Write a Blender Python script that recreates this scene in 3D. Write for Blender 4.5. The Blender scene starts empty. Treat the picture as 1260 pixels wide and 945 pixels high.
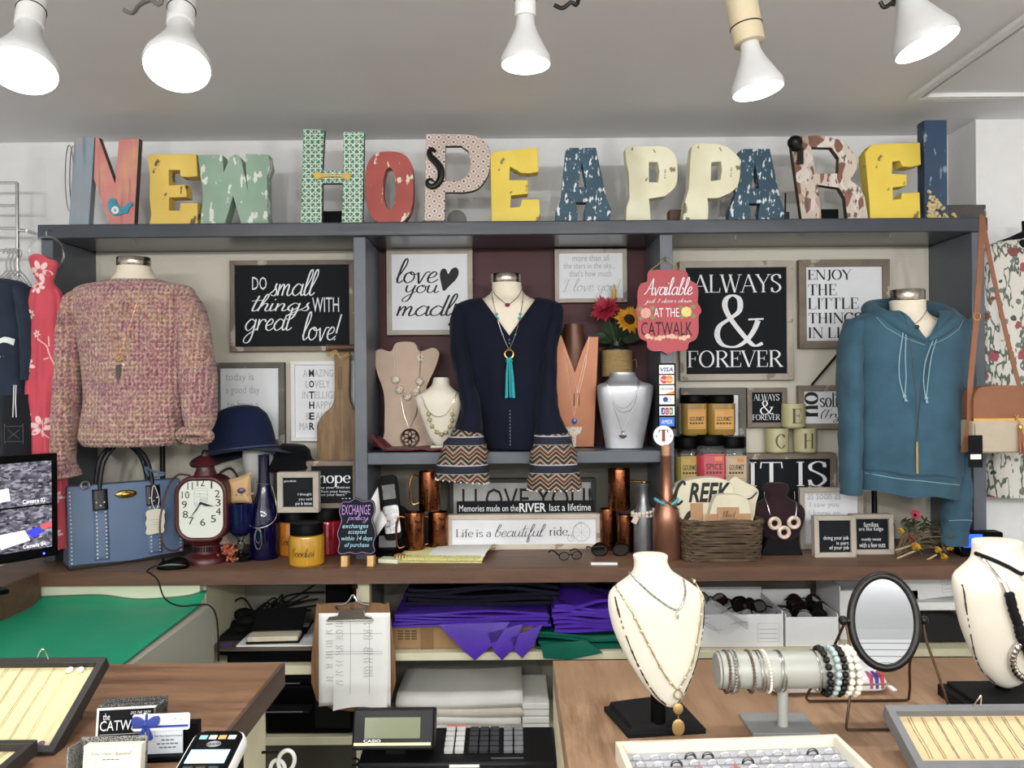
import bpy, bmesh, math, random
from mathutils import Vector as V, Matrix, Euler
from mathutils.geometry import tessellate_polygon
from mathutils.bvhtree import BVHTree
PI = math.pi
rnd = random.Random(7)
sc = bpy.context.scene
COL = sc.collection
# ------------------------------------------------------------------ camera, world, exposure
F = 990.0                      # focal length in pixels of the 1260 x 945 frame
ROLL = 0.0079
CZ = 1.5
cd = bpy.data.cameras.new('camera')
cd.sensor_width = 36.0
cd.lens = 36.0 * F / 1260.0
cd.clip_start = 0.02
cam = bpy.data.objects.new('camera', cd)
COL.objects.link(cam)
cam.matrix_world = Matrix.Translation((0, 0, CZ)) @ Matrix.Rotation(PI / 2, 4, 'X') @ Matrix.Rotation(-ROLL, 4, 'Z')
sc.camera = cam
w = bpy.data.worlds.new('world')
sc.world = w
w.use_nodes = True
w.node_tree.nodes['Background'].inputs[0].default_value = (0.9, 0.95, 1.0, 1)
w.node_tree.nodes['Background'].inputs[1].default_value = 0.25
sc.view_settings.view_transform = 'Standard'
sc.view_settings.look = 'None'
sc.view_settings.gamma = 1.0
sc.view_settings.use_curve_mapping = False
sc.view_settings.exposure = 0.0
sc.cycles.use_denoising = True
sc.cycles.max_bounces = 8
sc.cycles.sample_clamp_indirect = 6.0
LAMP_W = 11.5                  # power of each visible flood bulb
ROOM_W = 47.0                  # power of each unseen bulb added behind the camera as fill

def area(name, loc, rot, size, power, col=(1, 0.97, 0.93)):
    l = bpy.data.lights.new(name, 'AREA')
    l.shape = 'RECTANGLE'
    l.size, l.size_y = size
    l.energy = power
    l.color = col
    o = bpy.data.objects.new(name, l)
    COL.objects.link(o)
    o.location = loc
    o.rotation_euler = rot
    return o
# added broad fill light from behind the camera, with no window modelled there
area('front_fill_light', (0.2, -3.7, 1.6), (PI / 2, 0, 0), (4.5, 2.0), 6, (0.95, 0.98, 1.0))

# ------------------------------------------------------------------ pixel rays to points of the room
def ray(px, py):
    dx, dy = px - 630.0, 472.5 - py
    c, s = math.cos(ROLL), math.sin(ROLL)
    return V(((dx * c + dy * s) / F, 1.0, (-dx * s + dy * c) / F))
def PX(px, py, d):
    r = ray(px, py) * d
    return V((r.x, r.y, r.z + CZ))
ZC = 0.946                     # worktop height
def onto(px, py, z=ZC):
    r = ray(px, py)
    t = (z - CZ) / r.z
    return V((r.x * t, t, z))
class K:                       # a thing's base point and its scale: outline measures become metres at its own distance
    def __init__(s, bx, by, d=None, z=ZC, back=0.0):
        s.loc = onto(bx, by, z) if d is None else PX(bx, by, d)
        s.loc.y += back
        s.s = s.loc.y / F
        s.bx, s.by = bx, by
    def x(s, px): return (px - s.bx) * s.s
    def z(s, py): return (s.by - py) * s.s
    def p(s, px, py, y=0.0): return V((s.x(px), y, s.z(py)))
    def q(s, pts): return [(s.x(a), s.z(b)) for a, b in pts]

# ------------------------------------------------------------------ materials
def lin(h):
    h = h.lstrip('#')
    c = [int(h[i:i + 2], 16) / 255 for i in (0, 2, 4)]
    return tuple(x / 12.92 if x <= 0.04045 else ((x + 0.055) / 1.055) ** 2.4 for x in c) + (1.0,)
def mul(c, k): return (min(c[0] * k, 1), min(c[1] * k, 1), min(c[2] * k, 1), 1)
MAT = {}
class N:
    def __init__(s, name):
        s.m = bpy.data.materials.new(name)
        s.m.use_nodes = True
        s.t = s.m.node_tree
        s.b = s.t.nodes['Principled BSDF']
        s.tc = None
    def n(s, typ, **kw):
        o = s.t.nodes.new(typ)
        for k_, v_ in kw.items(): setattr(o, k_, v_)
        return o
    def l(s, a, b): s.t.links.new(a, b)
    def co(s, scale=(1, 1, 1), rot=(0, 0, 0)):
        if s.tc is None: s.tc = s.n('ShaderNodeTexCoord')
        m = s.n('ShaderNodeMapping')
        m.inputs['Scale'].default_value = scale
        m.inputs['Rotation'].default_value = rot
        s.l(s.tc.outputs['Object'], m.inputs[0])
        return m.outputs[0]
    def noise(s, scale, detail=3, stretch=(1, 1, 1), rough=.5):
        o = s.n('ShaderNodeTexNoise')
        o.inputs['Scale'].default_value = scale
        o.inputs['Detail'].default_value = detail
        o.inputs['Roughness'].default_value = rough
        s.l(s.co(stretch), o.inputs['Vector'])
        return o.outputs['Fac']
    def wave(s, scale, d='X', dist=0, rot=(0, 0, 0), prof='SIN'):
        o = s.n('ShaderNodeTexWave', bands_direction=d, wave_profile=prof)
        o.inputs['Scale'].default_value = scale
        o.inputs['Distortion'].default_value = dist
        s.l(s.co((1, 1, 1), rot), o.inputs['Vector'])
        return o.outputs['Fac']
    def voro(s, scale, stretch=(1, 1, 1), out='Distance', feature='F1'):
        o = s.n('ShaderNodeTexVoronoi', feature=feature)
        o.inputs['Scale'].default_value = scale
        s.l(s.co(stretch), o.inputs['Vector'])
        return o.outputs[out]
    def ramp(s, fac, stops, interp='LINEAR'):
        o = s.n('ShaderNodeValToRGB')
        o.color_ramp.interpolation = interp
        e = o.color_ramp.elements
        while len(e) < len(stops): e.new(0.5)
        for i, (p, c) in enumerate(stops):
            e[i].position = p
            e[i].color = lin(c) if isinstance(c, str) else c
        s.l(fac, o.inputs[0])
        return o.outputs[0]
    def mix(s, fac, a, b, mode='MIX'):
        o = s.n('ShaderNodeMix', data_type='RGBA', blend_type=mode)
        for sock, v_ in ((o.inputs[0], fac), (o.inputs[6], a), (o.inputs[7], b)):
            if isinstance(v_, str): sock.default_value = lin(v_)
            elif isinstance(v_, (float, int, tuple)): sock.default_value = v_
            else: s.l(v_, sock)
        return o.outputs[2]
    def math(s, op, a, b=0.5):
        o = s.n('ShaderNodeMath', operation=op)
        for i, v_ in enumerate((a, b)):
            if isinstance(v_, (int, float)): o.inputs[i].default_value = v_
            else: s.l(v_, o.inputs[i])
        return o.outputs[0]
    def bump(s, h, strength=.3, dist=.002):
        o = s.n('ShaderNodeBump')
        o.inputs['Strength'].default_value = strength
        o.inputs['Distance'].default_value = dist
        s.l(h, o.inputs['Height'])
        s.l(o.outputs[0], s.b.inputs['Normal'])
    def set(s, rough=.5, metal=0.0, **kw):
        s.b.inputs['Roughness'].default_value = rough
        s.b.inputs['Metallic'].default_value = metal
        for k_, v_ in kw.items():
            s.b.inputs[k_.replace('_', ' ')].default_value = v_
    def col(s, c):
        i = s.b.inputs['Base Color']
        if isinstance(c, str): i.default_value = lin(c)
        elif isinstance(c, tuple): i.default_value = c
        else: s.l(c, i)
def pm(name, hexc, rough=.5, metal=0.0, var=.07, scale=25, bump=0.0, bscale=300, emit=0.0, **kw):
    """plain material: base colour with slight procedural unevenness"""
    if name in MAT: return MAT[name]
    a = N(name)
    c = lin(hexc)
    if var: a.col(a.ramp(a.noise(scale), [(.3, mul(c, 1 - var)), (.7, mul(c, 1 + var))]))
    else: a.col(c)
    a.set(rough, metal, **kw)
    if bump: a.bump(a.noise(bscale, 4), bump)
    if emit:
        a.b.inputs['Emission Color'].default_value = c
        a.b.inputs['Emission Strength'].default_value = emit
    MAT[name] = a.m
    return a.m
def wood(name, c1, c2, rough=.5, axis=0, scale=6.0, bump=.15, c3=None):
    if name in MAT: return MAT[name]
    a = N(name)
    st = [1.0, 1.0, 1.0]
    st[axis] = .12
    n1 = a.noise(scale * 9, 8, tuple(st), .7)
    n2 = a.noise(scale, 2, (1, 1, 1))
    c = a.ramp(n1, [(.38, c1), (.6, c2)])
    if c3: c = a.mix(a.ramp(n2, [(.45, (0, 0, 0, 1)), (.65, (1, 1, 1, 1))]), c, c3)
    a.col(c)
    a.set(rough)
    a.bump(n1, bump)
    MAT[name] = a.m
    return a.m
def worn(name, base, chip, thr=.62, scale=40, stretch=(1, 1, .5), rough=.6, base2=None):
    """painted surface with flaked patches of another colour"""
    if name in MAT: return MAT[name]
    a = N(name)
    n1 = a.noise(scale, 3, stretch, .55)
    fac = a.ramp(n1, [(thr, (0, 0, 0, 1)), (thr + .03, (1, 1, 1, 1))])
    b = base
    if base2: b = a.ramp(a.noise(8, 3), [(.35, base), (.65, base2)])
    a.col(a.mix(fac, b, chip))
    a.set(rough)
    a.bump(n1, .2)
    MAT[name] = a.m
    return a.m
def cloth(name, c, rough=.85, var=.12, weave=900, bump=.25, sheen=.2):
    if name in MAT: return MAT[name]
    a = N(name)
    c = lin(c)
    n1 = a.noise(14, 4)
    a.col(a.ramp(n1, [(.3, mul(c, 1 - var)), (.7, mul(c, 1 + var))]))
    a.set(rough, Sheen_Weight=sheen * .4, Specular_IOR_Level=.12)
    a.bump(a.math('ADD', a.math('MULTIPLY', a.noise(weave, 2), .4), a.noise(30, 3)), bump, .004)
    MAT[name] = a.m
    return a.m
def glass(name, c, rough=.03, trans=1.0, ior=1.45):
    if name in MAT: return MAT[name]
    a = N(name)
    a.col(c)
    a.set(rough, 0, Transmission_Weight=trans, IOR=ior)
    MAT[name] = a.m
    return a.m

# ------------------------------------------------------------------ mesh builder
class MB:
    def __init__(s):
        s.v, s.f, s.mi, s.cur = [], [], [], 0
        s._bvh = None
    def add(s, vs, fs, M=None):
        b = len(s.v)
        for p in vs:
            p = V(p)
            s.v.append(M @ p if M is not None else p)
        for f in fs:
            s.f.append(tuple(b + i for i in f))
            s.mi.append(s.cur)
        return s
    def box(s, x0, x1, y0, y1, z0, z1, M=None):
        vs = [(x, y, z) for x in (x0, x1) for y in (y0, y1) for z in (z0, z1)]
        return s.add(vs, [(0, 1, 3, 2), (4, 6, 7, 5), (0, 4, 5, 1), (2, 3, 7, 6), (0, 2, 6, 4), (1, 5, 7, 3)], M)
    def rings(s, rs, caps=True, closed=False, M=None):
        n = len(rs[0])
        vs = [p for r in rs for p in r]
        fs = []
        m = len(rs)
        for i in range(m if closed else m - 1):
            for j in range(n):
                a, b = i * n, ((i + 1) % m) * n
                fs.append((a + j, a + (j + 1) % n, b + (j + 1) % n, b + j))
        if caps and not closed:
            fs.append(tuple(range(n)))
            fs.append(tuple((m - 1) * n + j for j in reversed(range(n))))
        return s.add(vs, fs, M)
    def lathe(s, prof, c=(0, 0, 0), n=24, M=None, sx=1, sy=1, caps=True):
        rs = []
        for r, z in prof:
            r = max(r, 1e-5)
            rs.append([(c[0] + r * sx * math.cos(2 * PI * j / n), c[1] + r * sy * math.sin(2 * PI * j / n), c[2] + z) for j in range(n)])
        return s.rings(rs, caps, False, M)
    def tube(s, pts, r, n=8, closed=False, caps=True, M=None):
        pts = [V(p) for p in pts]
        m = len(pts)
        rr = r if isinstance(r, (list, tuple)) else [r] * m
        rs, up = [], None
        for i in range(m):
            a = pts[(i - 1) % m] if (closed or i > 0) else pts[i]
            b = pts[(i + 1) % m] if (closed or i < m - 1) else pts[i]
            t = (b - a)
            t = t.normalized() if t.length > 1e-9 else V((0, 0, 1))
            if up is None:
                up = t.orthogonal().normalized()
            else:
                up = up - t * up.dot(t)
                up = up.normalized() if up.length > 1e-6 else t.orthogonal().normalized()
            w_ = t.cross(up)
            rs.append([pts[i] + (up * math.cos(2 * PI * j / n) + w_ * math.sin(2 * PI * j / n)) * rr[i] for j in range(n)])
        return s.rings(rs, caps, closed, M)
    def ring(s, c, R, r, axis='Y', n=24, m=8, sx=1, sz=1, M=None):
        c = V(c)
        pts = []
        for j in range(n):
            a, b = R * sx * math.cos(2 * PI * j / n), R * sz * math.sin(2 * PI * j / n)
            pts.append(c + (V((a, 0, b)) if axis == 'Y' else V((a, b, 0)) if axis == 'Z' else V((0, a, b))))
        return s.tube(pts, r, m, True, M=M)
    def sph(s, c, r, n=12, m=8, M=None):
        rx, ry, rz = r if isinstance(r, (tuple, list)) else (r, r, r)
        rs = []
        for i in range(m + 1):
            t = PI * i / m
            q = max(math.sin(t), 1e-3)
            rs.append([(c[0] + rx * q * math.cos(2 * PI * j / n), c[1] + ry * q * math.sin(2 * PI * j / n), c[2] + rz * math.cos(t)) for j in range(n)])
        return s.rings(rs, True, False, M)
    def prism(s, out, y0, y1, holes=(), M=None):
        loops = [list(out)] + [list(h) for h in holes]
        flat = [p for l_ in loops for p in l_]
        tris = tessellate_polygon([[V((a, b, 0)) for a, b in l_] for l_ in loops])
        n = len(flat)
        vs = [(a, y0, b) for a, b in flat] + [(a, y1, b) for a, b in flat]
        fs = [tuple(t) for t in tris] + [tuple(n + i for i in reversed(t)) for t in tris]
        o = 0
        for l_ in loops:
            m = len(l_)
            for j in range(m):
                a, b = o + j, o + (j + 1) % m
                fs.append((a, b, n + b, n + a))
            o += m
        return s.add(vs, fs, M)
    def flat(s, out, y=0.0, holes=(), M=None):
        loops = [list(out)] + [list(h) for h in holes]
        tris = tessellate_polygon([[V((a, b, 0)) for a, b in l_] for l_ in loops])
        return s.add([(a, y, b) for l_ in loops for a, b in l_], [tuple(t) for t in tris], M)
    def stroke(s, pts, wid, y=0.0, M=None, closed=False, dy=0.0):
        """flat ribbon in the xz plane; wid is a number or a function of the direction"""
        m = len(pts)
        vs, fs = [], []
        for i in range(m):
            a = pts[(i - 1) % m] if (closed or i > 0) else pts[i]
            b = pts[(i + 1) % m] if (closed or i < m - 1) else pts[i]
            dx, dz = b[0] - a[0], b[1] - a[1]
            L = math.hypot(dx, dz) or 1
            dx, dz = dx / L, dz / L
            h = (wid(dx, dz) if callable(wid) else wid) / 2
            vs += [(pts[i][0] - dz * h, y + dy * i, pts[i][1] + dx * h), (pts[i][0] + dz * h, y + dy * i, pts[i][1] - dx * h)]
        for i in range(m if closed else m - 1):
            j = (i + 1) % m
            fs.append((2 * i, 2 * i + 1, 2 * j + 1, 2 * j))
        return s.add(vs, fs, M)
    def grid(s, fn, nu, nv, cu=False, M=None):
        vs = [fn(i / (nu if cu else nu - 1), j / (nv - 1)) for j in range(nv) for i in range(nu)]
        fs = []
        for j in range(nv - 1):
            for i in range(nu if cu else nu - 1):
                a, b = j * nu + i, j * nu + (i + 1) % nu
                fs.append((a, b, b + nu, a + nu))
        return s.add(vs, fs, M)
    def front(s, x, z, dflt=0.0):
        """depth of the surface met when looking along +y at (x, z)"""
        if s._bvh is None: s._bvh = BVHTree.FromPolygons([tuple(p) for p in s.v], s.f)
        h = s._bvh.ray_cast(V((x, -9, z)), V((0, 1, 0)))[0]
        return h.y if h is not None else dflt
    def drape(s, pts, off=.002):
        out, last = [], None
        for x, z in pts:
            y = s.front(x, z, None)
            if y is None: y = last if last is not None else 0.0
            last = y
            out.append(V((x, y - off, z)))
        return out
def smooth(pts, k=6, closed=False):
    """Catmull-Rom through the points"""
    pts = [V(p) for p in pts]
    m = len(pts)
    if m < 3 and not closed: return pts
    out = []
    for i in range(m if closed else m - 1):
        g = lambda q: pts[q % m] if closed else pts[min(max(q, 0), m - 1)]
        a, b, c, d = g(i - 1), g(i), g(i + 1), g(i + 2)
        for j in range(k):
            t = j / k
            out.append(.5 * ((2 * b) + (c - a) * t + (2 * a - 5 * b + 4 * c - d) * t * t + (3 * b - a - 3 * c + d) * t ** 3))
    if not closed: out.append(pts[-1])
    return out
def sm2(pts, k=6, closed=False):
    return [(p.x, p.y) for p in smooth([(a, b, 0) for a, b in pts], k, closed)]
def ell(cx, cz, rx, rz, n=28, a0=0, a1=2 * PI):
    full = abs(a1 - a0 - 2 * PI) < 1e-6
    return [(cx + rx * math.cos(a0 + (a1 - a0) * i / (n if full else n - 1)), cz + rz * math.sin(a0 + (a1 - a0) * i / (n if full else n - 1))) for i in range(n)]
def rrect(x0, z0, x1, z1, r, n=5):
    out = []
    for cx, cz, a in ((x1 - r, z1 - r, 0), (x0 + r, z1 - r, 90), (x0 + r, z0 + r, 180), (x1 - r, z0 + r, 270)):
        for i in range(n + 1):
            t = math.radians(a + 90 * i / n)
            out.append((cx + r * math.cos(t), cz + r * math.sin(t)))
    return out
def body(k, rows, n=36, pw=2.0, fold=0, folds=9, seed=0, caps=True, mb=None):
    """closed body of level rings; a row is (py, left px, right px, half depth m, centre y m)"""
    mb = mb or MB()
    rs = []
    r_ = random.Random(seed)
    ph = [r_.uniform(0, 6.28) for _ in range(4)]
    for i, row in enumerate(rows):
        py, xl, xr, ry = row[:4]
        yc = row[4] if len(row) > 4 else 0.0
        cx, rx, z = k.x((xl + xr) / 2), (xr - xl) / 2 * k.s, k.z(py)
        ring = []
        for j in range(n):
            t = 2 * PI * j / n
            c, s_ = math.cos(t), math.sin(t)
            c = math.copysign(abs(c) ** (2 / pw), c)
            s_ = math.copysign(abs(s_) ** (2 / pw), s_)
            g = 1 + fold * (math.sin(folds * t + ph[0] + z * 9) * .6 + math.sin((folds + 4) * t + ph[1] - z * 14) * .4) * min(1.0, i / max(1, len(rows) - 1) * 1.6)
            ring.append((cx + rx * c * (1 + (g - 1) * .35), yc + ry * s_ * g, z))
        rs.append(ring)
    return mb.rings(rs, caps)
def limb(k, pts, n=18, fold=0.0, seed=0, caps=True, mb=None):
    """sleeve or strap: path of (px, py, y m, half width px, half depth m)"""
    mb = mb or MB()
    P = [k.p(p[0], p[1], p[2]) for p in pts]
    r_ = random.Random(seed)
    ph = r_.uniform(0, 6.28)
    rs = []
    for i, p in enumerate(P):
        a, b = P[max(i - 1, 0)], P[min(i + 1, len(P) - 1)]
        t = (b - a).normalized()
        nn = V((-t.z, 0, t.x)).normalized()
        ring = []
        for j in range(n):
            u = 2 * PI * j / n
            g = 1 + fold * math.sin(4 * u + ph + i * 1.3) + fold * .6 * math.sin(7 * u - i * 2.1)
            ring.append(p + nn * (pts[i][3] * k.s * math.cos(u) * g) + V((0, pts[i][4] * math.sin(u) * g, 0)))
        rs.append(ring)
    return mb.rings(rs, caps)
def refine(rows, k=3):
    """more rows by smooth interpolation"""
    m = len(rows[0])
    out = []
    for i in range(len(rows) - 1):
        g = lambda q: rows[min(max(q, 0), len(rows) - 1)]
        a, b, c, d = g(i - 1), g(i), g(i + 1), g(i + 2)
        for j in range(k):
            t = j / k
            out.append(tuple(.5 * (2 * b[e] + (c[e] - a[e]) * t + (2 * a[e] - 5 * b[e] + 4 * c[e] - d[e]) * t * t + (3 * b[e] - a[e] - 3 * c[e] + d[e]) * t ** 3) for e in range(m)))
    out.append(tuple(rows[-1]))
    return out

# ------------------------------------------------------------------ objects
def tag(o, label, cat, group=None):
    o['label'] = label
    o['category'] = cat
    if group: o['group'] = group
    return o
def obj(name, mb, mats, parent=None, loc=None, rot=None, bev=0.0, sub=0, flat=False, label=None):
    me = bpy.data.meshes.new(name)
    me.from_pydata([tuple(p) for p in mb.v], [], mb.f)
    if not isinstance(mats, (list, tuple)): mats = [mats]
    for m in mats: me.materials.append(m)
    if len(mats) > 1: me.polygons.foreach_set('material_index', mb.mi)
    bm = bmesh.new()
    bm.from_mesh(me)
    bmesh.ops.recalc_face_normals(bm, faces=bm.faces)
    bm.to_mesh(me)
    bm.free()
    if not flat:
        me.polygons.foreach_set('use_smooth', [True] * len(me.polygons))
        me.set_sharp_from_angle(angle=math.radians(38))
    o = bpy.data.objects.new(name, me)
    COL.objects.link(o)
    if parent is not None: o.parent = parent
    if loc is not None: o.location = loc
    if rot is not None: o.rotation_euler = rot
    if bev:
        b = o.modifiers.new('bevel', 'BEVEL')
        b.width = bev
        b.segments = 2
        b.limit_method = 'ANGLE'
        b.angle_limit = math.radians(40)
    if sub:
        b = o.modifiers.new('sub', 'SUBSURF')
        b.levels = b.render_levels = sub
    if label: o['label'] = label
    return o
def thing(name, label, cat, loc=(0, 0, 0), rz=0.0, group=None, rx=0.0, ry=0.0):
    o = bpy.data.objects.new(name, None)
    o.empty_display_size = .02
    COL.objects.link(o)
    o.location = loc
    o.rotation_euler = (rx, ry, rz)
    return tag(o, label, cat, group)
def solo(name, mb, mats, label, cat, loc=(0, 0, 0), rot=(0, 0, 0), group=None, **kw):
    return tag(obj(name, mb, mats, None, loc, rot, **kw), label, cat, group)
def struct(name, mb, m, parent=None, **kw):
    o = obj(name, mb, m, parent, **kw)
    if parent is None: o['kind'] = 'structure'
    return o

# ------------------------------------------------------------------ lettering
SERIF = {
'A': (.74, 't .05,0 .36,1|T .36,1 .68,0|t .17,.36 .5,.36|s .05,0|s .68,0'), 'L': (.6, 'T .14,0 .14,1|t .14,.02 .54,.02|t .54,0 .56,.25|s .14,1|s .14,.02'),
'W': (.98, 'T .05,1 .28,0|t .28,0 .5,1|T .45,1 .68,0|t .68,0 .92,1|s .05,1|s .47,1|s .92,1'), 'Y': (.68, 'T .05,1 .34,.45|t .62,1 .34,.45|T .34,.45 .34,0|s .05,1|s .62,1|s .34,0'),
'S': (.55, 'c .47,.78 .44,.93 .28,1 .1,.88 .1,.68 .27,.54 .44,.38 .46,.18 .28,0 .12,.06 .06,.25|t .48,.98 .48,.76|t .05,.02 .05,.25'), 'F': (.57, 'T .14,0 .14,1|t .14,.98 .52,.98|t .52,1 .53,.76|t .14,.52 .4,.52|t .4,.63 .4,.41|s .14,0|s .14,1'),
'O': (.78, 'e .38,.5,.32,.5'), 'R': (.68, 'T .14,0 .14,1|c .14,.98 .4,.98 .54,.76 .4,.53 .14,.5|T .32,.5 .62,0|s .14,0|s .14,1|s .62,0'),
'E': (.6, 'T .14,0 .14,1|t .14,.98 .52,.98|t .52,1 .53,.76|t .14,.52 .4,.52|t .4,.63 .4,.41|s .14,0|s .14,1|t .14,.02 .54,.02|t .54,0 .56,.25'), 'V': (.68, 'T .05,1 .35,0|t .35,0 .64,1|s .05,1|s .64,1'),
'N': (.78, 't .1,0 .1,1|T .1,1 .65,0|t .65,0 .65,1|s .1,0|s .1,1|s .65,1'), 'J': (.4, 'T .25,1 .25,.1|c .25,.15 .17,-.08 .02,-.06|s .25,1'),
'T': (.66, 'T .32,0 .32,1|t .04,.98 .6,.98|t .05,1 .03,.74|t .59,1 .61,.74|s .32,0'), 'H': (.74, 'T .14,0 .14,1|T .58,0 .58,1|t .14,.52 .58,.52|s .14,0|s .14,1|s .58,0|s .58,1'),
'I': (.34, 'T .16,0 .16,1|s .16,0|s .16,1'), 'G': (.7, 'c .6,.78 .46,.98 .3,1 .08,.75 .08,.3 .3,0 .46,.02 .6,.12|T .6,0 .6,.4|s .6,.4|t .61,.98 .61,.74'),
'C': (.66, 'c .58,.78 .46,.98 .3,1 .08,.72 .08,.3 .3,0 .48,.02 .6,.22|t .6,.98 .6,.74'),
'&': (.92, 'c .8,.5 .72,.3 .58,.1 .38,-.02 .15,.02 .05,.2 .1,.4 .3,.55 .46,.7 .46,.92 .34,1 .22,.93 .2,.76 .32,.5 .6,.12 .74,0 .88,.05|t .62,.52 .9,.53'),
'h': (.54, 'T .1,0 .1,1|c .1,.42 .24,.61 .38,.59 .42,.42|T .42,.44 .42,0|s .1,0|s .42,0'), 'o': (.52, 'e .25,.31,.2,.31'), 'p': (.56, 'T .1,-.35 .1,.64|e .29,.31,.19,.31|s .1,-.35'),
'e': (.5, 't .08,.34 .44,.34|c .44,.34 .42,.55 .26,.62 .08,.45 .08,.18 .26,0 .44,.12'), 's': (.43, 'c .36,.5 .25,.62 .1,.52 .12,.4 .32,.26 .36,.1 .22,0 .06,.1'), 'l': (.24, 'T .1,0 .1,1|s .1,0'),
'i': (.24, 'T .1,0 .1,.62|s .1,0|e .1,.85,.03,.03'), 'n': (.56, 'T .1,0 .1,.62|c .1,.42 .24,.61 .38,.59 .42,.42|T .42,.44 .42,0|s .1,0|s .42,0'), 'f': (.32, 'T .14,0 .14,.75|c .14,.74 .2,.98 .36,.95|t 0,.6 .3,.6|s .14,0'),
'a': (.5, 'c .1,.5 .25,.63 .38,.55 .39,.4|T .39,.45 .39,0|c .39,.38 .15,.34 .06,.15 .2,0 .39,.12'), 'r': (.38, 'T .1,0 .1,.62|c .1,.4 .2,.6 .34,.58|s .1,0'), 'd': (.54, 'T .42,0 .42,1|e .25,.31,.18,.31|s .42,0'),
'c': (.46, 'c .4,.5 .26,.62 .08,.45 .08,.18 .26,0 .42,.12'), 't': (.34, 'T .14,.85 .14,.08|c .14,.1 .2,0 .32,.06|t .02,.6 .3,.6'), '.': (.2, 'e .07,.04,.03,.03'), ' ': (.28, '')}
SCRIPT = {
'a': (1.02, '.8,.8 .45,1 .1,.6 .1,.2 .4,0 .8,.4 .85,1|.85,1 .8,.3 .92,0 1.15,.25'), 'b': (.9, '.1,.6 .55,1.8 .45,2.2 .28,1.8 .12,.3 .4,0 .72,.3 .68,.8 .45,.85 .9,.75'), 'c': (.8, '.7,.8 .45,1 .1,.6 .15,.15 .5,0 .85,.25'),
'd': (1.1, '.8,.8 .45,1 .1,.6 .1,.2 .4,0 .8,.4 1,2.1|1,2.1 .85,.3 .98,0 1.2,.25'), 'e': (.75, '.05,.4 .5,.55 .62,.85 .4,1 .12,.6 .15,.15 .45,0 .85,.3'), 'f': (.65, '.1,.3 .55,1.6 .6,2.1 .42,2.2 .3,1.5 .12,-.6 .2,-1 .4,-.8 .3,-.1 .7,.3'),
'g': (1.05, '.8,.8 .45,1 .1,.6 .1,.2 .4,0 .8,.5 .85,1|.85,1 .75,-.6 .45,-1.1 .12,-.9 .35,-.4 1.15,.2'), 'h': (.95, '.05,.3 .5,1.7 .45,2.2 .28,1.8 .08,0|.1,.3 .42,.95 .68,.85 .62,.2 .78,0 1.05,.25'), 'i': (.42, '.1,1 .05,.2 .2,0 .45,.3|.18,1.4 .22,1.55'),
'j': (.45, '.3,1 .2,-.7 -.1,-1 -.25,-.8 .1,-.2 .5,.2|.36,1.4 .4,1.55'), 'l': (.47, '.0,.3 .45,1.6 .42,2.2 .22,1.9 .08,.4 .22,0 .5,.25'), 'm': (1.25, '.1,1 .08,0|.1,.4 .35,.95 .5,.8 .46,0|.48,.4 .75,.95 .92,.8 .88,.15 1.05,0 1.3,.25'),
'n': (.95, '.1,1 .08,0|.1,.4 .4,.95 .62,.8 .58,.15 .75,0 1,.25'), 'o': (.9, '.5,1 .15,.8 .1,.3 .4,0 .75,.3 .72,.8 .5,1 .48,.82 .7,.75 1,.85'), 'p': (.95, '.15,1 .05,-1.1|.1,.5 .4,1 .75,.8 .7,.2 .4,0 .15,.2'),
'r': (.7, '.1,1 .08,0|.1,.4 .3,.9 .6,.95 .68,.75'), 's': (.65, '.0,.15 .35,.5 .48,1.05|.48,1.05 .4,.75 .6,.3 .45,0 .1,.08'), 't': (.52, '.32,2 .15,.3 .3,0 .6,.25|-.15,1.3 .65,1.42'),
'u': (.95, '.1,1 .08,.3 .3,0 .6,.3 .7,1|.7,1 .68,.2 .85,0 1.05,.25'), 'v': (.8, '.1,.95 .28,.1 .38,0 .65,.9 .95,.95'), 'w': (1.1, '.1,1 .12,.2 .3,0 .55,.8|.55,.8 .6,.1 .75,0 1.0,.9 1.2,.95'),
'y': (.9, '.1,1 .1,.4 .3,.1 .6,.4 .75,1|.75,1 .6,-.7 .3,-1.1 .05,-.9 .3,-.4 1,.2'), 'I': (.95, '.0,1.5 .3,1.95 .9,2.0|.55,1.95 .45,1.0 .35,.1 .1,-.1|.0,0 .7,.05'), 'A': (1.35, '-.1,.1 .3,.5 .95,2.1|.95,2.1 1.05,.3 1.2,0 1.4,.25|.35,.8 1.25,.85'),
'7': (.8, '.05,1.7 .7,1.75 .3,0'), '!': (.4, '.28,2 .1,.5|.06,.1 .05,-.02'), ' ': (.6, ''), 'N': (1.3, '.1,0 .25,1.9|.25,1.9 .85,.05|.85,.05 1.05,1.95'), 'H': (1.2, '.1,0 .3,1.9|.75,0 .95,1.9|.1,1 .95,1.05'),
'P': (1.0, '.2,0 .3,1.9|.1,1.7 .6,2 .9,1.6 .7,1.1 .25,1'), '.': (.3, '.08,.1 .08,0'), 'G': (1.05, '.85,1.6 .5,2 .12,1.3 .15,.4 .5,0 .85,.4 .88,.95 .5,.9'), 'T': (.95, '0,1.85 .95,2|.5,1.95 .4,1 .35,0'), '(': (.45, '.4,2.1 .1,1 .3,-.2'), ')': (.45, '.0,2.1 .3,1 .0,-.2'), 'C': (1.0, '.85,1.7 .55,2 .15,1.4 .15,.4 .5,0 .9,.35')}
def nums(t): return [tuple(float(q) for q in p.split(',')) for p in t.split()]
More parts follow.
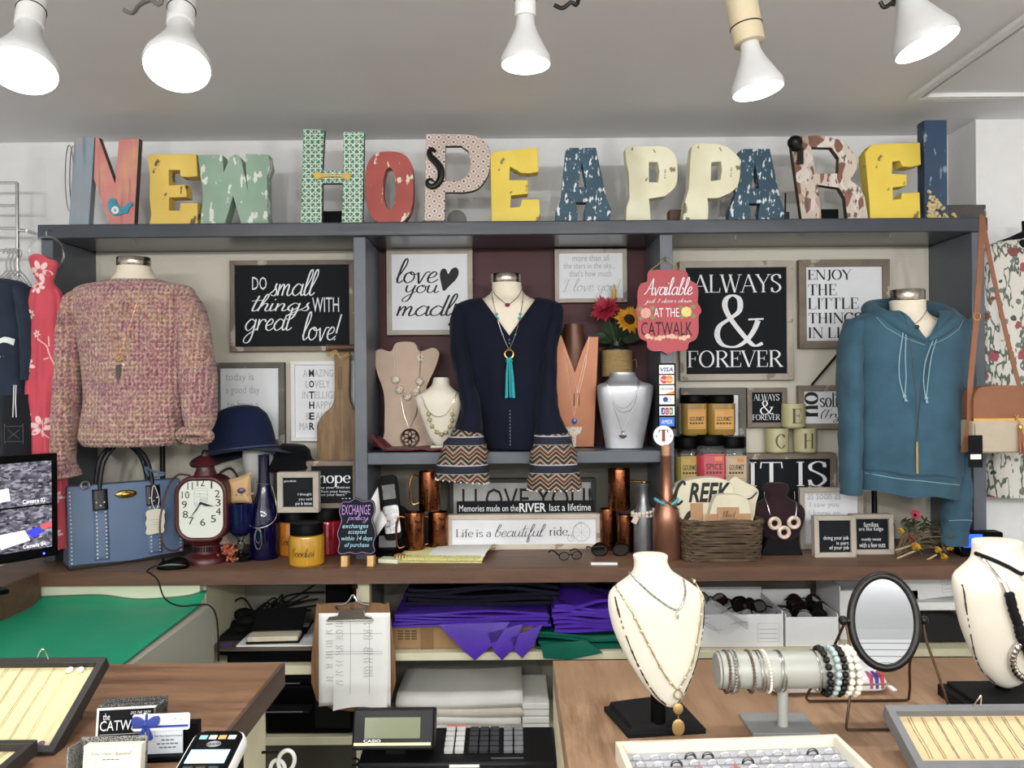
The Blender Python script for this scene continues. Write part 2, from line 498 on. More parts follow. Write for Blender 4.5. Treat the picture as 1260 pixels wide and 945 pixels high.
def glyph_text(s_, font, bold=1.0):
    mb = MB()
    x = 0.0
    if font == 'serif':
        T, t = .102 * bold, .034 * max(1.0, bold * .9)
        Y = lambda: -2e-6 * len(mb.v)
        con = lambda dx, dz: t + (T - t) * abs(dz) ** 1.2
        for ch in s_:
            adv, d = SERIF.get(ch, SERIF[' '])
            for st in filter(None, d.split('|')):
                c, a = st[0], [(p[0] + x,) + p[1:] for p in nums(st[2:])]
                if c in 'Tt': mb.stroke(a, T if c == 'T' else t, Y())
                elif c == 'c': mb.stroke(sm2(a, 6), con, Y(), dy=-3e-6)
                elif c == 's': mb.stroke([(a[0][0] - .1, a[0][1] + (.012 if a[0][1] < .5 else -.012)), (a[0][0] + .1, a[0][1] + (.012 if a[0][1] < .5 else -.012))], t)
                else: mb.stroke(ell(*a[0], n=26), con, Y(), closed=True)
            x += adv
    else:
        wd = .135 * bold
        pen = (lambda dx, dz: wd * (.55 + .6 * abs(dz) if dz < 0 else .55 + .25 * abs(dz)))
        for ch in s_:
            adv, d = SCRIPT.get(ch, SCRIPT[' '])
            for st in filter(None, d.split('|')):
                a = sm2([(px + x, pz) for px, pz in nums(st)], 6)
                mb.stroke([(u + v_ * .22, v_) for u, v_ in a], pen if font == 'script' else wd, -2e-6 * len(mb.v), dy=-3e-6)
            x += adv
    return [tuple(p) for p in mb.v], mb.f
def bent(s_, box, font, warp, cuts=6, **kw):
    """lettering cut fine enough to follow a curved surface"""
    f = MB()
    txt(f, s_, box, font, 0, **kw)
    me = bpy.data.meshes.new('bent')
    me.from_pydata([tuple(p) for p in f.v], [], f.f)
    bm = bmesh.new(); bm.from_mesh(me); bpy.data.meshes.remove(me)
    bmesh.ops.subdivide_edges(bm, edges=bm.edges, cuts=cuts, use_grid_fill=True)
    bm.verts.index_update()
    o = MB()
    o.add([warp(v_.co) for v_ in bm.verts], [tuple(v_.index for v_ in q.verts) for q in bm.faces])
    bm.free()
    return o
_TC = {}
def bfont(s_, shear=0.0, bold=0.0):
    key = (s_, shear, bold)
    if key not in _TC:
        cu = bpy.data.curves.new('lettering', 'FONT')
        cu.body = s_
        cu.resolution_u = 2
        cu.shear = shear
        cu.offset = bold
        o = bpy.data.objects.new('lettering', cu)
        COL.objects.link(o)
        me = bpy.data.meshes.new_from_object(o.evaluated_get(bpy.context.evaluated_depsgraph_get()))
        vs = [(p.co.x, 0, p.co.y) for p in me.vertices]
        fs = [tuple(f.vertices) for f in me.polygons]
        bpy.data.meshes.remove(me)
        bpy.data.objects.remove(o)
        bpy.data.curves.remove(cu)
        _TC[key] = (vs, fs)
    return _TC[key]
def txt(mb, s_, box, font='sans', y=0.0, bold=None, M=None, rot=0.0, warp=None):
    """lettering fitted to box (x0, z0, x1, z1) in the xz plane"""
    if font == 'sans': vs, fs = bfont(s_, 0.0, bold or 0.0)
    elif font == 'ital': vs, fs = bfont(s_, .25, bold or 0.0)
    else: vs, fs = glyph_text(s_, font, bold or 1.0)
    if not vs: return
    if rot:
        c, s2 = math.cos(rot), math.sin(rot)
        vs = [(a * c - b * s2, e_, a * s2 + b * c) for a, e_, b in vs]
    x0, x1 = min(p[0] for p in vs), max(p[0] for p in vs)
    z0, z1 = min(p[2] for p in vs), max(p[2] for p in vs)
    fx, fz = (box[2] - box[0]) / ((x1 - x0) or 1), (box[3] - box[1]) / ((z1 - z0) or 1)
    o = [((p[0] - x0) * fx + box[0], y + p[1], (p[2] - z0) * fz + box[1]) for p in vs]
    if warp: o = [V(warp(p)) + V((0, p[1] - y, 0)) for p in o]
    mb.add(o, fs, M)
# ------------------------------------------------------------------ shared materials
m_wall = pm('wall_paint', '#e4e4e3', .8, var=.02, bump=.05)
m_ceil = pm('ceiling_paint', '#e6e6e7', .6, var=.02, scale=3, bump=.03, bscale=60)
m_floor = wood('floor_boards', '#9c9b9a', '#b0afad', .5, 1, 3)
m_hutch = worn('hutch_paint', '#5a6068', '#80858a', .74, 30, (.3, .3, 1), .42, '#50565e')
m_hutchtop = worn('hutch_gloss', '#3d424a', '#6c7580', .75, 40, (.2, 1, 1), .25, '#363b43')
m_beige = pm('back_panel_beige', '#cfcabb', .75, var=.03, scale=3)
m_burg = pm('burgundy_panel', '#43141a', .6, var=.1, scale=4)
m_lowpanel = pm('lower_panel_grey', '#79766a', .75, var=.04, scale=4)
m_counter = wood('worktop_wood', '#634a3a', '#7b5d48', .5, 0, 4, .1)
m_counteredge = wood('worktop_edge', '#523a2c', '#654837', .5, 0, 4, .1)
m_top = wood('counter_top_wood', '#755940', '#a8876a', .5, 1, 2.6, .1, '#8b6d52')
m_top2 = wood('counter_top_wood_left', '#5f4430', '#8f6c50', .5, 0, 2.6, .1, '#755640')
m_dkedge = wood('counter_edge_dark', '#493a30', '#5a483b', .5, 1, 4, .1)
m_cream = worn('cream_painted_board', '#d8d3b4', '#8b8468', .73, 25, (1, 1, .4), .6, '#cfc9ab')
m_black = pm('black_plastic', '#060607', .45, var=.1, Specular_IOR_Level=.07)
m_blackm = pm('black_matte', '#0e0e0f', .75, var=.15, bump=.1, Specular_IOR_Level=.2)
m_white = pm('white_plastic', '#ececea', .4, var=.02)
m_chrome = pm('chrome', '#d2d2d2', .15, 1.0, var=.03)
m_steel = pm('brushed_steel', '#bdb9b2', .28, 1.0, var=.06, scale=80)
m_silver = pm('silver', '#d4d2cc', .22, 1.0, var=.08, scale=200)
m_gold = pm('gold', '#d2a45c', .25, 1.0, var=.08, scale=200)
m_bronze = pm('dark_bronze', '#4a3a2c', .35, .9, var=.1)
m_iron = pm('dark_iron', '#2a2927', .4, .8, var=.1)
m_copper = worn('hammered_copper', '#7d4a30', '#4a2a1b', .58, 60, (1, 1, 1), .24, '#8f5b3c')
m_copper.node_tree.nodes['Principled BSDF'].inputs['Metallic'].default_value = 1.0
m_paper = pm('paper', '#eeeeea', .8, var=.015)
m_ink = pm('black_ink', '#17181a', .7, var=0)
m_wink = pm('white_ink', '#eceef0', .7, var=0)
m_grink = pm('grey_ink', '#a9abad', .7, var=0)
m_slate = pm('slate_panel', '#15191d', .75, var=.06, Specular_IOR_Level=.2)
m_wpanel = pm('white_panel', '#e3e5e8', .7, var=.02)
m_frame = worn('grey_barnwood', '#847668', '#b3a898', .6, 45, (.3, 1, .3), .7, '#6f6459')
m_framel = worn('pale_barnwood', '#b6aea2', '#857b6f', .62, 45, (.3, 1, .3), .7, '#a39a8d')
m_frameg = worn('dark_greywood', '#6d6a63', '#9a968c', .6, 45, (.3, 1, .3), .7, '#5d5a54')
m_framew = worn('whitewashed_wood', '#d2c8bb', '#9b8875', .62, 45, (.3, 1, .3), .7, '#bfb2a2')
m_framewhite = pm('white_painted_frame', '#e2e2de', .5, var=.03)

# ------------------------------------------------------------------ room shell
WY = 2.86
CEIL = 2.372
struct('floor', MB().box(-3.2, 3.2, -4, WY + .1, -.1, 0), m_floor)
struct('ceiling', MB().box(-3.2, 3.2, -4, WY + .1, CEIL, CEIL + .1), m_ceil)
struct('wall_back', MB().box(-3.2, 3.2, WY, WY + .1, 0, CEIL), m_wall)
struct('wall_left', MB().box(-3.3, -3.2, -4, WY + .1, 0, CEIL), m_wall)
struct('wall_right', MB().box(1.557, 3.2, 2.69, WY, 0, CEIL), m_wall)
struct('wall_right_side', MB().box(3.2, 3.3, -4, WY + .1, 0, CEIL), m_wall)
m_slat = N('slatwall')
m_slat.col(m_slat.ramp(m_slat.wave(6.5, 'Z'), [(.93, '#dcdcda'), (.97, '#77777a')]))
m_slat.set(.5)
struct('wall_front', MB().box(-3.2, 3.2, -4.1, -4, 0, CEIL), m_slat.m)
hb = MB()
for x0, x1, y0, y1 in ((1.225, 1.247, 1.7, 2.478), (1.2472, 2.2, 2.456, 2.478), (1.257, 1.263, 1.7, 2.446), (1.2632, 2.2, 2.44, 2.446)):
    hb.box(x0, x1, y0, y1, CEIL - .012, CEIL + .01)
struct('trim_1', hb, m_wall)

# ------------------------------------------------------------------ shelving hutch on the back worktop
HF, HB = 2.56, 2.84
h = thing('shelving_hutch', 'slate blue painted wooden shelving hutch with burgundy centre bay standing on worktop', 'shelf unit', (0, HF, ZC))
ZT, ZTB = 2.017 - ZC, 1.972 - ZC
obj('top_board', MB().box(-1.5, 1.512, -.012, .28, ZTB, ZT), m_hutchtop, h, bev=.004)
for a, b in ((-1.495, -1.457), (-.5017, -.462), (.473, .5146), (1.466, 1.507)):
    obj('upright', MB().box(a, b, 0, .28, 0, ZTB), m_hutch, h, bev=.002)
obj('shelf_board', MB().box(-.462, .473, 0, .27, .300, .339), m_hutch, h, bev=.003)
for a, b, mm, z0 in ((-1.457, -.5017, m_beige, 0.0), (.5146, 1.466, m_beige, 0.0), (-.462, .473, m_burg, .339), (-.462, .473, m_lowpanel, 0.0)):
    obj('back_panel', MB().box(a, b, .265, .28, z0, ZTB if z0 or mm == m_beige else .30), mm, h, label='burgundy back panel' if mm == m_burg else None)
# small screw hooks under the top board
for px in (165, 905, 1095):
    o = MB(); p = PX(px, 297, HF + .03)
    o.tube([(p.x, .03, ZTB + .004), (p.x, .03, ZTB - .012), (p.x + .006, .03, ZTB - .018), (p.x + .01, .03, ZTB - .01)], .0012, 5)
    obj('screw_hook', o, m_steel, h)

# ------------------------------------------------------------------ back worktop, its base and the low desk
t = thing('back_worktop', 'long brown wooden worktop running under the shelving hutch', 'counter', (0, 2.42, ZC))
obj('top', MB().box(-1.6, 1.55, 0, .435, -.04, 0), m_counter, t, bev=.003)
obj('front_edge', MB().box(-1.43, 1.55, -.008, -.0005, -.042, -.0006), m_counteredge, t)
t = thing('side_worktop', 'dark brown worktop wing that carries the monitor', 'counter', (-1.43, 2.42, ZC))
obj('top', MB().box(-.9, 0, -.78, -.0, -.04, .0), m_counter, t, bev=.003)
obj('front_edge', MB().box(0, .008, -.78, 0, -.1, -.0006), m_counteredge, t)
obj('panel', MB().box(-.9, -.03, -.76, -.02, -.945, -.041), m_dkedge, t)

b = thing('worktop_base', 'cream painted open shelving under the back worktop', 'shelf unit', (0, 2.47, 0))
obj('post', MB().box(-.487, -.443, 0, .04, 0, .904), m_cream, b, bev=.002)
obj('post', MB().box(-.985, -.945, 0, .36, 0, .904), m_cream, b, bev=.002)
obj('post', MB().box(1.46, 1.5, 0, .36, 0, .904), m_cream, b, bev=.002)
obj('shelf_board', MB().box(-.44, 1.46, 0.0, .36, .652, .676), m_cream, b, bev=.002)
obj('shelf_board', MB().box(-.944, -.487, 0.0, .36, .612, .64), m_cream, b, bev=.002)
obj('shelf_board', MB().box(-.944, -.46, 0.0, .36, .395, .42), m_cream, b, bev=.002)
obj('shelf_board', MB().box(-.44, 1.46, 0.0, .36, .36, .39), m_cream, b, bev=.002)
obj('back_panel', MB().box(-1.43, 1.5, .362, .378, 0, .904), m_lowpanel, b)
obj('side_panel', MB().box(-.465, -.455, .041, .36, 0, .904), m_lowpanel, b)

t = thing('low_desk', 'low pale grey desk cabinet under the green sheet', 'desk', (-1.2, 2.4, 0))
obj('body', MB().box(-.22, .295, -.77, .03, 0, .845), pm('desk_grey', '#a9a89a', .7, var=.05, scale=4), t, bev=.003)
obj('upstand', MB().box(-.23, .25, .035, .06, .70, .903), pm('upstand_cream', '#d3d8bc', .6, var=.03, scale=5), t)
m_green = pm('green_sheet', '#10976f', .42, var=.06, scale=5, bump=.06, bscale=12)
gs = MB()
def gsf(u, v):
    y = .03 - .80 * v
    xl = -.23 + .0 * v
    xr = .262 + .028 * v + (.012 * (1 - v))
    x = xl + (xr - xl) * u
    z = .852 + .004 * math.sin(7 * u + 3 * v) + .014 * math.exp(-((u - .42) / .16) ** 2) * (1 - v) * .6 + (.012 * math.exp(-((u - 1) / .08) ** 2) * math.exp(-(v / .1) ** 2))
    if v < .07: z += .018 * (1 - v / .07) * (.8 + .5 * abs(u - .5) - .35 * math.exp(-((u - .52) / .16) ** 2))
    return (x, y, z)
gs.grid(gsf, 36, 40)
o = solo('green_sheet', gs, m_green, 'bright green plastic sheet lying over the low desk', 'sheet', (-1.2, 2.4, 0))
s_ = o.modifiers.new('s', 'SOLIDIFY'); s_.thickness = .002

# ------------------------------------------------------------------ front counters
t = thing('front_counter', 'brown plywood counter with dark edge at lower left, business cards on it', 'counter', (-.465, 1.611, 0))
obj('top', MB().box(-1.5, 0, -1.3, 0, ZC - .045, ZC), m_top2, t, bev=.002)
obj('edge_strip', MB().box(0, .006, -1.3, .0, ZC - .046, ZC - .001), m_dkedge, t)
obj('side_panel', MB().box(-.06, -.025, -1.25, -.03, 0, ZC - .045), m_cream, t)
obj('front_panel', MB().box(-1.5, -.07, -.06, -.03, 0, ZC - .045), m_cream, t)
t = thing('front_counter', 'pale wood counter carrying jewellery busts and the oval mirror', 'counter', (.077, 1.611, 0))
obj('top', MB().box(0, 1.9, -1.3, 0, ZC - .045, ZC), m_top, t, bev=.002)
obj('side_panel', MB().box(.0005, .03, -1.29, -.002, 0, ZC - .046), m_cream, t)
obj('back_panel', MB().box(.03, 1.9, -.03, -.004, 0, ZC - .046), m_cream, t)

# ------------------------------------------------------------------ flood bulbs on the ceiling
m_lens = pm('lit_bulb_lens', '#ffffff', .4, var=0, emit=14.0)
m_bulb = pm('bulb_white', '#c9c9c8', .35, var=.02)
m_sock = pm('socket_white', '#d9d8d6', .45, var=.03)
m_sock2 = pm('socket_cream', '#c9bb9c', .45, var=.05)
def lamp(c, diam, axis, sock, label, power, sl=.09, stem=True, group=None, sr=.42):
    """c: centre of the lens; axis: unit direction the light shines"""
    ax = V(axis).normalized()
    t = thing('flood_lamp', label, 'ceiling lamp', c, group=group)
    Mx = (-ax).to_track_quat('Z', 'Y').to_matrix().to_4x4()
    R = diam / 2
    o = MB().lathe([(R * .96, 0), (R, .12 * R), (R * .97, .3 * R), (R * .72, .8 * R), (R * .5, 1.25 * R), (R * .38, 1.6 * R), (R * .34, 2.1 * R)], n=32, M=Mx, caps=False)
    obj('bulb', o, m_bulb, t)
    o = MB().lathe([(.001, -.2 * R), (R * .5, -.15 * R), (R * .8, -.06 * R), (R * .955, .02 * R)], n=32, M=Mx, caps=False)
    obj('lens', o, m_lens, t, label='glowing white lens')
    o = MB().lathe([(R * sr * .86, 1.9 * R), (R * sr, 1.92 * R), (R * sr, 1.9 * R + sl), (R * sr * .85, 1.905 * R + sl)], n=24, M=Mx)
    s = obj('socket', o, sock, t)
    o = MB().ring((0, 0, 2.6 * R), R * sr * 1.02, .0012, 'Z', 24, 6, M=Mx)
    obj('seam_ring', o, m_iron, s)
    e = Mx @ V((0, 0, 1.9 * R + sl))
    o = MB().tube([e * .97, e, V((e.x, e.y + .004, CEIL - V(c).z))], .009, 8)
    obj('stem', o, sock, t)
    l = bpy.data.lights.new('flood_light', 'POINT' if group else 'SPOT')
    l.energy = power
    if not group:
        l.spot_size = math.radians(172)
        l.spot_blend = .55
    l.shadow_soft_size = R * .85
    l.color = (1.0, .992, .98)
    q = bpy.data.objects.new('flood_light', l)
    COL.objects.link(q)
    q.parent = t
    q.location = ax * (1.3 * R if group else .27 * R)
    q.rotation_euler = (ax).to_track_quat('-Z', 'Y').to_euler()
    return t
lamp(PX(28, 88, 1.45), .118, (.15, -.45, -1), m_sock, 'lit white flood bulb at the ceiling, furthest towards the metal rack', LAMP_W)
lamp(PX(218, 84, 1.45), .118, (.14, -.5, -1), m_sock, 'lit white flood bulb above the blue and pink letter N', LAMP_W)
lamp(PX(647, 80, 1.5), .094, (0, -.02, -1), m_sock, 'lit white flood bulb above the yellow E of the middle word', LAMP_W)
lamp(PX(933, 112, 1.5), .096, (.16, -.05, -1), m_sock2, 'lit flood bulb with cream cylinder socket hanging lowest', LAMP_W, sl=.1, sr=.6)
lamp(PX(1141, 56, 1.5), .118, (.32, -.14, -1), m_sock, 'lit white flood bulb beside the ceiling hatch, tilted', LAMP_W)
for x, y in ((-1.7, -1.1), (-.6, -1.1), (.6, -1.1), (1.7, -1.1), (-1.3, -2.4), (0, -2.2), (1.3, -2.2)):  # unseen bulbs added behind the camera to brighten ceiling and shelves
    lamp((x, y, 2.16), .1, (0, .15, -1), m_sock, 'unseen white flood bulb added behind the camera as fill light', ROOM_W, group='added fill bulbs behind the camera')
# cable ends of the track at the picture's upper edge
for pts, lab in (([(152, 12, 1.5), (163, 16, 1.5), (172, 6, 1.48), (185, 0, 1.46), (200, -3, 1.46)], 'grey clamp cable beside the second flood bulb'), ([(682, 6, 1.5), (692, 10, 1.5), (702, 3, 1.5), (712, -3, 1.5)], 'dark cable loop beside the middle flood bulb'), ([(1083, 2, 1.5), (1088, 9, 1.5), (1096, 4, 1.5), (1100, -4, 1.5)], 'small cable loop beside the tilted flood bulb')):
    o = MB(); P_ = smooth([PX(*p) for p in pts] + [V((PX(*pts[-1]).x, PX(*pts[-1]).y, CEIL))], 5)
    o.tube(P_, .004, 8)
    solo('lamp_cable', o, m_frameg if 'grey' in lab else m_iron, lab, 'cable')
# ------------------------------------------------------------------ painted letters on the hutch top
ZL = 2.0175
m_edgebrown = pm('letter_edge_dark', '#4b4138', .7, var=.15)
def letter(name, label, out, d, th, mats, holes=(), base=None, group='big painted letters on the hutch', bev=.0015, curve=False):
    ys = max(p[1] for p in out)
    bx = sum(p[0] for p in out) / len(out)
    k = K(bx, ys, d)
    k.loc.z = ZL
    o = MB()
    o.prism(k.q(out), 0, th, [k.q(h_) for h_ in holes])
    t = thing(name, label, 'letter', k.loc, group=group)
    if isinstance(mats, (list, tuple)):
        for i, f in enumerate(o.f):
            nn = (V(o.v[f[1]]) - V(o.v[f[0]])).cross(V(o.v[f[2]]) - V(o.v[f[0]]))
            if abs(nn.y) < .5 * nn.length: o.mi[i] = 1
    obj('face', o, mats, t, bev=bev)
    return t, k
m_yel = worn('yellow_chipped', '#e6c663', '#6c5a35', .61, 26, (1, 1, .8), .55, '#dfbd57')
m_yel2 = worn('yellow_bright_chipped', '#ead052', '#85703a', .62, 26, (1, 1, .8), .5, '#e4c748')
m_sage = worn('sage_chipped', '#93ac99', '#dfe3d6', .585, 34, (1, 1, .5), .6, '#86a58f')
m_teal = worn('teal_flaked', '#2c5062', '#dfe6e8', .575, 46, (1.6, 1, .75), .55, '#27485a')
m_cr = worn('cream_chipped', '#eeebd0', '#7c7055', .625, 22, (1, 1, .7), .55, '#e0dcb8')
m_red = worn('red_flaked', '#a84b42', '#e4d3bd', .60, 30, (1.2, 1, .6), .55, '#9d443c')
# N
a = N('pink_board')
pz = a.noise(9, 4, (1, 1, .6))
a.col(a.mix(a.ramp(a.noise(60, 5, (1, 1, .08)), [(.55, (0, 0, 0, 1)), (.75, (.5, .5, .5, 1))]), a.ramp(pz, [(.3, '#c07470'), (.5, '#c98580'), (.6, '#d19a7a'), (.72, '#a98f8c')]), '#6a4a48'))
a.set(.65); m_pink = a.m
a = N('blue_grey_board')
a.col(a.mix(a.ramp(a.noise(60, 5, (1, 1, .08)), [(.55, (0, 0, 0, 1)), (.75, (.5, .5, .5, 1))]), a.ramp(a.noise(8, 3, (1, 1, .5)), [(.3, '#8f8f92'), (.48, '#8a9aa6'), (.58, '#a19a96'), (.68, '#b08f74')]), '#4e5358'))
a.set(.65); m_bluegrey = a.m
t, k = letter('letter_n', 'weathered pink and blue wooden letter N with a bird ornament', [(118, 165), (122, 165), (142, 222.5), (147, 167.5), (172, 167), (165, 276), (136, 276), (115.5, 216)], 2.60, .026, [m_pink, m_edgebrown])
o = MB().prism(k.q([(93, 165), (117.5, 165.5), (109.5, 276), (85, 276)]), -.003, .026)
obj('plank', o, [m_bluegrey], t, bev=.0015, label='weathered blue grey plank')
bird = [(135, 244), (138, 241), (143, 242), (146, 249), (152, 252), (158, 248), (163, 246), (164, 250), (160, 253), (158, 259), (153, 260), (147, 262), (140, 262), (136, 257), (134, 250)]
o = MB().prism(k.q(sm2(bird, 3, True)), -.006, -.0005)
bo = obj('bird_ornament', o, pm('bird_blue', '#3f8fa6', .4, .3, var=.15, scale=90), t)
o = MB()
for i in range(10):
    c, s_ = math.cos(i * PI / 5), math.sin(i * PI / 5)
    o.sph((k.x(143.5) + c * .0085, -.009, k.z(256) + s_ * .0085), (.0045, .002, .0045), 8, 5)
obj('flower', o, m_white, bo)
obj('flower_centre', MB().sph((k.x(143.5), -.0105, k.z(256)), (.005, .003, .005), 8, 6), m_silver, bo)
letter('letter_e', 'chipped yellow letter E beside the sage green letter', [(182, 189), (186, 187.5), (242, 187.5), (243, 215), (233, 216), (222, 215), (222, 207), (208, 207), (208, 226), (229, 225), (230, 240.5), (208, 241), (208, 257), (221, 257), (222, 248), (243, 248), (243, 276), (183, 276), (186, 262), (184, 240), (185, 215)], 2.59, .05, m_yel)
letter('letter_w', 'chipped sage green letter W', [(244, 189), (274, 189), (276, 212), (268, 231), (283, 192), (291, 188), (297, 194), (305, 230), (303, 208), (303, 188), (331, 189), (333, 205), (329, 215), (329, 260), (331, 276), (297, 276), (287, 240), (276, 276), (246, 276), (250, 240), (247, 215)], 2.59, .05, m_sage)
# H with printed lattice paper
def lattice(name, bg, fg, sc_, kind):
    a = N(name)
    if kind == 'lat':
        w1, w2 = a.wave(sc_, 'X'), a.wave(sc_, 'Z')
        d1, d2 = a.wave(sc_ * 1.0, 'X', rot=(0, PI / 4, 0)), a.wave(sc_ * 1.0, 'X', rot=(0, -PI / 4, 0))
        f = a.math('MAXIMUM', a.math('MAXIMUM', w1, w2), a.math('MAXIMUM', d1, d2))
        a.col(a.ramp(f, [(.93, bg), (.97, fg)]))
    else:
        d1, d2 = a.wave(sc_, 'X', rot=(0, PI / 4, 0)), a.wave(sc_, 'X', rot=(0, -PI / 4, 0))
        f = a.math('MAXIMUM', d1, d2)
        g = a.math('MINIMUM', d1, d2)
        c = a.ramp(f, [(.80, bg), (.86, fg), (.93, fg), (.985, bg)])
        c = a.mix(a.ramp(f, [(.18, (1, 1, 1, 1)), (.22, (0, 0, 0, 1))]), c, fg)
        a.col(c)
    a.set(.5)
    return a.m
m_hpat = lattice('green_lattice_paper', '#3f7a62', '#d8e6d6', 20, 'lat')
m_ppat = lattice('red_diamond_paper', '#ded4c8', '#6f2d2e', 14, 'dia')
t, k = letter('letter_h', 'tall letter H covered in green lattice paper with a brass handle', [(374, 157), (400, 158), (397, 208), (423, 208), (423, 160.5), (449, 161), (446, 275), (420, 275), (422, 224), (397, 224), (396, 275), (370, 275)], 2.59, .022, [m_hpat, m_edgebrown])
hd = MB().prism(k.q(sm2([(387, 213), (390, 211), (400, 213), (418, 214), (428, 212), (432, 214), (431, 220), (427, 221), (420, 217), (400, 217), (392, 220), (388, 218)], 3, True)), -.008, -.0005)
obj('handle', hd, pm('brass_pull', '#cfae5e', .35, .7, var=.1), t, bev=.001)
letter('letter_o', 'flaked brick red letter O', sm2([(450, 230), (452, 204), (462, 190), (479, 186.5), (497, 190), (507, 203), (509, 230), (507, 255), (499, 270), (488, 276), (471, 276), (458, 268), (452, 252)], 5, True), 2.60, .045, m_red, [ell(479.5, 232, 8, 26, 22)])
t, k = letter('letter_p', 'tall letter P in red diamond paper with a black scroll', [(525, 161), (545, 161), (575, 162)] + sm2([(590, 165), (602, 178), (604, 195), (600, 214), (588, 229), (570, 233.5)], 4) + [(548, 233), (547.5, 268), (522, 268)], 2.60, .024, [m_ppat, m_edgebrown], [[(549, 176), (568, 176), (577, 183), (580, 198), (576, 212), (567, 219), (548.5, 219)]])
t.location.z += .012
o = MB(); o.stroke(k.q(sm2([(537, 184), (532, 180), (529, 184), (531, 190), (537, 196), (543, 206), (542, 218), (535, 226), (528, 225), (526, 220), (530, 217), (534, 220)], 5)), lambda dx, dz: .012)
o2 = MB(); sp = [(x, -.004, z) for x, z in k.q(sm2([(537, 184), (532, 180), (529, 184), (531, 190), (537, 196), (543, 206), (542, 218), (535, 226), (528, 225), (526, 220), (530, 217), (534, 220)], 5))]
n_ = len(sp); o2.tube(sp, [.004 + .008 * math.sin(PI * min(1, i / n_ * 1.15)) for i in range(n_)], 8)
obj('scroll', o2, m_iron, t, label='black iron scroll')
o = MB().box(k.x(519), k.x(551), -.006, .05, 0, .006).box(k.x(520), k.x(549), -.004, .03, .006, .0118)
solo('iron_bracket', o, pm('rusty_iron', '#5a4a40', .6, .4, var=.25), 'small rusty bracket under the red patterned P', 'bracket', (k.loc.x, k.loc.y, ZL), bev=.001)
letter('letter_e', 'bright yellow letter E tilted beside the tall patterned P', [(604, 190), (610, 187), (662, 182), (663, 212), (652, 214), (640, 213), (628, 205), (627, 222), (650, 222), (650, 239), (629, 241), (628, 256), (640, 255), (643, 246), (664, 246), (665, 276), (605, 276)], 2.60, .05, m_yel2)
A_ = [(696.7, 186.7), (701, 183), (734, 183), (746.7, 245.5), (752, 259), (750, 276), (719, 276), (719, 262), (722, 250), (709, 250), (711, 262), (710, 276), (683, 276), (684.5, 259), (691, 243)]
AH = [(716.7, 203), (721.5, 232), (712, 231)]
letter('letter_a', 'white flaked teal letter A standing alone beside a cream P', A_, 2.60, .04, m_teal, [AH])
letter('letter_p', 'upright chipped cream letter P beside the lone teal A', [(770, 185), (774.5, 182), (800, 182), (813, 182)] + sm2([(822, 184), (833, 197), (833, 229), (819, 244)], 4) + [(799, 247), (800, 260), (801, 276), (770, 276), (771, 259), (775, 245), (774, 215), (771, 200)], 2.59, .05, m_cr, [[(799, 202), (810, 202), (812, 214), (810, 227), (799, 227)]])
letter('letter_p', 'leaning chipped cream letter P overlapping a teal A', [(852, 183), (858, 179), (886.7, 181)] + sm2([(896, 184), (909, 196), (912, 206), (909, 230), (899, 241)], 4) + [(885, 247), (871, 247), (872, 260), (871, 275), (840, 275), (843, 252), (848, 235), (850, 200)], 2.575, .05, m_cr, [[(876, 203), (888, 202), (889, 214), (887, 225), (875, 226)]])
letter('letter_a', 'white flaked teal letter A half behind a cream P', [(x + 213 + (0 if x < 715 else 1), y) for x, y in A_], 2.64, .04, m_teal, [[(x + 213, y) for x, y in AH]])
# R collage
a = N('collage_paper')
vc = a.voro(44, (1, 1, .55), 'Color')
sep = a.n('ShaderNodeSeparateColor'); a.l(vc, sep.inputs[0])
cc = a.ramp(sep.outputs[0], [(.0, '#cdbfb0'), (.4, '#d8cdc2'), (.5, '#7d5546'), (.62, '#b59a8a'), (.72, '#8a5a50'), (.8, '#d9d2c8')], 'CONSTANT')
a.col(a.mix(a.ramp(a.noise(55, 4, (1, 1, .5)), [(.56, (0, 0, 0, 1)), (.62, (1, 1, 1, 1))]), cc, '#6b5348'))
a.set(.6); m_coll = a.m
t, k = letter('letter_r', 'letter R of brown and white collage with a black knob', [(974.5, 182), (984, 171), (1013, 170), (1040, 177), (1055.5, 198), (1055.5, 211), (1047, 225.5), (1058, 234), (1064.5, 246), (1069, 276), (1043, 276), (1040, 247), (1033, 235), (1007, 231), (1012, 276), (987, 276)], 2.60, .026, [m_coll, m_edgebrown], [[(999, 184.5), (1024, 185.5), (1033, 198), (1032, 217), (1004.5, 217)]])
o = MB().lathe([(.004, 0), (.014, .004), (.022, .02), (.024, .03), (.02, .042), (.008, .05)], n=16, M=Matrix.Translation((k.x(981), -.008, k.z(190))) @ Matrix.Rotation(-.3, 4, 'Y'))
o.box(k.x(981), k.x(988), -.01, -.001, k.z(206), k.z(186))
obj('knob', o, m_iron, t, label='black iron knob')
letter('letter_e', 'chipped yellow letter E beside the tall blue letter', [(1065, 192), (1073, 182), (1133, 180), (1134, 207), (1122, 210), (1111, 209), (1108, 202), (1099, 203), (1098, 218), (1117, 219), (1116, 233), (1099, 235), (1099, 250), (1109, 249), (1110, 242), (1132, 241), (1133, 276), (1071, 276), (1070, 250), (1067, 215)], 2.60, .05, m_yel2)
m_blu = worn('navy_scuffed', '#2e4663', '#8c9aa8', .6, 40, (1, 1, .4), .5, '#28405c')
t, k = letter('letter_l', 'tall scuffed navy letter L with cream lace at its foot', [(1138, 153), (1166, 153), (1166, 276), (1138, 276)], 2.59, .045, m_blu)
o = MB().box(k.x(1166) + .001, k.x(1218), .02, .045, 0, k.z(256))
obj('foot', o, wood('dark_foot_wood', '#3a3434', '#4a4242', .5, 0), t, label='dark wooden foot of the L', bev=.002)
o = MB()
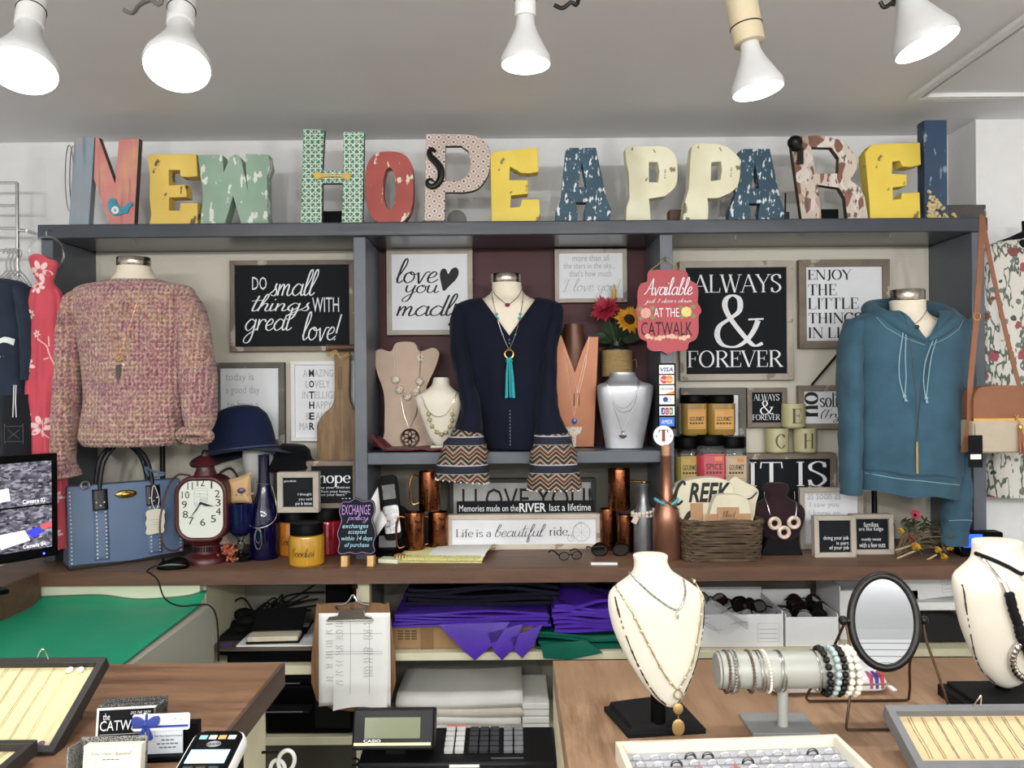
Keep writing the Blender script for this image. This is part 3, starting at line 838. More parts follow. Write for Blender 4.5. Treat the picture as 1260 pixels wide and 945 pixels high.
for i in range(64):
    u, v_ = rnd.random(), rnd.random()
    if u + v_ > 1: u, v_ = 1 - u, 1 - v_
    x, z = 1141 + 40 * u ** 1.3, 275 - 40 * v_ ** 1.2
    if x > 1166 and z < 262: z = 266 + 6 * rnd.random()
    o.sph((k.x(x), -.006 + rnd.uniform(-.002, .002), k.z(z)), (.006, .005, .006), 6, 5)
obj('lace_ornament', o, pm('gilt_lace', '#cdbb8c', .6, .1, var=.2, scale=120), t)
# dark bits standing behind the letters
def behind(name, lab, px, d, rows, m, cat):
    k = K(px, 275, d); k.loc.z = ZL
    o = MB(); rows(o, k)
    solo(name, o, m, lab, cat, k.loc, bev=.002)
behind('small_box', 'small black box standing behind the lattice H', 408, 2.66, lambda o, k: o.box(k.x(397), k.x(421), 0, .05, 0, k.z(253)), m_blackm, 'box')
behind('metal_disc', 'round dark metal disc standing behind the patterned P', 562, 2.68, lambda o, k: o.prism(ell(0, .0322, .032, .032, 24), 0, .012), pm('dull_metal', '#5c5854', .5, .6, var=.2), 'ornament')
behind('wooden_block', 'brown wooden block standing behind the leaning cream P', 833, 2.68, lambda o, k: o.box(k.x(824), k.x(846), 0, .05, 0, k.z(253)), wood('brown_block', '#5a4436', '#6b5142', .6, 0), 'block')
behind('small_box', 'low dark box standing behind the collage R', 1018, 2.68, lambda o, k: o.box(k.x(1004), k.x(1032), 0, .05, 0, k.z(254)), m_blackm, 'box')
behind('iron_trivet', 'thin dark iron stand behind the blue flaked A and the R', 966, 2.67, lambda o, k: (o.tube([(0, 0, .003), (0.002, 0, .11)], .003, 6), o.box(-.02, .012, -.01, .02, 0, .045)), m_iron, 'ornament')
k = K(86, 275, 2.62); k.loc.z = ZL
o = MB().ring((0, 0, k.z(213)), .108, .0018, 'Y', 40, 6, sx=.13)
o.ring((.006, .012, k.z(213)), .108, .0018, 'Y', 40, 6, sx=.11)
solo('wire_hoop', o, m_steel, 'thin clear wire hoop standing against the letter N', 'hoop', k.loc)

# ------------------------------------------------------------------ framed signs
def sign(name, label, box, d, fw, fm, pmat, texts=(), th=.026, lean=0.0, cat='sign', z=None, extra=None, recess=.008, rz=0.0, group=None):
    x0, y0, x1, y1 = box
    k = K((x0 + x1) / 2, y1, d)
    if z is not None:
        k.loc.z = z
        k.by = (CZ - z) * F / d + 472.5 - ROLL * (k.bx - 630)
    t = thing(name, label, cat, k.loc, rz, group, rx=-lean)
    W, Z0, Z1 = (x1 - x0) / 2 * k.s, 0.0, k.z(y0)
    f = fw * k.s
    if fw:
        o = MB()
        def bar(pts):
            vs = [(x, 0, z_) for x, z_ in pts] + [(x, th, z_) for x, z_ in pts]
            o.add(vs, [(0, 1, 2, 3), (7, 6, 5, 4), (0, 4, 5, 1), (1, 5, 6, 2), (2, 6, 7, 3), (3, 7, 4, 0)])
        bar([(-W, Z0), (W, Z0), (W - f, Z0 + f), (-W + f, Z0 + f)])
        bar([(-W, Z1), (W, Z1), (W - f, Z1 - f), (-W + f, Z1 - f)])
        bar([(-W, Z0), (-W, Z1), (-W + f, Z1 - f), (-W + f, Z0 + f)])
        bar([(W, Z0), (W, Z1), (W - f, Z1 - f), (W - f, Z0 + f)])
        obj('frame', o, fm, t, bev=.0015)
    pn = MB().box(-W + f * .9, W - f * .9, recess, max(th - .002, recess + .003), Z0 + f * .9, Z1 - f * .9)
    obj('panel', pn, pmat, t)
    by = {}
    for e in texts:
        s_, bx, font, im = e[:4]
        kw = e[4] if len(e) > 4 else {}
        o = by.setdefault(im.name, (MB(), im))[0]
        txt(o, s_, (k.x(bx[0]), k.z(bx[3]), k.x(bx[2]), k.z(bx[1])), font, recess - .0007, **kw)
    for o, im in by.values():
        if o.v: obj('lettering', o, im, t, flat=True)
    if extra: extra(t, k, recess - .0007)
    return t, k
SN = 'framed_sign'
sign(SN, 'black framed sign reading do small things with great love', (283, 320, 436, 432), 2.79, 6, m_frame, m_slate, [('DO', (310, 340, 328, 356), 'sans', m_wink), ('small', (331, 331, 393, 364), 'script', m_wink, {'bold': .9}), ('things', (309, 361, 381, 393), 'script', m_wink, {'bold': .9}), ('WITH', (384, 366, 417, 384), 'sans', m_wink), ('great', (298, 378, 363, 422), 'script', m_wink, {'bold': .9}), ('love!', (371, 383, 421, 420), 'script', m_wink, {'bold': .9})])
sign(SN, 'white framed sign reading today is a good day behind the navy hat', (264, 446, 350, 548), 2.794, 7, m_frameg, m_wpanel, [('today is', (277, 459, 312, 471), 'sans', m_grink), ('a good day', (277, 475, 319, 487), 'sans', m_grink), ('to have a', (279, 492, 318, 504), 'sans', m_grink), ('good day', (281, 509, 318, 521), 'sans', m_grink)])
sign(SN, 'white framed mother sign of grey words behind the wooden paddle', (358, 444, 440, 543), 2.794, 5, m_framewhite, m_wpanel, [(a_, (x0, y, x1, y + 9), 'sans', m_grink) for a_, x0, x1, y in (('A', 373, 378, 454.5), ('AZING', 387, 410, 454.5), ('L', 376, 380, 468), ('VELY', 387, 406, 468), ('IN', 372, 379, 481.5), ('ELLIGENT', 387, 428, 481.5), ('APPY', 388, 408, 494), ('B', 376, 380, 507.5), ('AUTIFUL', 388, 423, 507.5), ('MA', 368, 379, 520), ('VELOUS', 388, 422, 520))] + [(c_, (380, y, 386.5, y + 9), 'sans', m_ink, {'bold': .03}) for c_, y in (('M', 454.5), ('O', 468), ('T', 481.5), ('H', 494), ('E', 507.5), ('R', 520))])
def heart(t, k, y):
    o = MB().flat(k.q(sm2([(546, 358), (543, 348), (541.5, 338), (544, 331), (549, 331), (552, 337), (556, 331), (562, 329), (565, 335), (562, 343), (554, 351)], 4, True)), y)
    obj('heart', o, m_ink, t, flat=True)
sign(SN, 'white framed love you madly sign with a black heart', (476, 306, 582, 412), 2.794, 6, m_framel, m_wpanel, [('love', (487, 317, 540, 349), 'script', m_ink), ('you', (494, 350, 541, 371), 'script', m_ink), ('madly', (487, 361, 574, 402), 'script', m_ink)], extra=heart)
sign(SN, 'white framed sign of pale script reading I love you', (683, 306, 772, 372), 2.794, 5, m_framel, m_wpanel, [('more than all', (705, 313, 750, 321), 'sans', m_grink), ('the stars in the sky...', (694, 323, 758, 332), 'sans', m_grink), ("that's how much", (701, 332, 753, 340), 'sans', m_grink), ('I love you!', (692, 342, 765, 366), 'script', m_grink, {'bold': .7})])
sign(SN, 'large black framed sign with a big white ampersand', (837, 321, 977, 468), 2.794, 8, m_framel, m_slate, [('ALWAYS', (853, 337, 963, 360), 'serif', m_wink), ('&', (880, 362, 941, 428), 'serif', m_wink), ('FOREVER', (847, 431, 965, 452), 'serif', m_wink)])
sign(SN, 'white framed sign reading enjoy the little things in life', (984, 319, 1096, 428), 2.794, 9, m_frame, m_wpanel, [('ENJOY', (996, 331, 1050, 345), 'serif', m_ink, {'bold': 1.3}), ('THE', (996, 349, 1031, 363), 'serif', m_ink, {'bold': 1.3}), ('LITTLE', (996, 366, 1058, 380), 'serif', m_ink, {'bold': 1.3}), ('THINGS', (996, 384, 1062, 398), 'serif', m_ink, {'bold': 1.3}), ('IN LIFE', (996, 402, 1056, 416), 'serif', m_ink, {'bold': 1.3})])
sign(SN, 'grey framed white panel half hidden behind the amber candle jars', (839, 477, 919, 600), 2.794, 9, m_frameg, m_wpanel)
sign(SN, 'small black framed sign with a white ampersand above cream mugs', (920, 477, 969, 526), 2.794, 6, m_frame, m_slate, [('ALWAYS', (928, 485, 960, 493), 'serif', m_wink), ('&', (936, 493, 953, 510), 'serif', m_wink), ('FOREVER', (927, 510, 961, 517), 'serif', m_wink)])
def hang(t, k, y):
    for a_, b_ in (((1000, 474), (1036, 433)), ((1036, 433), (1090, 474))):
        o = MB().tube([k.p(*a_, .01), k.p(*b_, .018)], .004, 8)
        obj('hanging_cord', o, m_iron, t)
    obj('hanging_peg', MB().tube([k.p(1036, 433, .0), k.p(1036, 433, .038)], .005, 8), m_steel, t)
sign(SN, 'white framed sign hung by a dark cord reading no solicitation', (983, 474, 1092, 528), 2.785, 7, m_frame, m_wpanel, [('no', (991, 482, 1008, 513), 'serif', m_ink, {'bold': 1.5, 'rot': PI / 2}), ('solicitation', (1010, 483, 1084, 501), 'serif', m_ink, {'bold': 1.2}), ('(Try This!)', (1011, 503, 1075, 520), 'script', m_ink)], extra=hang)
sign(SN, 'wide black framed sign reading it is, under the cream mugs', (916, 558, 1030, 660), 2.77, 7, m_frame, m_slate, [('IT IS', (923, 568, 1019, 599), 'serif', m_wink), ('well', (925, 599, 1015, 650), 'script', m_wink, {'bold': 1.3})], th=.05)
# ------------------------------------------------------------------ mannequins and clothes
m_canvas = pm('mannequin_canvas', '#e6dcc8', .8, var=.02, bump=.08, bscale=800)
m_cap = pm('mannequin_cap', '#a9a195', .22, 1.0, var=.25, scale=60)
def mannequin(k, label, rows, cap, pole, foot=True):
    t = thing('mannequin', label, 'mannequin', k.loc)
    obj('torso', body(k, refine(rows, 3), 32), m_canvas, t)
    x0, x1, y0, y1 = cap
    r = (x1 - x0) / 2 * k.s
    c = MB().lathe([(r * .97, 0), (r, .003), (r, (y1 - y0) * k.s - .003), (r * .96, (y1 - y0) * k.s), (.001, (y1 - y0) * k.s)], (k.x((x0 + x1) / 2), rows[0][4] if len(rows[0]) > 4 else 0, k.z(y1)), 32)
    obj('neck_cap', c, m_cap, t, label='brushed metal neck cap')
    if foot:
        p = MB().tube([(k.x(pole), .2, .012), (k.x(pole), .2, k.z(rows[-1][0]) - .03), (k.x(pole), .03, k.z(rows[-1][0]) + .03)], .009, 12)
        obj('pole', p, m_iron, t)
        obj('base', MB().lathe([(.001, 0), (.045, 0), (.045, .008), (.02, .014), (.001, .014)], (k.x(pole), .22, 0), 32), m_iron, t)
    return t
def cut_front(mb, poly, yc=0.0):
    """open the front of a garment along a convex outline in the xz plane"""
    me = bpy.data.meshes.new('cut')
    me.from_pydata([tuple(p) for p in mb.v], [], mb.f)
    bm = bmesh.new(); bm.from_mesh(me); bpy.data.meshes.remove(me)
    n = len(poly)
    cx, cz = sum(p[0] for p in poly) / n, sum(p[1] for p in poly) / n
    pl = []
    for i in range(n):
        (ax, az), (bx_, bz) = poly[i], poly[(i + 1) % n]
        no = V((-(bz - az), 0, bx_ - ax)).normalized()
        if no.dot(V((cx - ax, 0, cz - az))) < 0: no = -no
        pl.append((V((ax, 0, az)), no))
        ff = [f for f in bm.faces if f.calc_center_median().y < yc]
        ge = list({e for f in ff for e in f.edges}) + list({v_ for f in ff for v_ in f.verts}) + ff
        bmesh.ops.bisect_plane(bm, geom=ge, dist=1e-5, plane_co=pl[-1][0], plane_no=no)
    dead = [f for f in bm.faces if f.calc_center_median().y < yc and all((f.calc_center_median() - c).dot(no) > -1e-6 for c, no in pl)]
    bmesh.ops.delete(bm, geom=dead, context='FACES')
    bm.verts.index_update()
    o = MB()
    o.add([v_.co.copy() for v_ in bm.verts], [tuple(v_.index for v_ in f.verts) for f in bm.faces])
    bm.free()
    return o
# chunky marled sweater
a = N('marled_knit')
big = a.ramp(a.noise(7, 3, (1, 1, 2.2)), [(.28, '#9a5a69'), (.42, '#ba7d83'), (.52, '#cba387'), (.6, '#ba846f'), (.7, '#864c5a')])
fine = a.ramp(a.noise(150, 3, (1, 1, .7)), [(.38, '#662f3d'), (.48, '#b77f81'), (.6, '#e2c8b0')])
kn = a.math('MULTIPLY', a.wave(26, 'X'), a.wave(22, 'Z', 1.2))
a.col(a.mix(.5, big, fine))
a.set(.95, Sheen_Weight=.3)
a.bump(a.math('ADD', kn, a.math('MULTIPLY', a.noise(160, 3), .6)), 1.0, .010)
m_knit = a.m
k = K(167, 693)
mannequin(k, 'cream mannequin wearing the chunky pink sweater', [(328, 149, 187, .048), (337, 147, 191, .052), (346, 137, 201, .06), (362, 112, 226, .07), (395, 108, 234, .085), (470, 116, 226, .085), (525, 114, 220, .09), (538, 124, 212, .08)], (148, 187, 317, 328), 167)
t = thing('knit_sweater', 'chunky pink and cream marled sweater on mannequin beside the red scarf', 'sweater', k.loc)
rows = refine([(346, 132, 206, .07), (349, 122, 217, .08), (354, 100, 238, .092), (366, 95, 242, .105), (395, 99, 240, .115), (440, 107, 238, .12), (490, 110, 236, .125), (522, 106, 231, .13), (538, 104, 229, .13), (547, 109, 225, .115)], 4)
sb = body(k, rows, 64, 2.3, .05, 7, 3, False)
obj('body', sb, m_knit, t, sub=1)
obj('sleeve', limb(k, refine([(110, 362, 0, 10, .06), (99, 374, -.01, 15, .07), (94, 405, -.02, 16, .07), (94, 450, -.03, 15, .07), (93, 500, -.04, 14, .065), (91, 540, -.05, 13, .06), (90, 563, -.05, 11, .05), (93, 576, -.05, 13, .052), (95, 586, -.05, 15, .055)], 3), 22, .05, 1), m_knit, t, sub=1)
obj('sleeve', limb(k, refine([(228, 364, 0, 10, .06), (237, 377, -.01, 15, .07), (244, 405, -.02, 18, .07), (249, 450, -.03, 21, .07), (253, 490, -.04, 21, .07), (255, 515, -.05, 18, .065), (253, 529, -.05, 15, .055)], 3), 22, .05, 2), m_knit, t, sub=1)
cf = MB().tube(smooth([k.p(252, 535, -.06) + V((.043 * math.cos(u), -.01 + .016 * math.sin(u) * 0, .016 * math.sin(u))) + V((0, -.03 * math.sin(u) * .6, 0)) for u in [2 * PI * i / 12 for i in range(12)]], 3, True), .016, 10, True)
obj('cuff', cf, m_knit, t, label='rolled cuff')
# pendant on the sweater
t = thing('long_necklace', 'thin long necklace with ring and feather charm on the pink sweater', 'necklace', k.loc)
ch = MB().tube(sb.drape(k.q(sm2([(146, 340), (150, 352), (160, 400), (172, 436)], 5)), .009), .0006, 5)
ch.tube(sb.drape(k.q(sm2([(200, 340), (197, 352), (186, 400), (175, 436)], 5)), .009), .0006, 5)
obj('chain', ch, m_gold, t)
yp = sb.front(k.x(174), k.z(450)) - .008
obj('ring', MB().ring((k.x(174), yp, k.z(441)), .010, .0018, 'Y', 24, 6), m_gold, t)
obj('feather', MB().prism(k.q([(170.5, 451), (174.5, 450), (176, 456), (174.5, 464), (172.5, 470), (170.5, 464), (169.8, 456)]), yp - .002, yp), pm('grey_feather', '#4f4a45', .6, .3, var=.2), t)
obj('pearl', MB().sph((k.x(179), yp, k.z(450)), .005), pm('pearl', '#e6dccb', .25, var=.02), t)
k0 = k
# navy blouse on the centre mannequin
ZS = ZC + .3395
k = K(626, 554, 2.63); k.loc.z = ZS
mannequin(k, 'cream mannequin wearing the navy blouse in the burgundy bay', [(349, 607, 643, .046), (360, 606, 645, .048), (368, 596, 655, .056), (376, 576, 676, .075), (392, 566, 686, .088), (412, 570, 682, .095), (470, 584, 678, .09), (530, 600, 676, .085), (544, 606, 672, .08)], (606, 643, 338, 349), 626, False)
m_navy = cloth('navy_crepe', '#121624', .85, .1, 500, .2, .1)
m_seam = pm('grey_stitch', '#6a6d78', .7, var=.1)
t = thing('navy_blouse', 'navy V neck blouse with patterned bell cuffs on centre mannequin', 'blouse', k.loc)
rows = refine([(367, 592, 662, .062), (371, 572, 682, .082), (379, 560, 692, .096), (400, 557, 692, .104), (440, 566, 682, .106), (480, 577, 680, .104), (520, 590, 680, .104), (551, 598, 682, .1)], 4)
nb = cut_front(body(k, rows, 72, 2.1, .035, 6, 5, False), k.q([(588, 360), (668, 360), (628, 416)]))
obj('body', nb, m_navy, t)
ed = MB().tube(nb.drape(k.q([(588.5, 368), (600, 381), (614, 399), (628, 417)]), .002) + nb.drape(k.q([(641, 400), (654, 382), (666.5, 368)]), .002), .002, 6)
obj('neck_binding', ed, m_navy, t)
st = MB()
for yy in range(416, 548, 4):
    if yy < 425 or yy > 500:
        y_ = nb.front(k.x(628), k.z(yy)) - .001
        st.box(k.x(627.4), k.x(628.6), y_ - .001, y_, k.z(yy + 2), k.z(yy))
obj('centre_stitching', st, m_seam, t)
sl1 = limb(k, refine([(572, 378, 0, 11, .05), (567, 395, -.02, 11, .055), (568, 430, -.04, 12, .055), (575, 470, -.055, 11, .055), (582, 505, -.085, 12, .05), (579, 532, -.11, 17, .045)], 4), 22, .05, 3)
obj('sleeve', sl1, m_navy, t)
sl2 = limb(k, refine([(682, 378, 0, 11, .05), (683, 395, -.02, 11, .055), (677, 430, -.04, 9, .055), (674, 470, -.055, 11, .055), (672, 505, -.085, 14, .05), (677, 536, -.11, 20, .045)], 4), 22, .05, 4)
obj('sleeve', sl2, m_navy, t)
a = N('aztec_cuff')
def tri(freq):
    w_ = a.n('ShaderNodeTexWave', bands_direction='X', wave_profile='TRI')
    w_.inputs['Scale'].default_value = freq
    a.l(a.co(), w_.inputs['Vector'])
    return w_.outputs['Fac']
sep = a.n('ShaderNodeSeparateXYZ'); a.l(a.co(), sep.inputs[0])
zz = a.math('MULTIPLY', sep.outputs[2], 24.0)
f1 = a.math('FRACT', a.math('ADD', zz, a.math('MULTIPLY', tri(6.5), .5)))
f2 = a.math('FRACT', a.math('MULTIPLY', sep.outputs[2], 11.5))
c1 = a.ramp(f1, [(0, '#1c2130'), (.2, '#a5855a'), (.3, '#191720'), (.42, '#7d4a38'), (.54, '#b9b0a2'), (.6, '#55583a'), (.7, '#15182a'), (.88, '#a5855a')], 'CONSTANT')
msk = a.ramp(f2, [(0, (0, 0, 0, 1)), (.3, (1, 1, 1, 1)), (.62, (0, 0, 0, 1))], 'CONSTANT')
c2 = a.ramp(f2, [(0, '#141827'), (.27, '#a9acb6'), (.31, '#141827'), (.36, '#141827'), (.58, '#a9acb6'), (.63, '#141827')], 'CONSTANT')
a.col(a.mix(msk, c1, c2)); a.set(.85)
m_aztec = a.m
cb1 = limb(k, refine([(579, 528, -.11, 17, .045), (576, 545, -.124, 25, .046), (573, 565, -.128, 29, .047), (571, 586, -.128, 32, .048)], 4), 28, .05, 7)
cb2 = limb(k, refine([(677, 532, -.11, 20, .045), (678, 550, -.124, 25, .046), (679, 575, -.128, 29, .047), (679, 597, -.128, 32, .048)], 4), 28, .05, 8)
for c_, n_ in ((cb1, (571, 586)), (cb2, (679, 597))):
    o = obj('bell_cuff', c_, m_aztec, t, label='patterned flared cuff')
    e = MB()
    last = c_.v[-28:]
    for i in range(0, 28, 1): e.sph(last[i], .0028, 6, 4)
    obj('pompom_trim', e, m_white, o)
# necklaces on the centre mannequin
tor = body(k, refine([(349, 607, 643, .046), (360, 606, 645, .048), (368, 596, 655, .056), (376, 576, 676, .075), (392, 566, 686, .088), (412, 570, 682, .095), (470, 584, 680, .09)], 3), 32)
both = MB(); both.add(tor.v, tor.f); both.add(nb.v, nb.f)
t = thing('short_necklace', 'short dark chain with red stone at the V neck', 'necklace', k.loc)
obj('chain', MB().tube(both.drape(k.q(sm2([(606, 355), (612, 366), (620, 374), (626, 378), (633, 374), (640, 366), (645, 355)], 4)), .002), .0011, 5), m_bronze, t)
obj('stone', MB().sph((k.x(626), both.front(k.x(626), k.z(379)) - .006, k.z(379)), (.008, .005, .006)), pm('garnet', '#6e1420', .15, var=.1), t)
t = thing('tassel_necklace', 'long necklace with turquoise beads, ring and teal tassel over navy blouse', 'necklace', k.loc)
m_turq = pm('turquoise', '#4fa9b4', .4, var=.15, scale=150)
for side in ((607, 362, 609, 375, 613, 393, 620, 415, 627, 432), (645, 362, 644, 375, 641, 393, 635, 415, 628, 432)):
    pp = list(zip(side[::2], side[1::2]))
    d_ = both.drape(k.q(sm2(pp, 4)), .004)
    obj('chain', MB().tube(d_, .001, 5), m_steel, t)
    for px, py, r in ((pp[2][0], pp[2][1] - 3, .005), (pp[2][0] + (1 if side[0] < 620 else -1), pp[2][1] + 2, .0055), (pp[1][0], pp[1][1], .003), (pp[3][0], pp[3][1], .0035)):
        obj('bead', MB().sph((k.x(px), both.front(k.x(px), k.z(py)) - .006, k.z(py)), (r, r, r * .8), 10, 6), m_turq if r > .0034 else m_steel, t)
yp = both.front(k.x(627), k.z(440)) - .008
obj('ring', MB().ring((k.x(627.5), yp, k.z(438)), .0135, .003, 'Y', 28, 8), m_gold, t)
o = MB()
for i in range(26):
    x = 623 + 9 * rnd.random(); yy = yp - .002 + rnd.uniform(-.006, .006)
    o.tube([(k.x(627.5 + (x - 627.5) * .5), yy, k.z(443)), (k.x(x), yy, k.z(460)), (k.x(621.5 + (x - 623) * 1.4), yy, k.z(488 + rnd.random() * 2))], .0019, 5)
o.lathe([(.009, 0), (.012, .006), (.006, .016)], (k.x(627.5), yp, k.z(448)), 12)
obj('tassel', o, pm('teal_thread', '#149aa0', .6, var=.15, scale=200), t)
# blue hooded top
k = K(1114, 688)
mannequin(k, 'cream mannequin wearing the faded blue hooded top', [(370, 1098, 1140, .05), (384, 1098, 1141, .052), (392, 1086, 1152, .065), (402, 1064, 1174, .08), (430, 1060, 1178, .095), (480, 1064, 1174, .1), (560, 1064, 1166, .098), (600, 1070, 1160, .08)], (1098, 1139, 357, 371), 1112)
m_hood = cloth('faded_blue_fleece', '#3b5868', .92, .16, 700, .3)
m_hoodl = cloth('faded_blue_seam', '#8aa7b4', .9, .08, 700, .2)
t = thing('hooded_top', 'faded teal blue hooded sweatshirt with drawstrings on mannequin', 'hoodie', k.loc)
rows = refine([(384, 1070, 1166, .066), (388, 1058, 1180, .085), (397, 1048, 1188, .1), (425, 1046, 1189, .112), (480, 1049, 1186, .118), (540, 1050, 1182, .12), (572, 1050, 1180, .122), (578, 1052, 1177, .115), (600, 1053, 1174, .113)], 4)
hbm = body(k, rows, 72, 2.2, .03, 6, 9, False)
for i, p in enumerate(hbm.v):
    tt = max(0, (k.z(480) - p.z)) / (k.z(480) - k.z(600))
    p.z -= tt * .10 * (p.x - k.x(1050)) * .9
    p.z += tt * .004 * math.sin(p.x * 40)
hbm = cut_front(hbm, k.q([(1092, 375), (1150, 375), (1120, 421)]))
obj('body', hbm, m_hood, t)
o = MB().tube(hbm.drape(k.q([(1056, 579), (1068, 581), (1080, 583), (1095, 585), (1110, 586), (1125, 588), (1140, 590), (1155, 592), (1166, 594)]), .0012), .0013, 5)
obj('hem_seam', o, m_hoodl, t)
obj('zip', MB().tube(hbm.drape(k.q([(1120, 424), (1112, 470), (1108, 520), (1106, 585)]), .0005), .0022, 5), m_hood, t)
sl = limb(k, refine([(1056, 396, 0, 12, .055), (1048, 420, -.01, 13, .06), (1044, 460, -.02, 14, .06), (1043, 510, -.03, 13, .055), (1041, 560, -.04, 12, .05), (1040, 590, -.045, 12, .045), (1040, 605, -.045, 11, .045)], 4), 22, .06, 5)
obj('sleeve', sl, m_hood, t)
sl = limb(k, refine([(1180, 396, 0, 12, .055), (1186, 420, .02, 12, .06), (1190, 460, .025, 13, .06), (1188, 510, .025, 13, .055), (1183, 570, .02, 14, .05), (1180, 620, .01, 17, .042), (1178, 640, .01, 18, .038), (1177, 672, .01, 15, .03)], 4), 22, .06, 6)
obj('sleeve', sl, m_hood, t)
obj('cuff_seam', MB().tube([k.p(1164, 640, -.018), k.p(1171, 638.5, -.031), k.p(1178, 638, -.036), k.p(1185, 638.5, -.031), k.p(1192, 640, -.018)], .0012, 5), m_hoodl, t)
hp = smooth([k.p(x, y, d) for x, y, d in ((1120, 422, -.108), (1102, 411, -.1), (1083, 395, -.075), (1074, 384, -.01), (1086, 377, .06), (1122, 374, .09), (1155, 378, .06), (1168, 388, -.01), (1158, 398, -.075), (1138, 412, -.1), (1121, 422, -.11))], 6)
n_ = len(hp)
hr = [.007 + .021 * math.sin(PI * i / (n_ - 1)) ** .8 for i in range(n_)]
ho = MB().tube(hp, hr, 14)
obj('hood', ho, m_hood, t, sub=1)
obj('hood_seam', MB().tube(hbm.drape(k.q([(1068, 392), (1075, 405), (1092, 417), (1117, 427)]), .004), .001, 5), m_hoodl, t)
obj('hood_seam', MB().tube(hbm.drape(k.q([(1172, 396), (1162, 408), (1145, 418), (1124, 427)]), .004), .001, 5), m_hoodl, t)
for pts in ([(1093, 412), (1088, 440), (1087, 465), (1091, 486)], [(1096, 414), (1094, 440), (1094, 465), (1092, 486)], [(1132, 416), (1124, 440), (1120, 465), (1117, 488)], [(1127, 420), (1117, 445), (1114, 468), (1116, 488)]):
    obj('drawstring', MB().tube(hbm.drape(k.q(sm2(pts, 4)), .004), .0017, 6), m_hoodl, t)
for px, py in ((1091.5, 487), (1116.5, 489)):
    y_ = hbm.front(k.x(px), k.z(py)) - .006
    o = MB().sph((k.x(px), y_, k.z(py)), (.006, .005, .006), 8, 6)
    for i in range(5): o.tube([(k.x(px), y_, k.z(py)), (k.x(px + rnd.uniform(-4, 4)), y_ - .003, k.z(py + 6))], .0014, 4)
    obj('drawstring_knot', o, m_hoodl, t)
tor = body(k, refine([(370, 1098, 1140, .05), (384, 1098, 1141, .052), (392, 1086, 1152, .065), (402, 1064, 1174, .08), (430, 1060, 1178, .095)], 3), 32)
both = MB(); both.add(tor.v, tor.f); both.add(hbm.v, hbm.f)
t = thing('pendant_necklace', 'short fine necklace with small disc at the hooded top neckline', 'necklace', k.loc)
obj('chain', MB().tube(both.drape(k.q(sm2([(1097, 378), (1103, 394), (1109, 402), (1122, 394), (1139, 380)], 4)), .002), .0009, 5), m_bronze, t)
obj('disc', MB().sph((k.x(1109), both.front(k.x(1109), k.z(405)) - .005, k.z(405)), (.007, .003, .006)), m_bronze, t)
t = thing('bar_necklace', 'long fine chain with gold bar on the hooded top', 'necklace', k.loc)
obj('chain', MB().tube(both.drape(k.q(sm2([(1096, 382), (1099, 410), (1103, 460), (1105, 510), (1104, 541)], 4)), .004), .0006, 5), m_bronze, t)
obj('chain', MB().tube(both.drape(k.q(sm2([(1140, 384), (1128, 420), (1114, 470), (1107, 510), (1104, 541)], 4)), .004), .0006, 5), m_bronze, t)
yb = hbm.front(k.x(1104), k.z(560)) - .008
obj('bar', MB().box(k.x(1102.8), k.x(1105.2), yb, yb + .005, k.z(577), k.z(540)), pm('dull_gold', '#a8905f', .4, .8, var=.1), t)
# scarf and its hanger ring
m_scarf = cloth('coral_scarf', '#c8525f', .8, .1, 600, .25)
k = K(58, 676, 2.47)
t = thing('scarf', 'coral red scarf with white embroidered flowers hanging from a clear ring', 'scarf', k.loc)
sc_b = body(k, refine([(347, 50, 68, .02), (352, 45, 71, .026), (362, 40, 78, .034), (390, 37, 81, .04), (440, 36, 80, .042), (500, 36, 79, .042), (560, 37, 80, .042), (620, 38, 82, .044), (674, 40, 84, .044)], 4), 64, 2.2, .22, 9, 11)
obj('body', sc_b, m_scarf, t)
kn = body(k, refine([(318, 39, 73, .02), (324, 40, 74, .024), (335, 44, 71, .022), (345, 49, 68, .02), (349, 50, 68, .02)], 3), 40, 2.2, .15, 6, 2)
for p in kn.v:
    if p.z > k.z(326): p.z += .012 * math.sin((p.x - k.x(39)) * 50)
obj('knot', kn, m_scarf, t)
m_flw = pm('white_embroidery', '#eec9c8', .8, var=.1, scale=150)
def blossom(src, k, cx, cy, r, n=6, ph=.2):
    o = MB()
    for i in range(n):
        a_ = ph + 2 * PI * i / n
        ex, ez = cx + math.cos(a_) * r * .62, cy + math.sin(a_) * r * .62
        pts = []
        for j in range(10):
            b = 2 * PI * j / 10
            u, v_ = math.cos(b) * r * .42, math.sin(b) * r * .26
            pts.append((ex + u * math.cos(a_) - v_ * math.sin(a_), ez + u * math.sin(a_) + v_ * math.cos(a_)))
        P_ = [p for p in src.drape(k.q(pts), .0025)]
        o.add(P_, [tuple(range(10))])
    return o
for cx, cy, r, src in ((57, 335, 13, kn), (56, 354, 9, sc_b), (45, 450, 9, sc_b), (61, 524, 13, sc_b), (42, 508, 8, sc_b), (49, 388, 6, sc_b), (58, 412, 5, sc_b), (75, 610, 8, sc_b), (76, 655, 6, sc_b)):
    obj('flower_print', blossom(src, k, cx, cy, r), m_flw, t, flat=True)
for pts in ([(59, 418), (66, 424), (71, 436), (76, 450)], [(71, 427), (70, 415)], [(70, 441), (65, 443)], [(66, 532), (72, 542), (74, 556)], [(73, 545), (76, 533)]):
    d_ = sc_b.drape(k.q(sm2(pts, 4)), .002)
    obj('stem_print', MB().tube(d_, .0022, 5), m_flw, t)
kr = K(57, 340, 2.52)
o = MB().ring((0, 0, kr.z(312)), .056, .003, 'Y', 36, 8, sz=.95)
o.tube([(0, 0, kr.z(290)), (0, .0, kr.z(284)), (.004, .035, kr.z(281))], .002, 6)
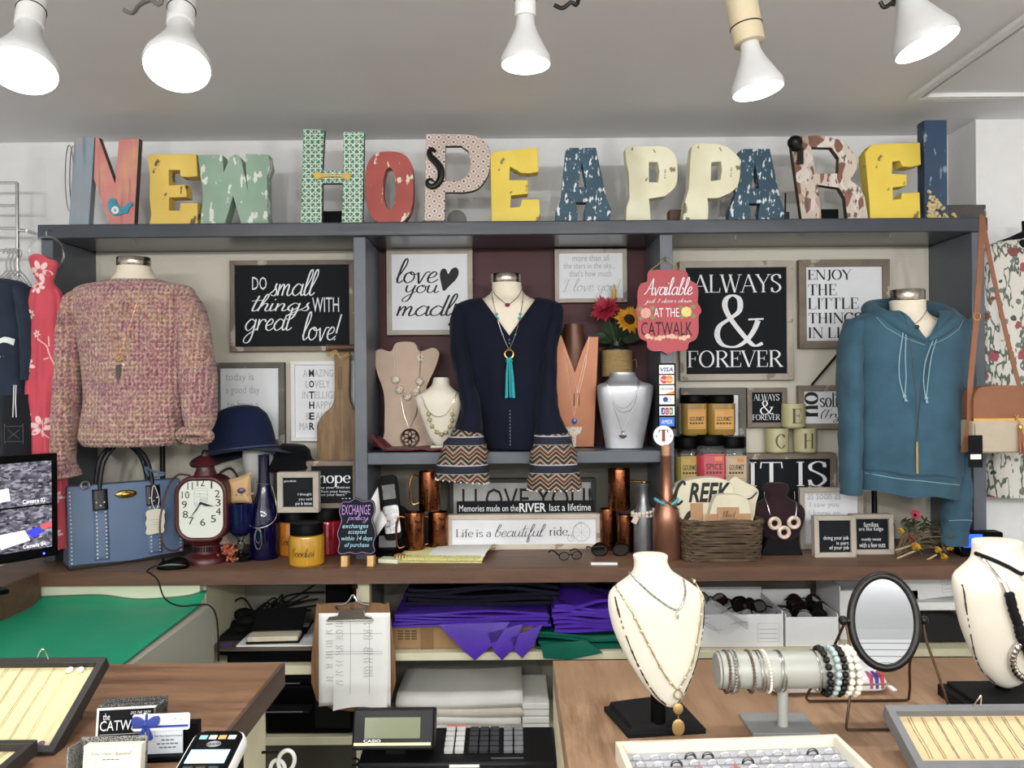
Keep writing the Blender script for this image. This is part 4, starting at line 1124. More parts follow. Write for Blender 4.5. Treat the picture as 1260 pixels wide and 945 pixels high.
solo('hanger_ring', o, glass('clear_acrylic', '#eef2f2', .08), 'clear plastic ring hanger holding the coral scarf', 'hanger', kr.loc)
# navy shirt on the rack
k = K(0, 566, 2.48)
m_shirt = cloth('navy_jersey', '#2b3442', .9, .15, 500, .2)
t = thing('navy_shirt', 'navy shirt with white lettering hanging beside the metal rack', 'shirt', k.loc)
shb = body(k, refine([(344, -40, 18, .04), (347, -60, 28, .055), (354, -78, 35, .065), (380, -84, 38, .07), (430, -86, 37, .07), (500, -84, 35, .065), (566, -82, 33, .06)], 4), 56, 2.3, .06, 7, 12)
obj('body', shb, m_shirt, t)
obj('sleeve', limb(k, refine([(34, 356, -.01, 9, .05), (42, 390, -.02, 9, .05), (45, 430, -.02, 8, .05), (44, 468, -.02, 8, .045)], 3), 16, .05, 3), m_shirt, t)
sh2 = limb(k, refine([(33, 486, -.05, 16, .03), (34, 520, -.055, 17, .032), (34, 562, -.055, 17, .03)], 3), 20, .05, 9)
obj('pocket_panel', sh2, cloth('black_canvas', '#202227', .9, .1), t)
o = bent('C', (k.x(3), k.z(446), k.x(28), k.z(416)), 'sans', bold=.04, warp=lambda p: (p[0] + (p[2] - k.z(431)) * .25, shb.front(p[0], p[2]) - .002, p[2]))
obj('lettering', o, m_wink, t, flat=True)
o = MB()
y_ = min(sh2.front(k.x(39), k.z(532)), -.08) - .002
o.stroke(k.q(rrect(28, 541, 50, 523, 3)), .0016, y_, closed=True)
o.stroke(k.q([(32, 538), (46, 527)]), .0016, y_); o.stroke(k.q([(32, 527), (46, 538)]), .0016, y_)
obj('badge', o, pm('badge_grey', '#55514c', .6), t, flat=True)
for dx in (0, 2.5): obj('drawstring', MB().tube([k.p(42.5 + dx, 474, -.1), k.p(43 + dx, 495, -.105), k.p(41 + dx * 1.6, 512, -.1)], .0014, 6), m_white, t)
# floral blouse on the wall
a = N('floral_print')
def spots(sc2, thr, seedrot, c1, c2, base):
    d = a.n('ShaderNodeTexVoronoi'); d.inputs['Scale'].default_value = sc2
    a.l(a.co((1, .6, 1), (seedrot, 0, 0)), d.inputs['Vector'])
    nz = a.math('ADD', d.outputs['Distance'], a.math('MULTIPLY', a.noise(70, 2), .28))
    col = a.ramp(d.outputs['Color'], [(.35, c1), (.6, c2)], 'CONSTANT')
    return a.mix(a.ramp(nz, [(thr, (1, 1, 1, 1)), (thr + .02, (0, 0, 0, 1))]), base, col)
b_ = a.mix(a.ramp(a.noise(34, 2, (1.4, 1, .5)), [(.52, (0, 0, 0, 1)), (.54, (1, 1, 1, 1)), (.60, (1, 1, 1, 1)), (.62, (0, 0, 0, 1))]), '#d3d0c8', '#5b6458')
b_ = spots(26, .38, .3, '#6b7a70', '#43504a', b_)
b_ = spots(15, .38, 1.2, '#9c5058', '#7d4a44', b_)
a.col(b_); a.set(.85); a.bump(a.noise(25, 3), .3, .004)
m_floral = a.m
k = K(1262, 612, 2.6)
t = thing('floral_blouse', 'white blouse with red and green floral print hanging behind the handbag', 'blouse', k.loc)
obj('body', body(k, refine([(296, 1238, 1290, .025), (300, 1222, 1310, .035), (312, 1211, 1330, .045), (340, 1207, 1340, .05), (420, 1208, 1342, .05), (500, 1210, 1342, .05), (560, 1213, 1342, .05), (611, 1217, 1342, .045)], 4), 60, 2.4, .1, 8, 13), m_floral, t)
obj('collar', MB().tube(smooth([k.p(1234, 297, 0), k.p(1242, 304, -.035), k.p(1262, 318, -.05), k.p(1285, 304, -.035)], 5), .006, 8), m_floral, t)
o = MB().tube(smooth([k.p(1230, 301, .0), k.p(1242, 297, -.005), k.p(1256, 291, 0), k.p(1264, 286, 0), k.p(1264, 272, 0)], 5), .011, 8)
o.sph(k.p(1258, 304, -.02), (.035, .03, .022), 14, 8)
solo('hanger', o, m_blackm, 'black hanger inside the floral blouse', 'hanger', k.loc)
# two tone handbag on a strap
k = K(1229, 556, 2.385)
m_tan = pm('tan_leather', '#86563a', .5, var=.08, bump=.15, bscale=400)
m_taupe = pm('taupe_leather', '#b5a893', .55, var=.05, bump=.15, bscale=400)
t = thing('shoulder_bag', 'tan and taupe shoulder bag with tassel hanging on the hutch end', 'handbag', k.loc)
o = MB().prism(k.q(sm2([(1190, 515), (1190, 494), (1193, 482), (1201, 476), (1230, 474), (1258, 476), (1266, 482), (1269, 494), (1269, 515)], 4)), -.035, .03)
obj('upper_body', o, m_tan, t, bev=.008)
o = MB().prism(k.q([(1188, 516), (1270, 516), (1271, 548), (1268, 556), (1191, 556), (1188, 548)]), -.042, .036)
obj('lower_body', o, m_taupe, t, bev=.006)
obj('zip', MB().box(k.x(1188), k.x(1270), -.0435, -.03, k.z(517), k.z(514)), m_gold, t)
tp = k.p(1212, 263, .0)
def strap(pts, wdt):
    o = MB()
    P_ = smooth(pts, 6)
    rs = []
    for p in P_: rs.append([p + V((-wdt, -.0012, 0)), p + V((wdt, -.0012, 0)), p + V((wdt, .0012, 0)), p + V((-wdt, .0012, 0))])
    return o.rings(rs)
obj('strap', strap([tp + V((0, .004, 0)), k.p(1207, 300, -.01), k.p(1198, 390, -.02), k.p(1190, 470, -.02), k.p(1188, 520, -.02), k.p(1183, 556, -.01)], .0085), m_tan, t)
obj('strap', strap([tp + V((.002, .008, 0)), k.p(1219, 300, .01), k.p(1235, 380, .01), k.p(1251, 450, .01), k.p(1256, 478, .0)], .0065), m_tan, t)
obj('buckle', MB().ring(k.p(1197.5, 390, -.024), .0105, .0016, 'Y', 20, 6), m_gold, t)
ta = MB()
for i in range(16): ta.tube([k.p(1242.5 + rnd.uniform(-2, 2), 527, -.05), k.p(1243 + rnd.uniform(-8, 8), 556 + rnd.uniform(-3, 2), -.05 + rnd.uniform(-.008, .006))], .0026, 5)
to = obj('tassel', ta, pm('tan_suede', '#8f5b40', .8, var=.1), t)
o = MB().lathe([(.006, 0), (.007, .004), (.0065, .014), (.003, .018)], k.p(1242.5, 528, -.05), 12)
for i in range(4): o.ring(k.p(1242.5 - i * 1.2, 520 - i * 3.2, -.048), .0035, .001, 'Y', 12, 5)
obj('tassel_cap', o, m_gold, to)
o = MB().box(k.x(1181), k.x(1198), -.046, -.0445, k.z(573), k.z(534)); g = obj('price_tag', o, m_blackm, t)
o = MB().box(k.x(1183), k.x(1196), -.047, -.0462, k.z(563), k.z(557)); obj('sticker', o, m_paper, g)
obj('tag_string', MB().tube([k.p(1189, 534, -.046), k.p(1189, 520, -.044)], .0008, 4), m_blackm, g)
solo('strap_hook', MB().tube(smooth([PX(1212, 258, 2.56) + V((0, -.008, -.012)), PX(1212, 258, 2.48), PX(1212, 260, 2.395), PX(1213, 265, 2.38), PX(1212, 262, 2.37) + V((0, 0, .004))], 4), .0022, 6), m_steel, 'small metal hook holding the shoulder bag strap', 'hook')
# chrome rack, wall plate, clear hangers
k = K(22, 342, 2.70)
t = thing('wall_rack', 'chrome grid rack fixed to the wall beside the hutch', 'rack', k.loc)
o = MB()
for x in (22, -40): o.tube([k.p(x, 342, 0), k.p(x, 225, 0)], .006, 10)
for y in (225, 253, 281, 308): o.tube([k.p(-40, y, 0), k.p(22, y, 0)], .005, 10)
obj('grid', o, m_chrome, t)
o = MB().tube([k.p(22, 283, 0), k.p(33, 284, .0)], .006, 10).tube([k.p(33, 284, 0), k.p(33, 284, .145)], .006, 10)
obj('standoff', o, m_chrome, t)
o = MB().prism(k.q([(35, 265), (46, 283), (35, 302), (24, 283)]), .1445, .152)
pl = obj('wall_plate', o, m_steel, t, bev=.002)
obj('screw', MB().sph(k.p(35, 271, .144), .004, 8, 6), m_iron, pl)
obj('screw', MB().sph(k.p(35, 296, .144), .004, 8, 6), m_iron, pl)
m_clear = pm('clear_hanger_plastic', '#d5d8d8', .15, var=.02, Transmission_Weight=.5)
for i in range(4):
    kk = K(4 + i * 5, 350, 2.56 + i * .03)
    o = MB().tube(smooth([kk.p(4 + i * 5, 312, 0), kk.p(8 + i * 5, 306, 0), kk.p(12 + i * 5, 312, 0), kk.p(8 + i * 5, 322, 0), kk.p(9 + i * 5, 332, 0), kk.p(16 + i * 5, 340, 0), kk.p(30 + i * 3, 352, 0)], 5), .0028, 6)
    o.tube(smooth([kk.p(9 + i * 5, 332, 0), kk.p(0 + i * 5, 341, 0), kk.p(-20 + i * 4, 352, 0)], 5), .0028, 6)
    solo('clothes_hanger', o, m_clear, 'clear plastic clothes hanger hanging under the chrome rack', 'hanger', kk.loc, group='clear hangers on the chrome rack')
# ------------------------------------------------------------------ centre bay: display busts and vase on the shelf
m_gchain0 = pm('fine_pale_chain', '#cbb9a4', .35, .6, var=.1, scale=200)
m_linen = cloth('beige_linen', '#bda896', .9, .06, 900, .2, .1)
m_leath = pm('white_leatherette', '#d8d2c2', .5, var=.015, bump=.06, bscale=500)
m_satin = pm('silver_satin', '#b9bcc2', .35, .55, var=.04, scale=30)
m_copv = pm('copper_leatherette', '#8a583c', .38, .45, var=.05, scale=20)
m_copd = pm('copper_leatherette_dark', '#5f3d2b', .4, .3, var=.08, scale=20)
def Kz(px, py, z, back=0.0): return K(px, py, None, z, back)
k = K(500, 551, 2.70); k.loc.z = ZS + .003
t = thing('necklace_stand', 'flat beige linen necklace stand shaped like shoulders', 'necklace display', k.loc, rx=-.10)
nsb = MB().prism(k.q(sm2([(486, 421), (498, 419), (510, 421), (516, 431), (532, 427), (539, 431), (540, 437), (535, 453), (526, 472), (521, 490), (522, 510), (527, 532), (529, 551), (475, 551), (473, 530), (473, 500), (471, 480), (464, 460), (459, 440), (460, 432), (467, 428), (480, 431)], 4, True)), 0, .012)
obj('board', nsb, m_linen, t, bev=.003)
obj('prop', MB().box(-.03, .03, .012, .014, .008, .22, Matrix.Translation((0, .05, 0)) @ Matrix.Rotation(.12, 4, 'X')), m_linen, t)
m_coin = worn('pale_coin_bead', '#c8bca8', '#8e8373', .55, 160, (1, 1, 1), .35, '#d6ccbb')
def rot_rx(th): return (-th, 0, 0)
t = thing('disc_necklace', 'chunky necklace of round patterned discs on the linen stand', 'necklace', k.loc, rx=-.10)
for pts in ([(484, 429), (485, 450), (486, 468)], [(487, 475), (492, 481), (501, 488), (511, 483), (516, 472)], [(516, 466), (517, 448), (517, 432), (513, 424)]):
    obj('chain', MB().tube([(x, -.004, z) for x, z in k.q(sm2(pts, 4))], .0014, 5), m_steel, t)
for px, py in ((486.6, 466.6), (491.4, 479), (501.4, 487.7), (512, 482), (516.3, 469.4)):
    obj('disc_bead', MB().sph((k.x(px), -.008, k.z(py)), (.0142, .007, .0142), 18, 10), m_coin, t)
o = MB()
for i in range(6): o.sph((k.x(517 + 3 * math.cos(i)), -.004, k.z(439 + 3.6 * math.sin(i))), (.006, .003, .006), 8, 6)
obj('flower_charm', o, m_coin, t)
t = thing('medallion_necklace', 'long fine chain with openwork round medallion at foot of linen stand', 'necklace', k.loc, rx=-.10)
obj('chain', MB().tube([(x, -.004, z) for x, z in k.q([(493, 488), (497, 510), (504, 528)])] + [(x, -.004, z) for x, z in k.q([(512, 510), (515, 488)])], .001, 5), m_steel, t)
o = MB().ring((k.x(504.5), -.006, k.z(539)), .029, .003, 'Y', 32, 8)
for i in range(6): o.ring((k.x(504.5) + .0145 * math.cos(i * PI / 3), -.006, k.z(539) + .0145 * math.sin(i * PI / 3)), .0135, .0016, 'Y', 18, 5)
obj('medallion', o, m_bronze, t)
k = K(542, 553, 2.60); k.loc.z = ZS + .012
t = thing('necklace_bust', 'small white neck bust with gold bead necklace on the shelf', 'necklace bust', k.loc)
sbm = body(k, refine([(467, 534, 551, .025, .02), (470, 533, 553, .027, .018), (477, 531, 554, .028, .01), (484, 522, 562, .032, .0), (490, 513, 569, .034, -.004), (496, 512, 571, .034, -.006), (505, 515, 568, .032, -.006), (525, 522, 562, .026, -.002), (542, 529, 556, .02, .002), (549, 534, 551, .016, .004), (551, 539, 547, .012, .004)], 3), 36)
obj('bust', sbm, m_leath, t)
obj('foot', MB().box(k.x(530), k.x(556), -.01, .05, -.002, .006), m_leath, t, bev=.002)
t = thing('bead_necklace', 'gold green bead necklace on the small white bust', 'necklace', k.loc)
def bz(l): return [(a_ / 3.5 + 440, b_ / 3.5 + 290) for a_, b_ in l]
arc = bz([(312, 775), (316, 800), (326, 828), (345, 853), (365, 863), (384, 855), (401, 830), (410, 803), (412, 778)])
obj('chain', MB().tube(sbm.drape(k.q(sm2(bz([(280, 700), (298, 740), (312, 775)]) + arc[1:] + bz([(418, 745), (428, 690)]), 3)), .002), .0011, 5), m_gold, t)
for px, py in arc:
    obj('bead', MB().sph((k.x(px), sbm.front(k.x(px), k.z(py)) - .005, k.z(py)), .0072, 10, 8), pm('olive_gold_bead', '#a9a374', .35, .3, var=.15, scale=150), t)
t = thing('chain_necklace', 'dark silver chain necklace above the gold beads on the small bust', 'necklace', k.loc)
obj('chain', MB().tube(sbm.drape(k.q(sm2(bz([(284, 705), (305, 755), (335, 783), (372, 785), (400, 760), (426, 700)]), 4)), .003), .0018, 6), m_steel, t)
# copper V stand
k = K(709, 553, 2.68); k.loc.z = ZS
t = thing('necklace_stand', 'tall copper coloured V front necklace stand', 'necklace display', k.loc)
cvb = MB().prism(k.q([(683, 414), (692, 414), (699, 434), (708, 459), (716, 436), (725, 416), (738, 416), (731, 552), (688, 552)]), 0, .016)
obj('front_panel', cvb, m_copv, t, bev=.002)
obj('neck', body(k, refine([(400, 697, 719, .03, .035), (403, 696, 720, .032, .035), (430, 695, 723, .032, .035), (470, 692, 726, .026, .04)], 3), 28), m_copd, t, label='darker copper neck')
obj('back_panel', MB().prism(k.q([(690, 440), (732, 440), (729, 552), (690, 552)]), .05, .055), m_copv, t)
t = thing('pendant_necklace', 'fine gold necklace with blue stone and fan charm on copper stand', 'necklace', k.loc)
cz = lambda l: [(a_ / 3.5 + 440, b_ / 3.5 + 290) for a_, b_ in l]
obj('chain', MB().tube([(x, -.003, z) for x, z in k.q(cz([(882, 440), (900, 560), (932, 785)]))], .0006, 5), m_gchain0, t)
obj('chain', MB().tube([(x, -.003, z) for x, z in k.q(cz([(1000, 440), (985, 560), (932, 785)]))], .0006, 5), m_gchain0, t)
obj('stone', MB().sph((k.x(707), -.006, k.z(520)), (.0085, .005, .010), 10, 8), pm('blue_stone', '#3a63b0', .15, var=.2, scale=200), t)
o = MB().prism(k.q(cz([(897, 830), (968, 830), (960, 855), (942, 868), (940, 915), (926, 915), (924, 868), (905, 855)])), -.006, -.003)
obj('fan_charm', o, m_coin, t)
t = thing('link_necklace', 'fine necklace with open rectangle link on copper stand', 'necklace', k.loc)
obj('link', MB().tube([(x, -.004, z) for x, z in k.q(cz([(935, 685), (956, 685), (956, 742), (933, 742)]))], .001, 5, True), m_silver, t)
obj('chain', MB().tube([(x, -.004, z) for x, z in k.q(cz([(905, 520), (945, 660), (947, 685)]))], .0006, 5), m_gchain0, t)
obj('chain', MB().tube([(x, -.004, z) for x, z in k.q(cz([(985, 520), (952, 660), (947, 685)]))], .0006, 5), m_gchain0, t)
# silver bust
k = K(769, 553, 2.63); k.loc.z = ZS
t = thing('necklace_bust', 'silver satin neck bust at the end of the burgundy bay shelf', 'necklace bust', k.loc)
svb = body(k, refine([(459, 752, 784, .034, .02), (463, 752, 784, .035, .018), (470, 747, 790, .037, .008), (474, 737, 802, .04, -.002), (480, 735, 804, .04, -.006), (500, 737, 801, .036, -.006), (530, 742, 795, .03, 0), (552, 745, 791, .028, .002)], 3), 40, 2.4)
obj('bust', svb, m_satin, t)
cw = lambda l: [(a_ / 3.78 + 680, b_ / 3.78 + 310) for a_, b_ in l]
for nm, lab, pts, pend in (('layered_necklace', 'upper fine scalloped chain on the silver bust', [(252, 600), (268, 660), (290, 715), (330, 727), (365, 695), (385, 640), (392, 595)], 0), ('chain_necklace', 'middle fine chain on the silver bust', [(250, 600), (270, 690), (300, 738), (330, 745), (365, 725), (390, 650), (398, 598)], 0), ('pendant_necklace', 'long fine chain with dark crescent pendant on the silver bust', [(248, 600), (275, 710), (300, 780), (322, 838), (345, 780), (375, 710), (400, 598)], 1)):
    t = thing(nm, lab, 'necklace', k.loc)
    obj('chain', MB().tube(svb.drape(k.q(sm2(cw(pts), 4)), .002), .0009, 5), m_silver, t)
    if pend:
        px, py = cw([(321, 856)])[0]
        y_ = svb.front(k.x(px), k.z(py)) - .005
        obj('pendant', MB().prism([(k.x(px) + .013 * math.cos(u), k.z(py - 1) + .011 * math.sin(u)) for u in [PI + PI * i / 10 for i in range(11)]], y_, y_ + .004), pm('dark_garnet', '#3d1d22', .25, var=.1), t)
        obj('bail', MB().ring((k.x(px), y_, k.z(py - 4)), .004, .001, 'Y', 12, 5), m_silver, t)
# twine vase with flowers
k = K(760, 552, 2.76); k.loc.z = ZS
t = thing('twine_vase', 'dark glass vase wrapped in twine holding red and yellow flowers', 'vase', k.loc)
o = MB().lathe([(.001, 0), (17 * k.s, 0), (18 * k.s, .01), (18 * k.s, k.z(434)), (10 * k.s, k.z(429)), (9.5 * k.s, k.z(424)), (8 * k.s, k.z(424)), (8 * k.s, k.z(440)), (.001, k.z(440))], n=28)
obj('jar', o, pm('dark_green_glass', '#20261f', .12, var=.1), t)
o = MB()
for i in range(24): o.ring((0, 0, k.z(466) + i * .0037), 18.4 * k.s + .001 * math.sin(i * 2.3), .0021, 'Z', 28, 5)
o.tube(smooth([(.045, -.02, k.z(450)), (.06, -.025, k.z(446)), (.065, -.02, k.z(456))], 5), .001, 4)
obj('twine', o, pm('jute_twine', '#a88d5c', .9, var=.2, scale=200), t)
def petals(c, n, r0, r1, wdt, tilt, axis, seed=0, lift=.0):
    r_ = random.Random(seed)
    Mx = Matrix.Translation(c) @ V(axis).to_track_quat('Z', 'Y').to_matrix().to_4x4()
    o = MB()
    for i in range(n):
        a_ = 2 * PI * i / n + r_.uniform(-.1, .1)
        L = r1 * r_.uniform(.85, 1.1)
        R = Matrix.Rotation(a_, 4, 'Z') @ Matrix.Rotation(-tilt + r_.uniform(-.15, .15), 4, 'Y')
        vs = [(r0, -wdt * .3, lift), (r0, wdt * .3, lift), (L * .6, wdt * .5, lift + .003), (L, 0, lift), (L * .6, -wdt * .5, lift + .003), (L * .6, 0, lift + .0005)]
        o.add(vs, [(0, 1, 5), (1, 2, 5), (2, 3, 5), (3, 4, 5), (4, 0, 5)], Mx @ R)
    return o
m_stem = pm('flower_stem', '#4c5a34', .7, var=.15)
m_leaf = pm('dark_leaf', '#22351f', .6, var=.3, scale=60)
def stem(a_, b_, r=.002): return MB().tube(smooth([a_, (V(a_) + V(b_)) / 2 + V((0, -.008, 0)), b_], 5), r, 6)
mouth = V((0, 0, k.z(430)))
c = k.p(745, 386, -.04)
t = thing('red_gerbera', 'deep red gerbera bloom in the twine vase', 'flower', k.loc)
g = petals(c, 22, .006, .055, .016, .25, (-.35, -.9, .5), 1)
g2 = petals(c, 18, .005, .042, .014, .6, (-.35, -.9, .5), 2); g.add(g2.v, g2.f)
g2 = petals(c, 14, .004, .03, .011, .95, (-.35, -.9, .5), 3); g.add(g2.v, g2.f)
obj('petals', g, pm('gerbera_red', '#9b1f35', .6, var=.2, scale=80), t)
obj('stem', stem(mouth, c), m_stem, t)
c = k.p(772, 399, -.05)
t = thing('sunflower', 'yellow sunflower with brown centre in the twine vase', 'flower', k.loc)
g = petals(c, 15, .014, .052, .019, .1, (.15, -.95, .25), 4)
g2 = petals(c, 13, .014, .045, .017, .35, (.15, -.95, .25), 5); g.add(g2.v, g2.f)
obj('petals', g, pm('sunflower_yellow', '#dd9a20', .6, var=.2, scale=60), t)
obj('centre', MB().sph(c + V((0, -.006, 0)), (.02, .011, .02), 14, 8), pm('sunflower_brown', '#2e1d14', .9, var=.3, scale=300, bump=.5), t)
obj('stem', stem(mouth, c), m_stem, t)
c = k.p(757, 363, -.0)
t = thing('yellow_bud', 'narrow yellow bud standing above the twine vase', 'flower', k.loc)
obj('bud', MB().lathe([(.001, -.03), (.007, -.02), (.008, 0), (.005, .015), (.001, .028)], c, 10), pm('bud_yellow', '#c9a54a', .6, var=.2), t)
obj('stem', stem(mouth, c), m_stem, t)
g = MB()
r_ = random.Random(5)
for i in range(26):
    a_, e_ = r_.uniform(0, 2 * PI), r_.uniform(.1, 1.1)
    L = r_.uniform(.05, .1)
    dr = V((math.cos(a_) * math.cos(e_), math.sin(a_) * math.cos(e_) * .6 - .1, math.sin(e_)))
    b0 = mouth + V((0, 0, .008)) + dr * .02
    tip = b0 + dr * L
    sd = dr.cross(V((0, 1, .3))).normalized() * L * .22
    mid = b0 + dr * L * .5 + V((0, 0, .008))
    g.add([b0, mid + sd, tip, mid - sd, mid + V((0, -.003, .002))], [(0, 1, 4), (1, 2, 4), (2, 3, 4), (3, 0, 4)])
solo('foliage', g, m_leaf, 'dark green leaves around the blooms in the twine vase', 'leaves', k.loc)
# red cloth on the shelf
k = K(505, 556, 2.60); k.loc.z = ZS
g = MB()
def cl(u, v_):
    x = k.x(458) + (k.x(560) - k.x(458)) * u
    y = -.046 + .2 * v_
    z = .004 + .003 * abs(math.sin(9 * u + 4 * v_)) + .0015 * math.sin(23 * u)
    h_ = max(0, 1 - u / .16)
    z += h_ * (.028 + .022 * math.sin(9 * v_ + 1)) * (1 - .3 * v_)
    if v_ < .12: z -= 0
    return (x + .006 * math.sin(11 * v_), y - .004 * math.sin(17 * u), z)
g.grid(cl, 50, 16)
o = solo('red_cloth', g, cloth('dark_red_cloth', '#5d2226', .8, .12, 500, .2), 'crumpled dark red cloth under the linen stand on the shelf', 'cloth', k.loc)
m_ = o.modifiers.new('s', 'SOLIDIFY'); m_.thickness = .003

# ------------------------------------------------------------------ worktop, left: monitor, handbag, clock, hats
c0 = PX(72, 683, 2.30)
t = thing('monitor', 'black monitor showing security camera views on the side worktop', 'monitor', (c0.x, c0.y, ZC), .946)
zb = c0.z - ZC
obj('housing', MB().box(-.50, 0, .0, .03, zb, zb + .292), m_black, t, bev=.004)
a = N('camera_view')
v1 = a.voro(150, (.7, 1, 1.3), 'Color'); s_ = a.n('ShaderNodeSeparateColor'); a.l(v1, s_.inputs[0])
v2 = a.noise(30, 6)
cv = a.ramp(a.math('ADD', a.math('MULTIPLY', s_.outputs[0], .55), a.math('MULTIPLY', v2, .5)), [(.25, '#2e2b35'), (.45, '#6c6878'), (.6, '#8d8798'), (.72, '#b9b7c6'), (.85, '#e4e4ee')])
a.col('#050505'); a.set(.2)
a.l(cv, a.b.inputs['Emission Color']); a.b.inputs['Emission Strength'].default_value = .75
m_view = a.m
scr = MB().box(-.245, -.018, -.0012, -.0004, zb + .152, zb + .272)
q = obj('camera_picture', scr, m_view, t)
q2 = obj('camera_picture', MB().box(-.245, -.018, -.0012, -.0004, zb + .028, zb + .147), m_view, t)
q3 = obj('camera_picture', MB().box(-.485, -.25, -.0012, -.0004, zb + .152, zb + .272), m_view, t)
q4 = obj('camera_picture', MB().box(-.485, -.25, -.0012, -.0004, zb + .028, zb + .147), m_view, t)
for z_, s2 in ((.158, 'Camera 02'), (.034, 'Camera 04')):
    o = MB(); txt(o, s2, (-.095, zb + z_, -.035, zb + z_ + .011), 'sans', -.0018)
    obj('lettering', o, pm('screen_text', '#ffffff', .5, var=0, emit=1.0), q if z_ > .1 else q2, flat=True)
vm = pm('screen_blue', '#3a3af0', .5, var=.05, emit=.8)
o = MB().flat([(-.085, zb + .08), (-.055, zb + .09), (-.04, zb + .073), (-.07, zb + .06)], -.0016); obj('blue_display', o, vm, q2, flat=True)
o = MB().flat([(-.052, zb + .093), (-.02, zb + .1), (-.018, zb + .085), (-.04, zb + .08)], -.0016); obj('red_display', o, pm('screen_red', '#d85060', .5, var=.05, emit=.7), q2, flat=True)
o = MB().flat([(-.16, zb + .08), (-.09, zb + .085), (-.075, zb + .055), (-.15, zb + .04)], -.0016); obj('white_display', o, pm('screen_white', '#dfe2ee', .5, var=.05, emit=.7), q2, flat=True)
o = MB().flat([(-.19, zb + .2), (-.13, zb + .205), (-.125, zb + .17), (-.2, zb + .165)], -.0016); obj('white_display', o, pm('screen_white', '#dfe2ee', .5), q, flat=True)
obj('power_light', MB().sph((-.04, -.002, zb + .012), .003, 8, 6), pm('blue_led', '#3b4bff', .3, var=0, emit=6), t)
obj('stand', MB().box(-.29, -.21, .03, .05, .01, zb + .1).box(-.36, -.14, -.03, .15, 0, .012), m_black, t, bev=.004)
# handbag
k = K(84.5, 702); W, H = .336, .250
m_bag = pm('blue_leather', '#5a6f8d', .5, var=.07, scale=10, bump=.12, bscale=300)
m_bagd = pm('black_leather', '#151417', .45, var=.1, bump=.1)
t = thing('handbag', 'blue studded handbag with black handles beside the lantern clock', 'handbag', k.loc, math.atan2(.209, .263))
g = MB()
def bagring(z, dx, y0, y1):
    n = 12
    return [(dx + (W - 2 * dx) * i / n, y0 - .006 * math.sin(PI * i / n), z) for i in range(n + 1)] + [(W - dx - (W - 2 * dx) * i / n, y1, z) for i in range(n + 1)]
g.rings([bagring(0.0, .004, 0, .088), bagring(.012, .0, -.003, .09), bagring(.12, .0, .006, .084), bagring(.22, .001, .025, .075), bagring(H, .003, .032, .066)])
obj('body', g, m_bag, t, bev=.003)
bf = lambda x, z, e=.002: g.front(x, z, .02) - e
obj('base_trim', MB().box(-.002, W + .002, -.008, .092, -.0005, .014), m_bagd, t, bev=.003)
def strip(x0, x1, z0, z1, mat, nm, lab=None):
    o = MB(); n = 12
    o.grid(lambda u, v_: (x0 + (x1 - x0) * u, bf(x0 + (x1 - x0) * u, z0 + (z1 - z0) * v_, .0022), z0 + (z1 - z0) * v_), 4, n)
    q_ = obj(nm, o, mat, t, label=lab); m_ = q_.modifiers.new('s', 'SOLIDIFY'); m_.thickness = .0015; return q_
m_stud = pm('stud_metal', '#efeee8', .3, .2, var=.03)
for x0 in (.07, .226):
    strip(x0, x0 + .042, .02, .172, m_bag, 'stud_strip')
    o = MB()
    for xx in (x0 + .008, x0 + .034):
        for i in range(13): o.sph((xx, bf(xx, .028 + i * .0115, .0052), .028 + i * .0115), .0028, 6, 4)
    obj('stud_rivet', o, m_stud, t)
    strip(x0 - .001, x0 + .043, .172, .236, m_bagd, 'handle_tab')
    o = MB()
    for xx, z_ in ((.01, .196), (.032, .196), (.021, .186)): o.sph((x0 + xx, bf(x0 + xx, z_, .004), z_), .003, 6, 4)
    obj('tab_rivet', o, m_stud, t)
o = MB()
for xx in (.008, W - .01):
    o = MB()
    for i in range(19): o.sph((xx, bf(xx, .02 + i * .0118, .0022), .02 + i * .0118), .0027, 6, 4)
    obj('stud_rivet', o, m_stud, t)
for y_ in (.018, .075):
    obj('handle', MB().tube(smooth([(.092, y_ + .01, .21), (.095, y_ + .012, .27), (.112, y_ + .014, .335), (.165, y_ + .016, .38), (.222, y_ + .014, .335), (.244, y_ + .012, .27), (.248, y_ + .01, .21)], 6), .0075, 10), m_bagd, t)
obj('clasp', MB().sph((.166, bf(.166, .215, .004), .215), (.032, .006, .0135), 20, 10).sph((.166, bf(.166, .215, .008), .215), (.017, .006, .008), 14, 8), m_gold, t)
o = MB(); tg = [(a_, b_) for a_, b_ in sm2([(.215, .09), (.222, .083), (.236, .083), (.25, .085), (.264, .083), (.272, .092), (.27, .105), (.274, .12), (.272, .14), (.275, .15), (.268, .16), (.245, .163), (.222, .16), (.216, .15), (.219, .135), (.215, .12), (.219, .105)], 3, True)]
o.prism(tg, -.016, -.0145)
q = obj('hang_tag', o, pm('ivory_card', '#e3decb', .7, var=.02), t)
obj('tag_string', MB().tube(smooth([(.245, -.0145, .158), (.238, .0, .19), (.25, .02, .235), (.262, .005, .19), (.247, -.0145, .158)], 5), .0012, 5), m_paper, q)
o = MB(); o.box(.23, .262, -.0166, -.0162, .128, .1295).box(.234, .256, -.0166, -.0162, .12, .1212).box(.23, .26, -.0166, -.0162, .113, .1142)
obj('print', o, m_grink, q)
obj('ring', MB().ring((.05, .02, .252), .012, .003, 'Y', 18, 6), m_steel, t)
obj('bow', MB().tube(smooth([(.235, .03, .27), (.225, .02, .295), (.25, .025, .28), (.285, .02, .27), (.25, .03, .262), (.235, .03, .27)], 5), .004, 6), m_bag, t)
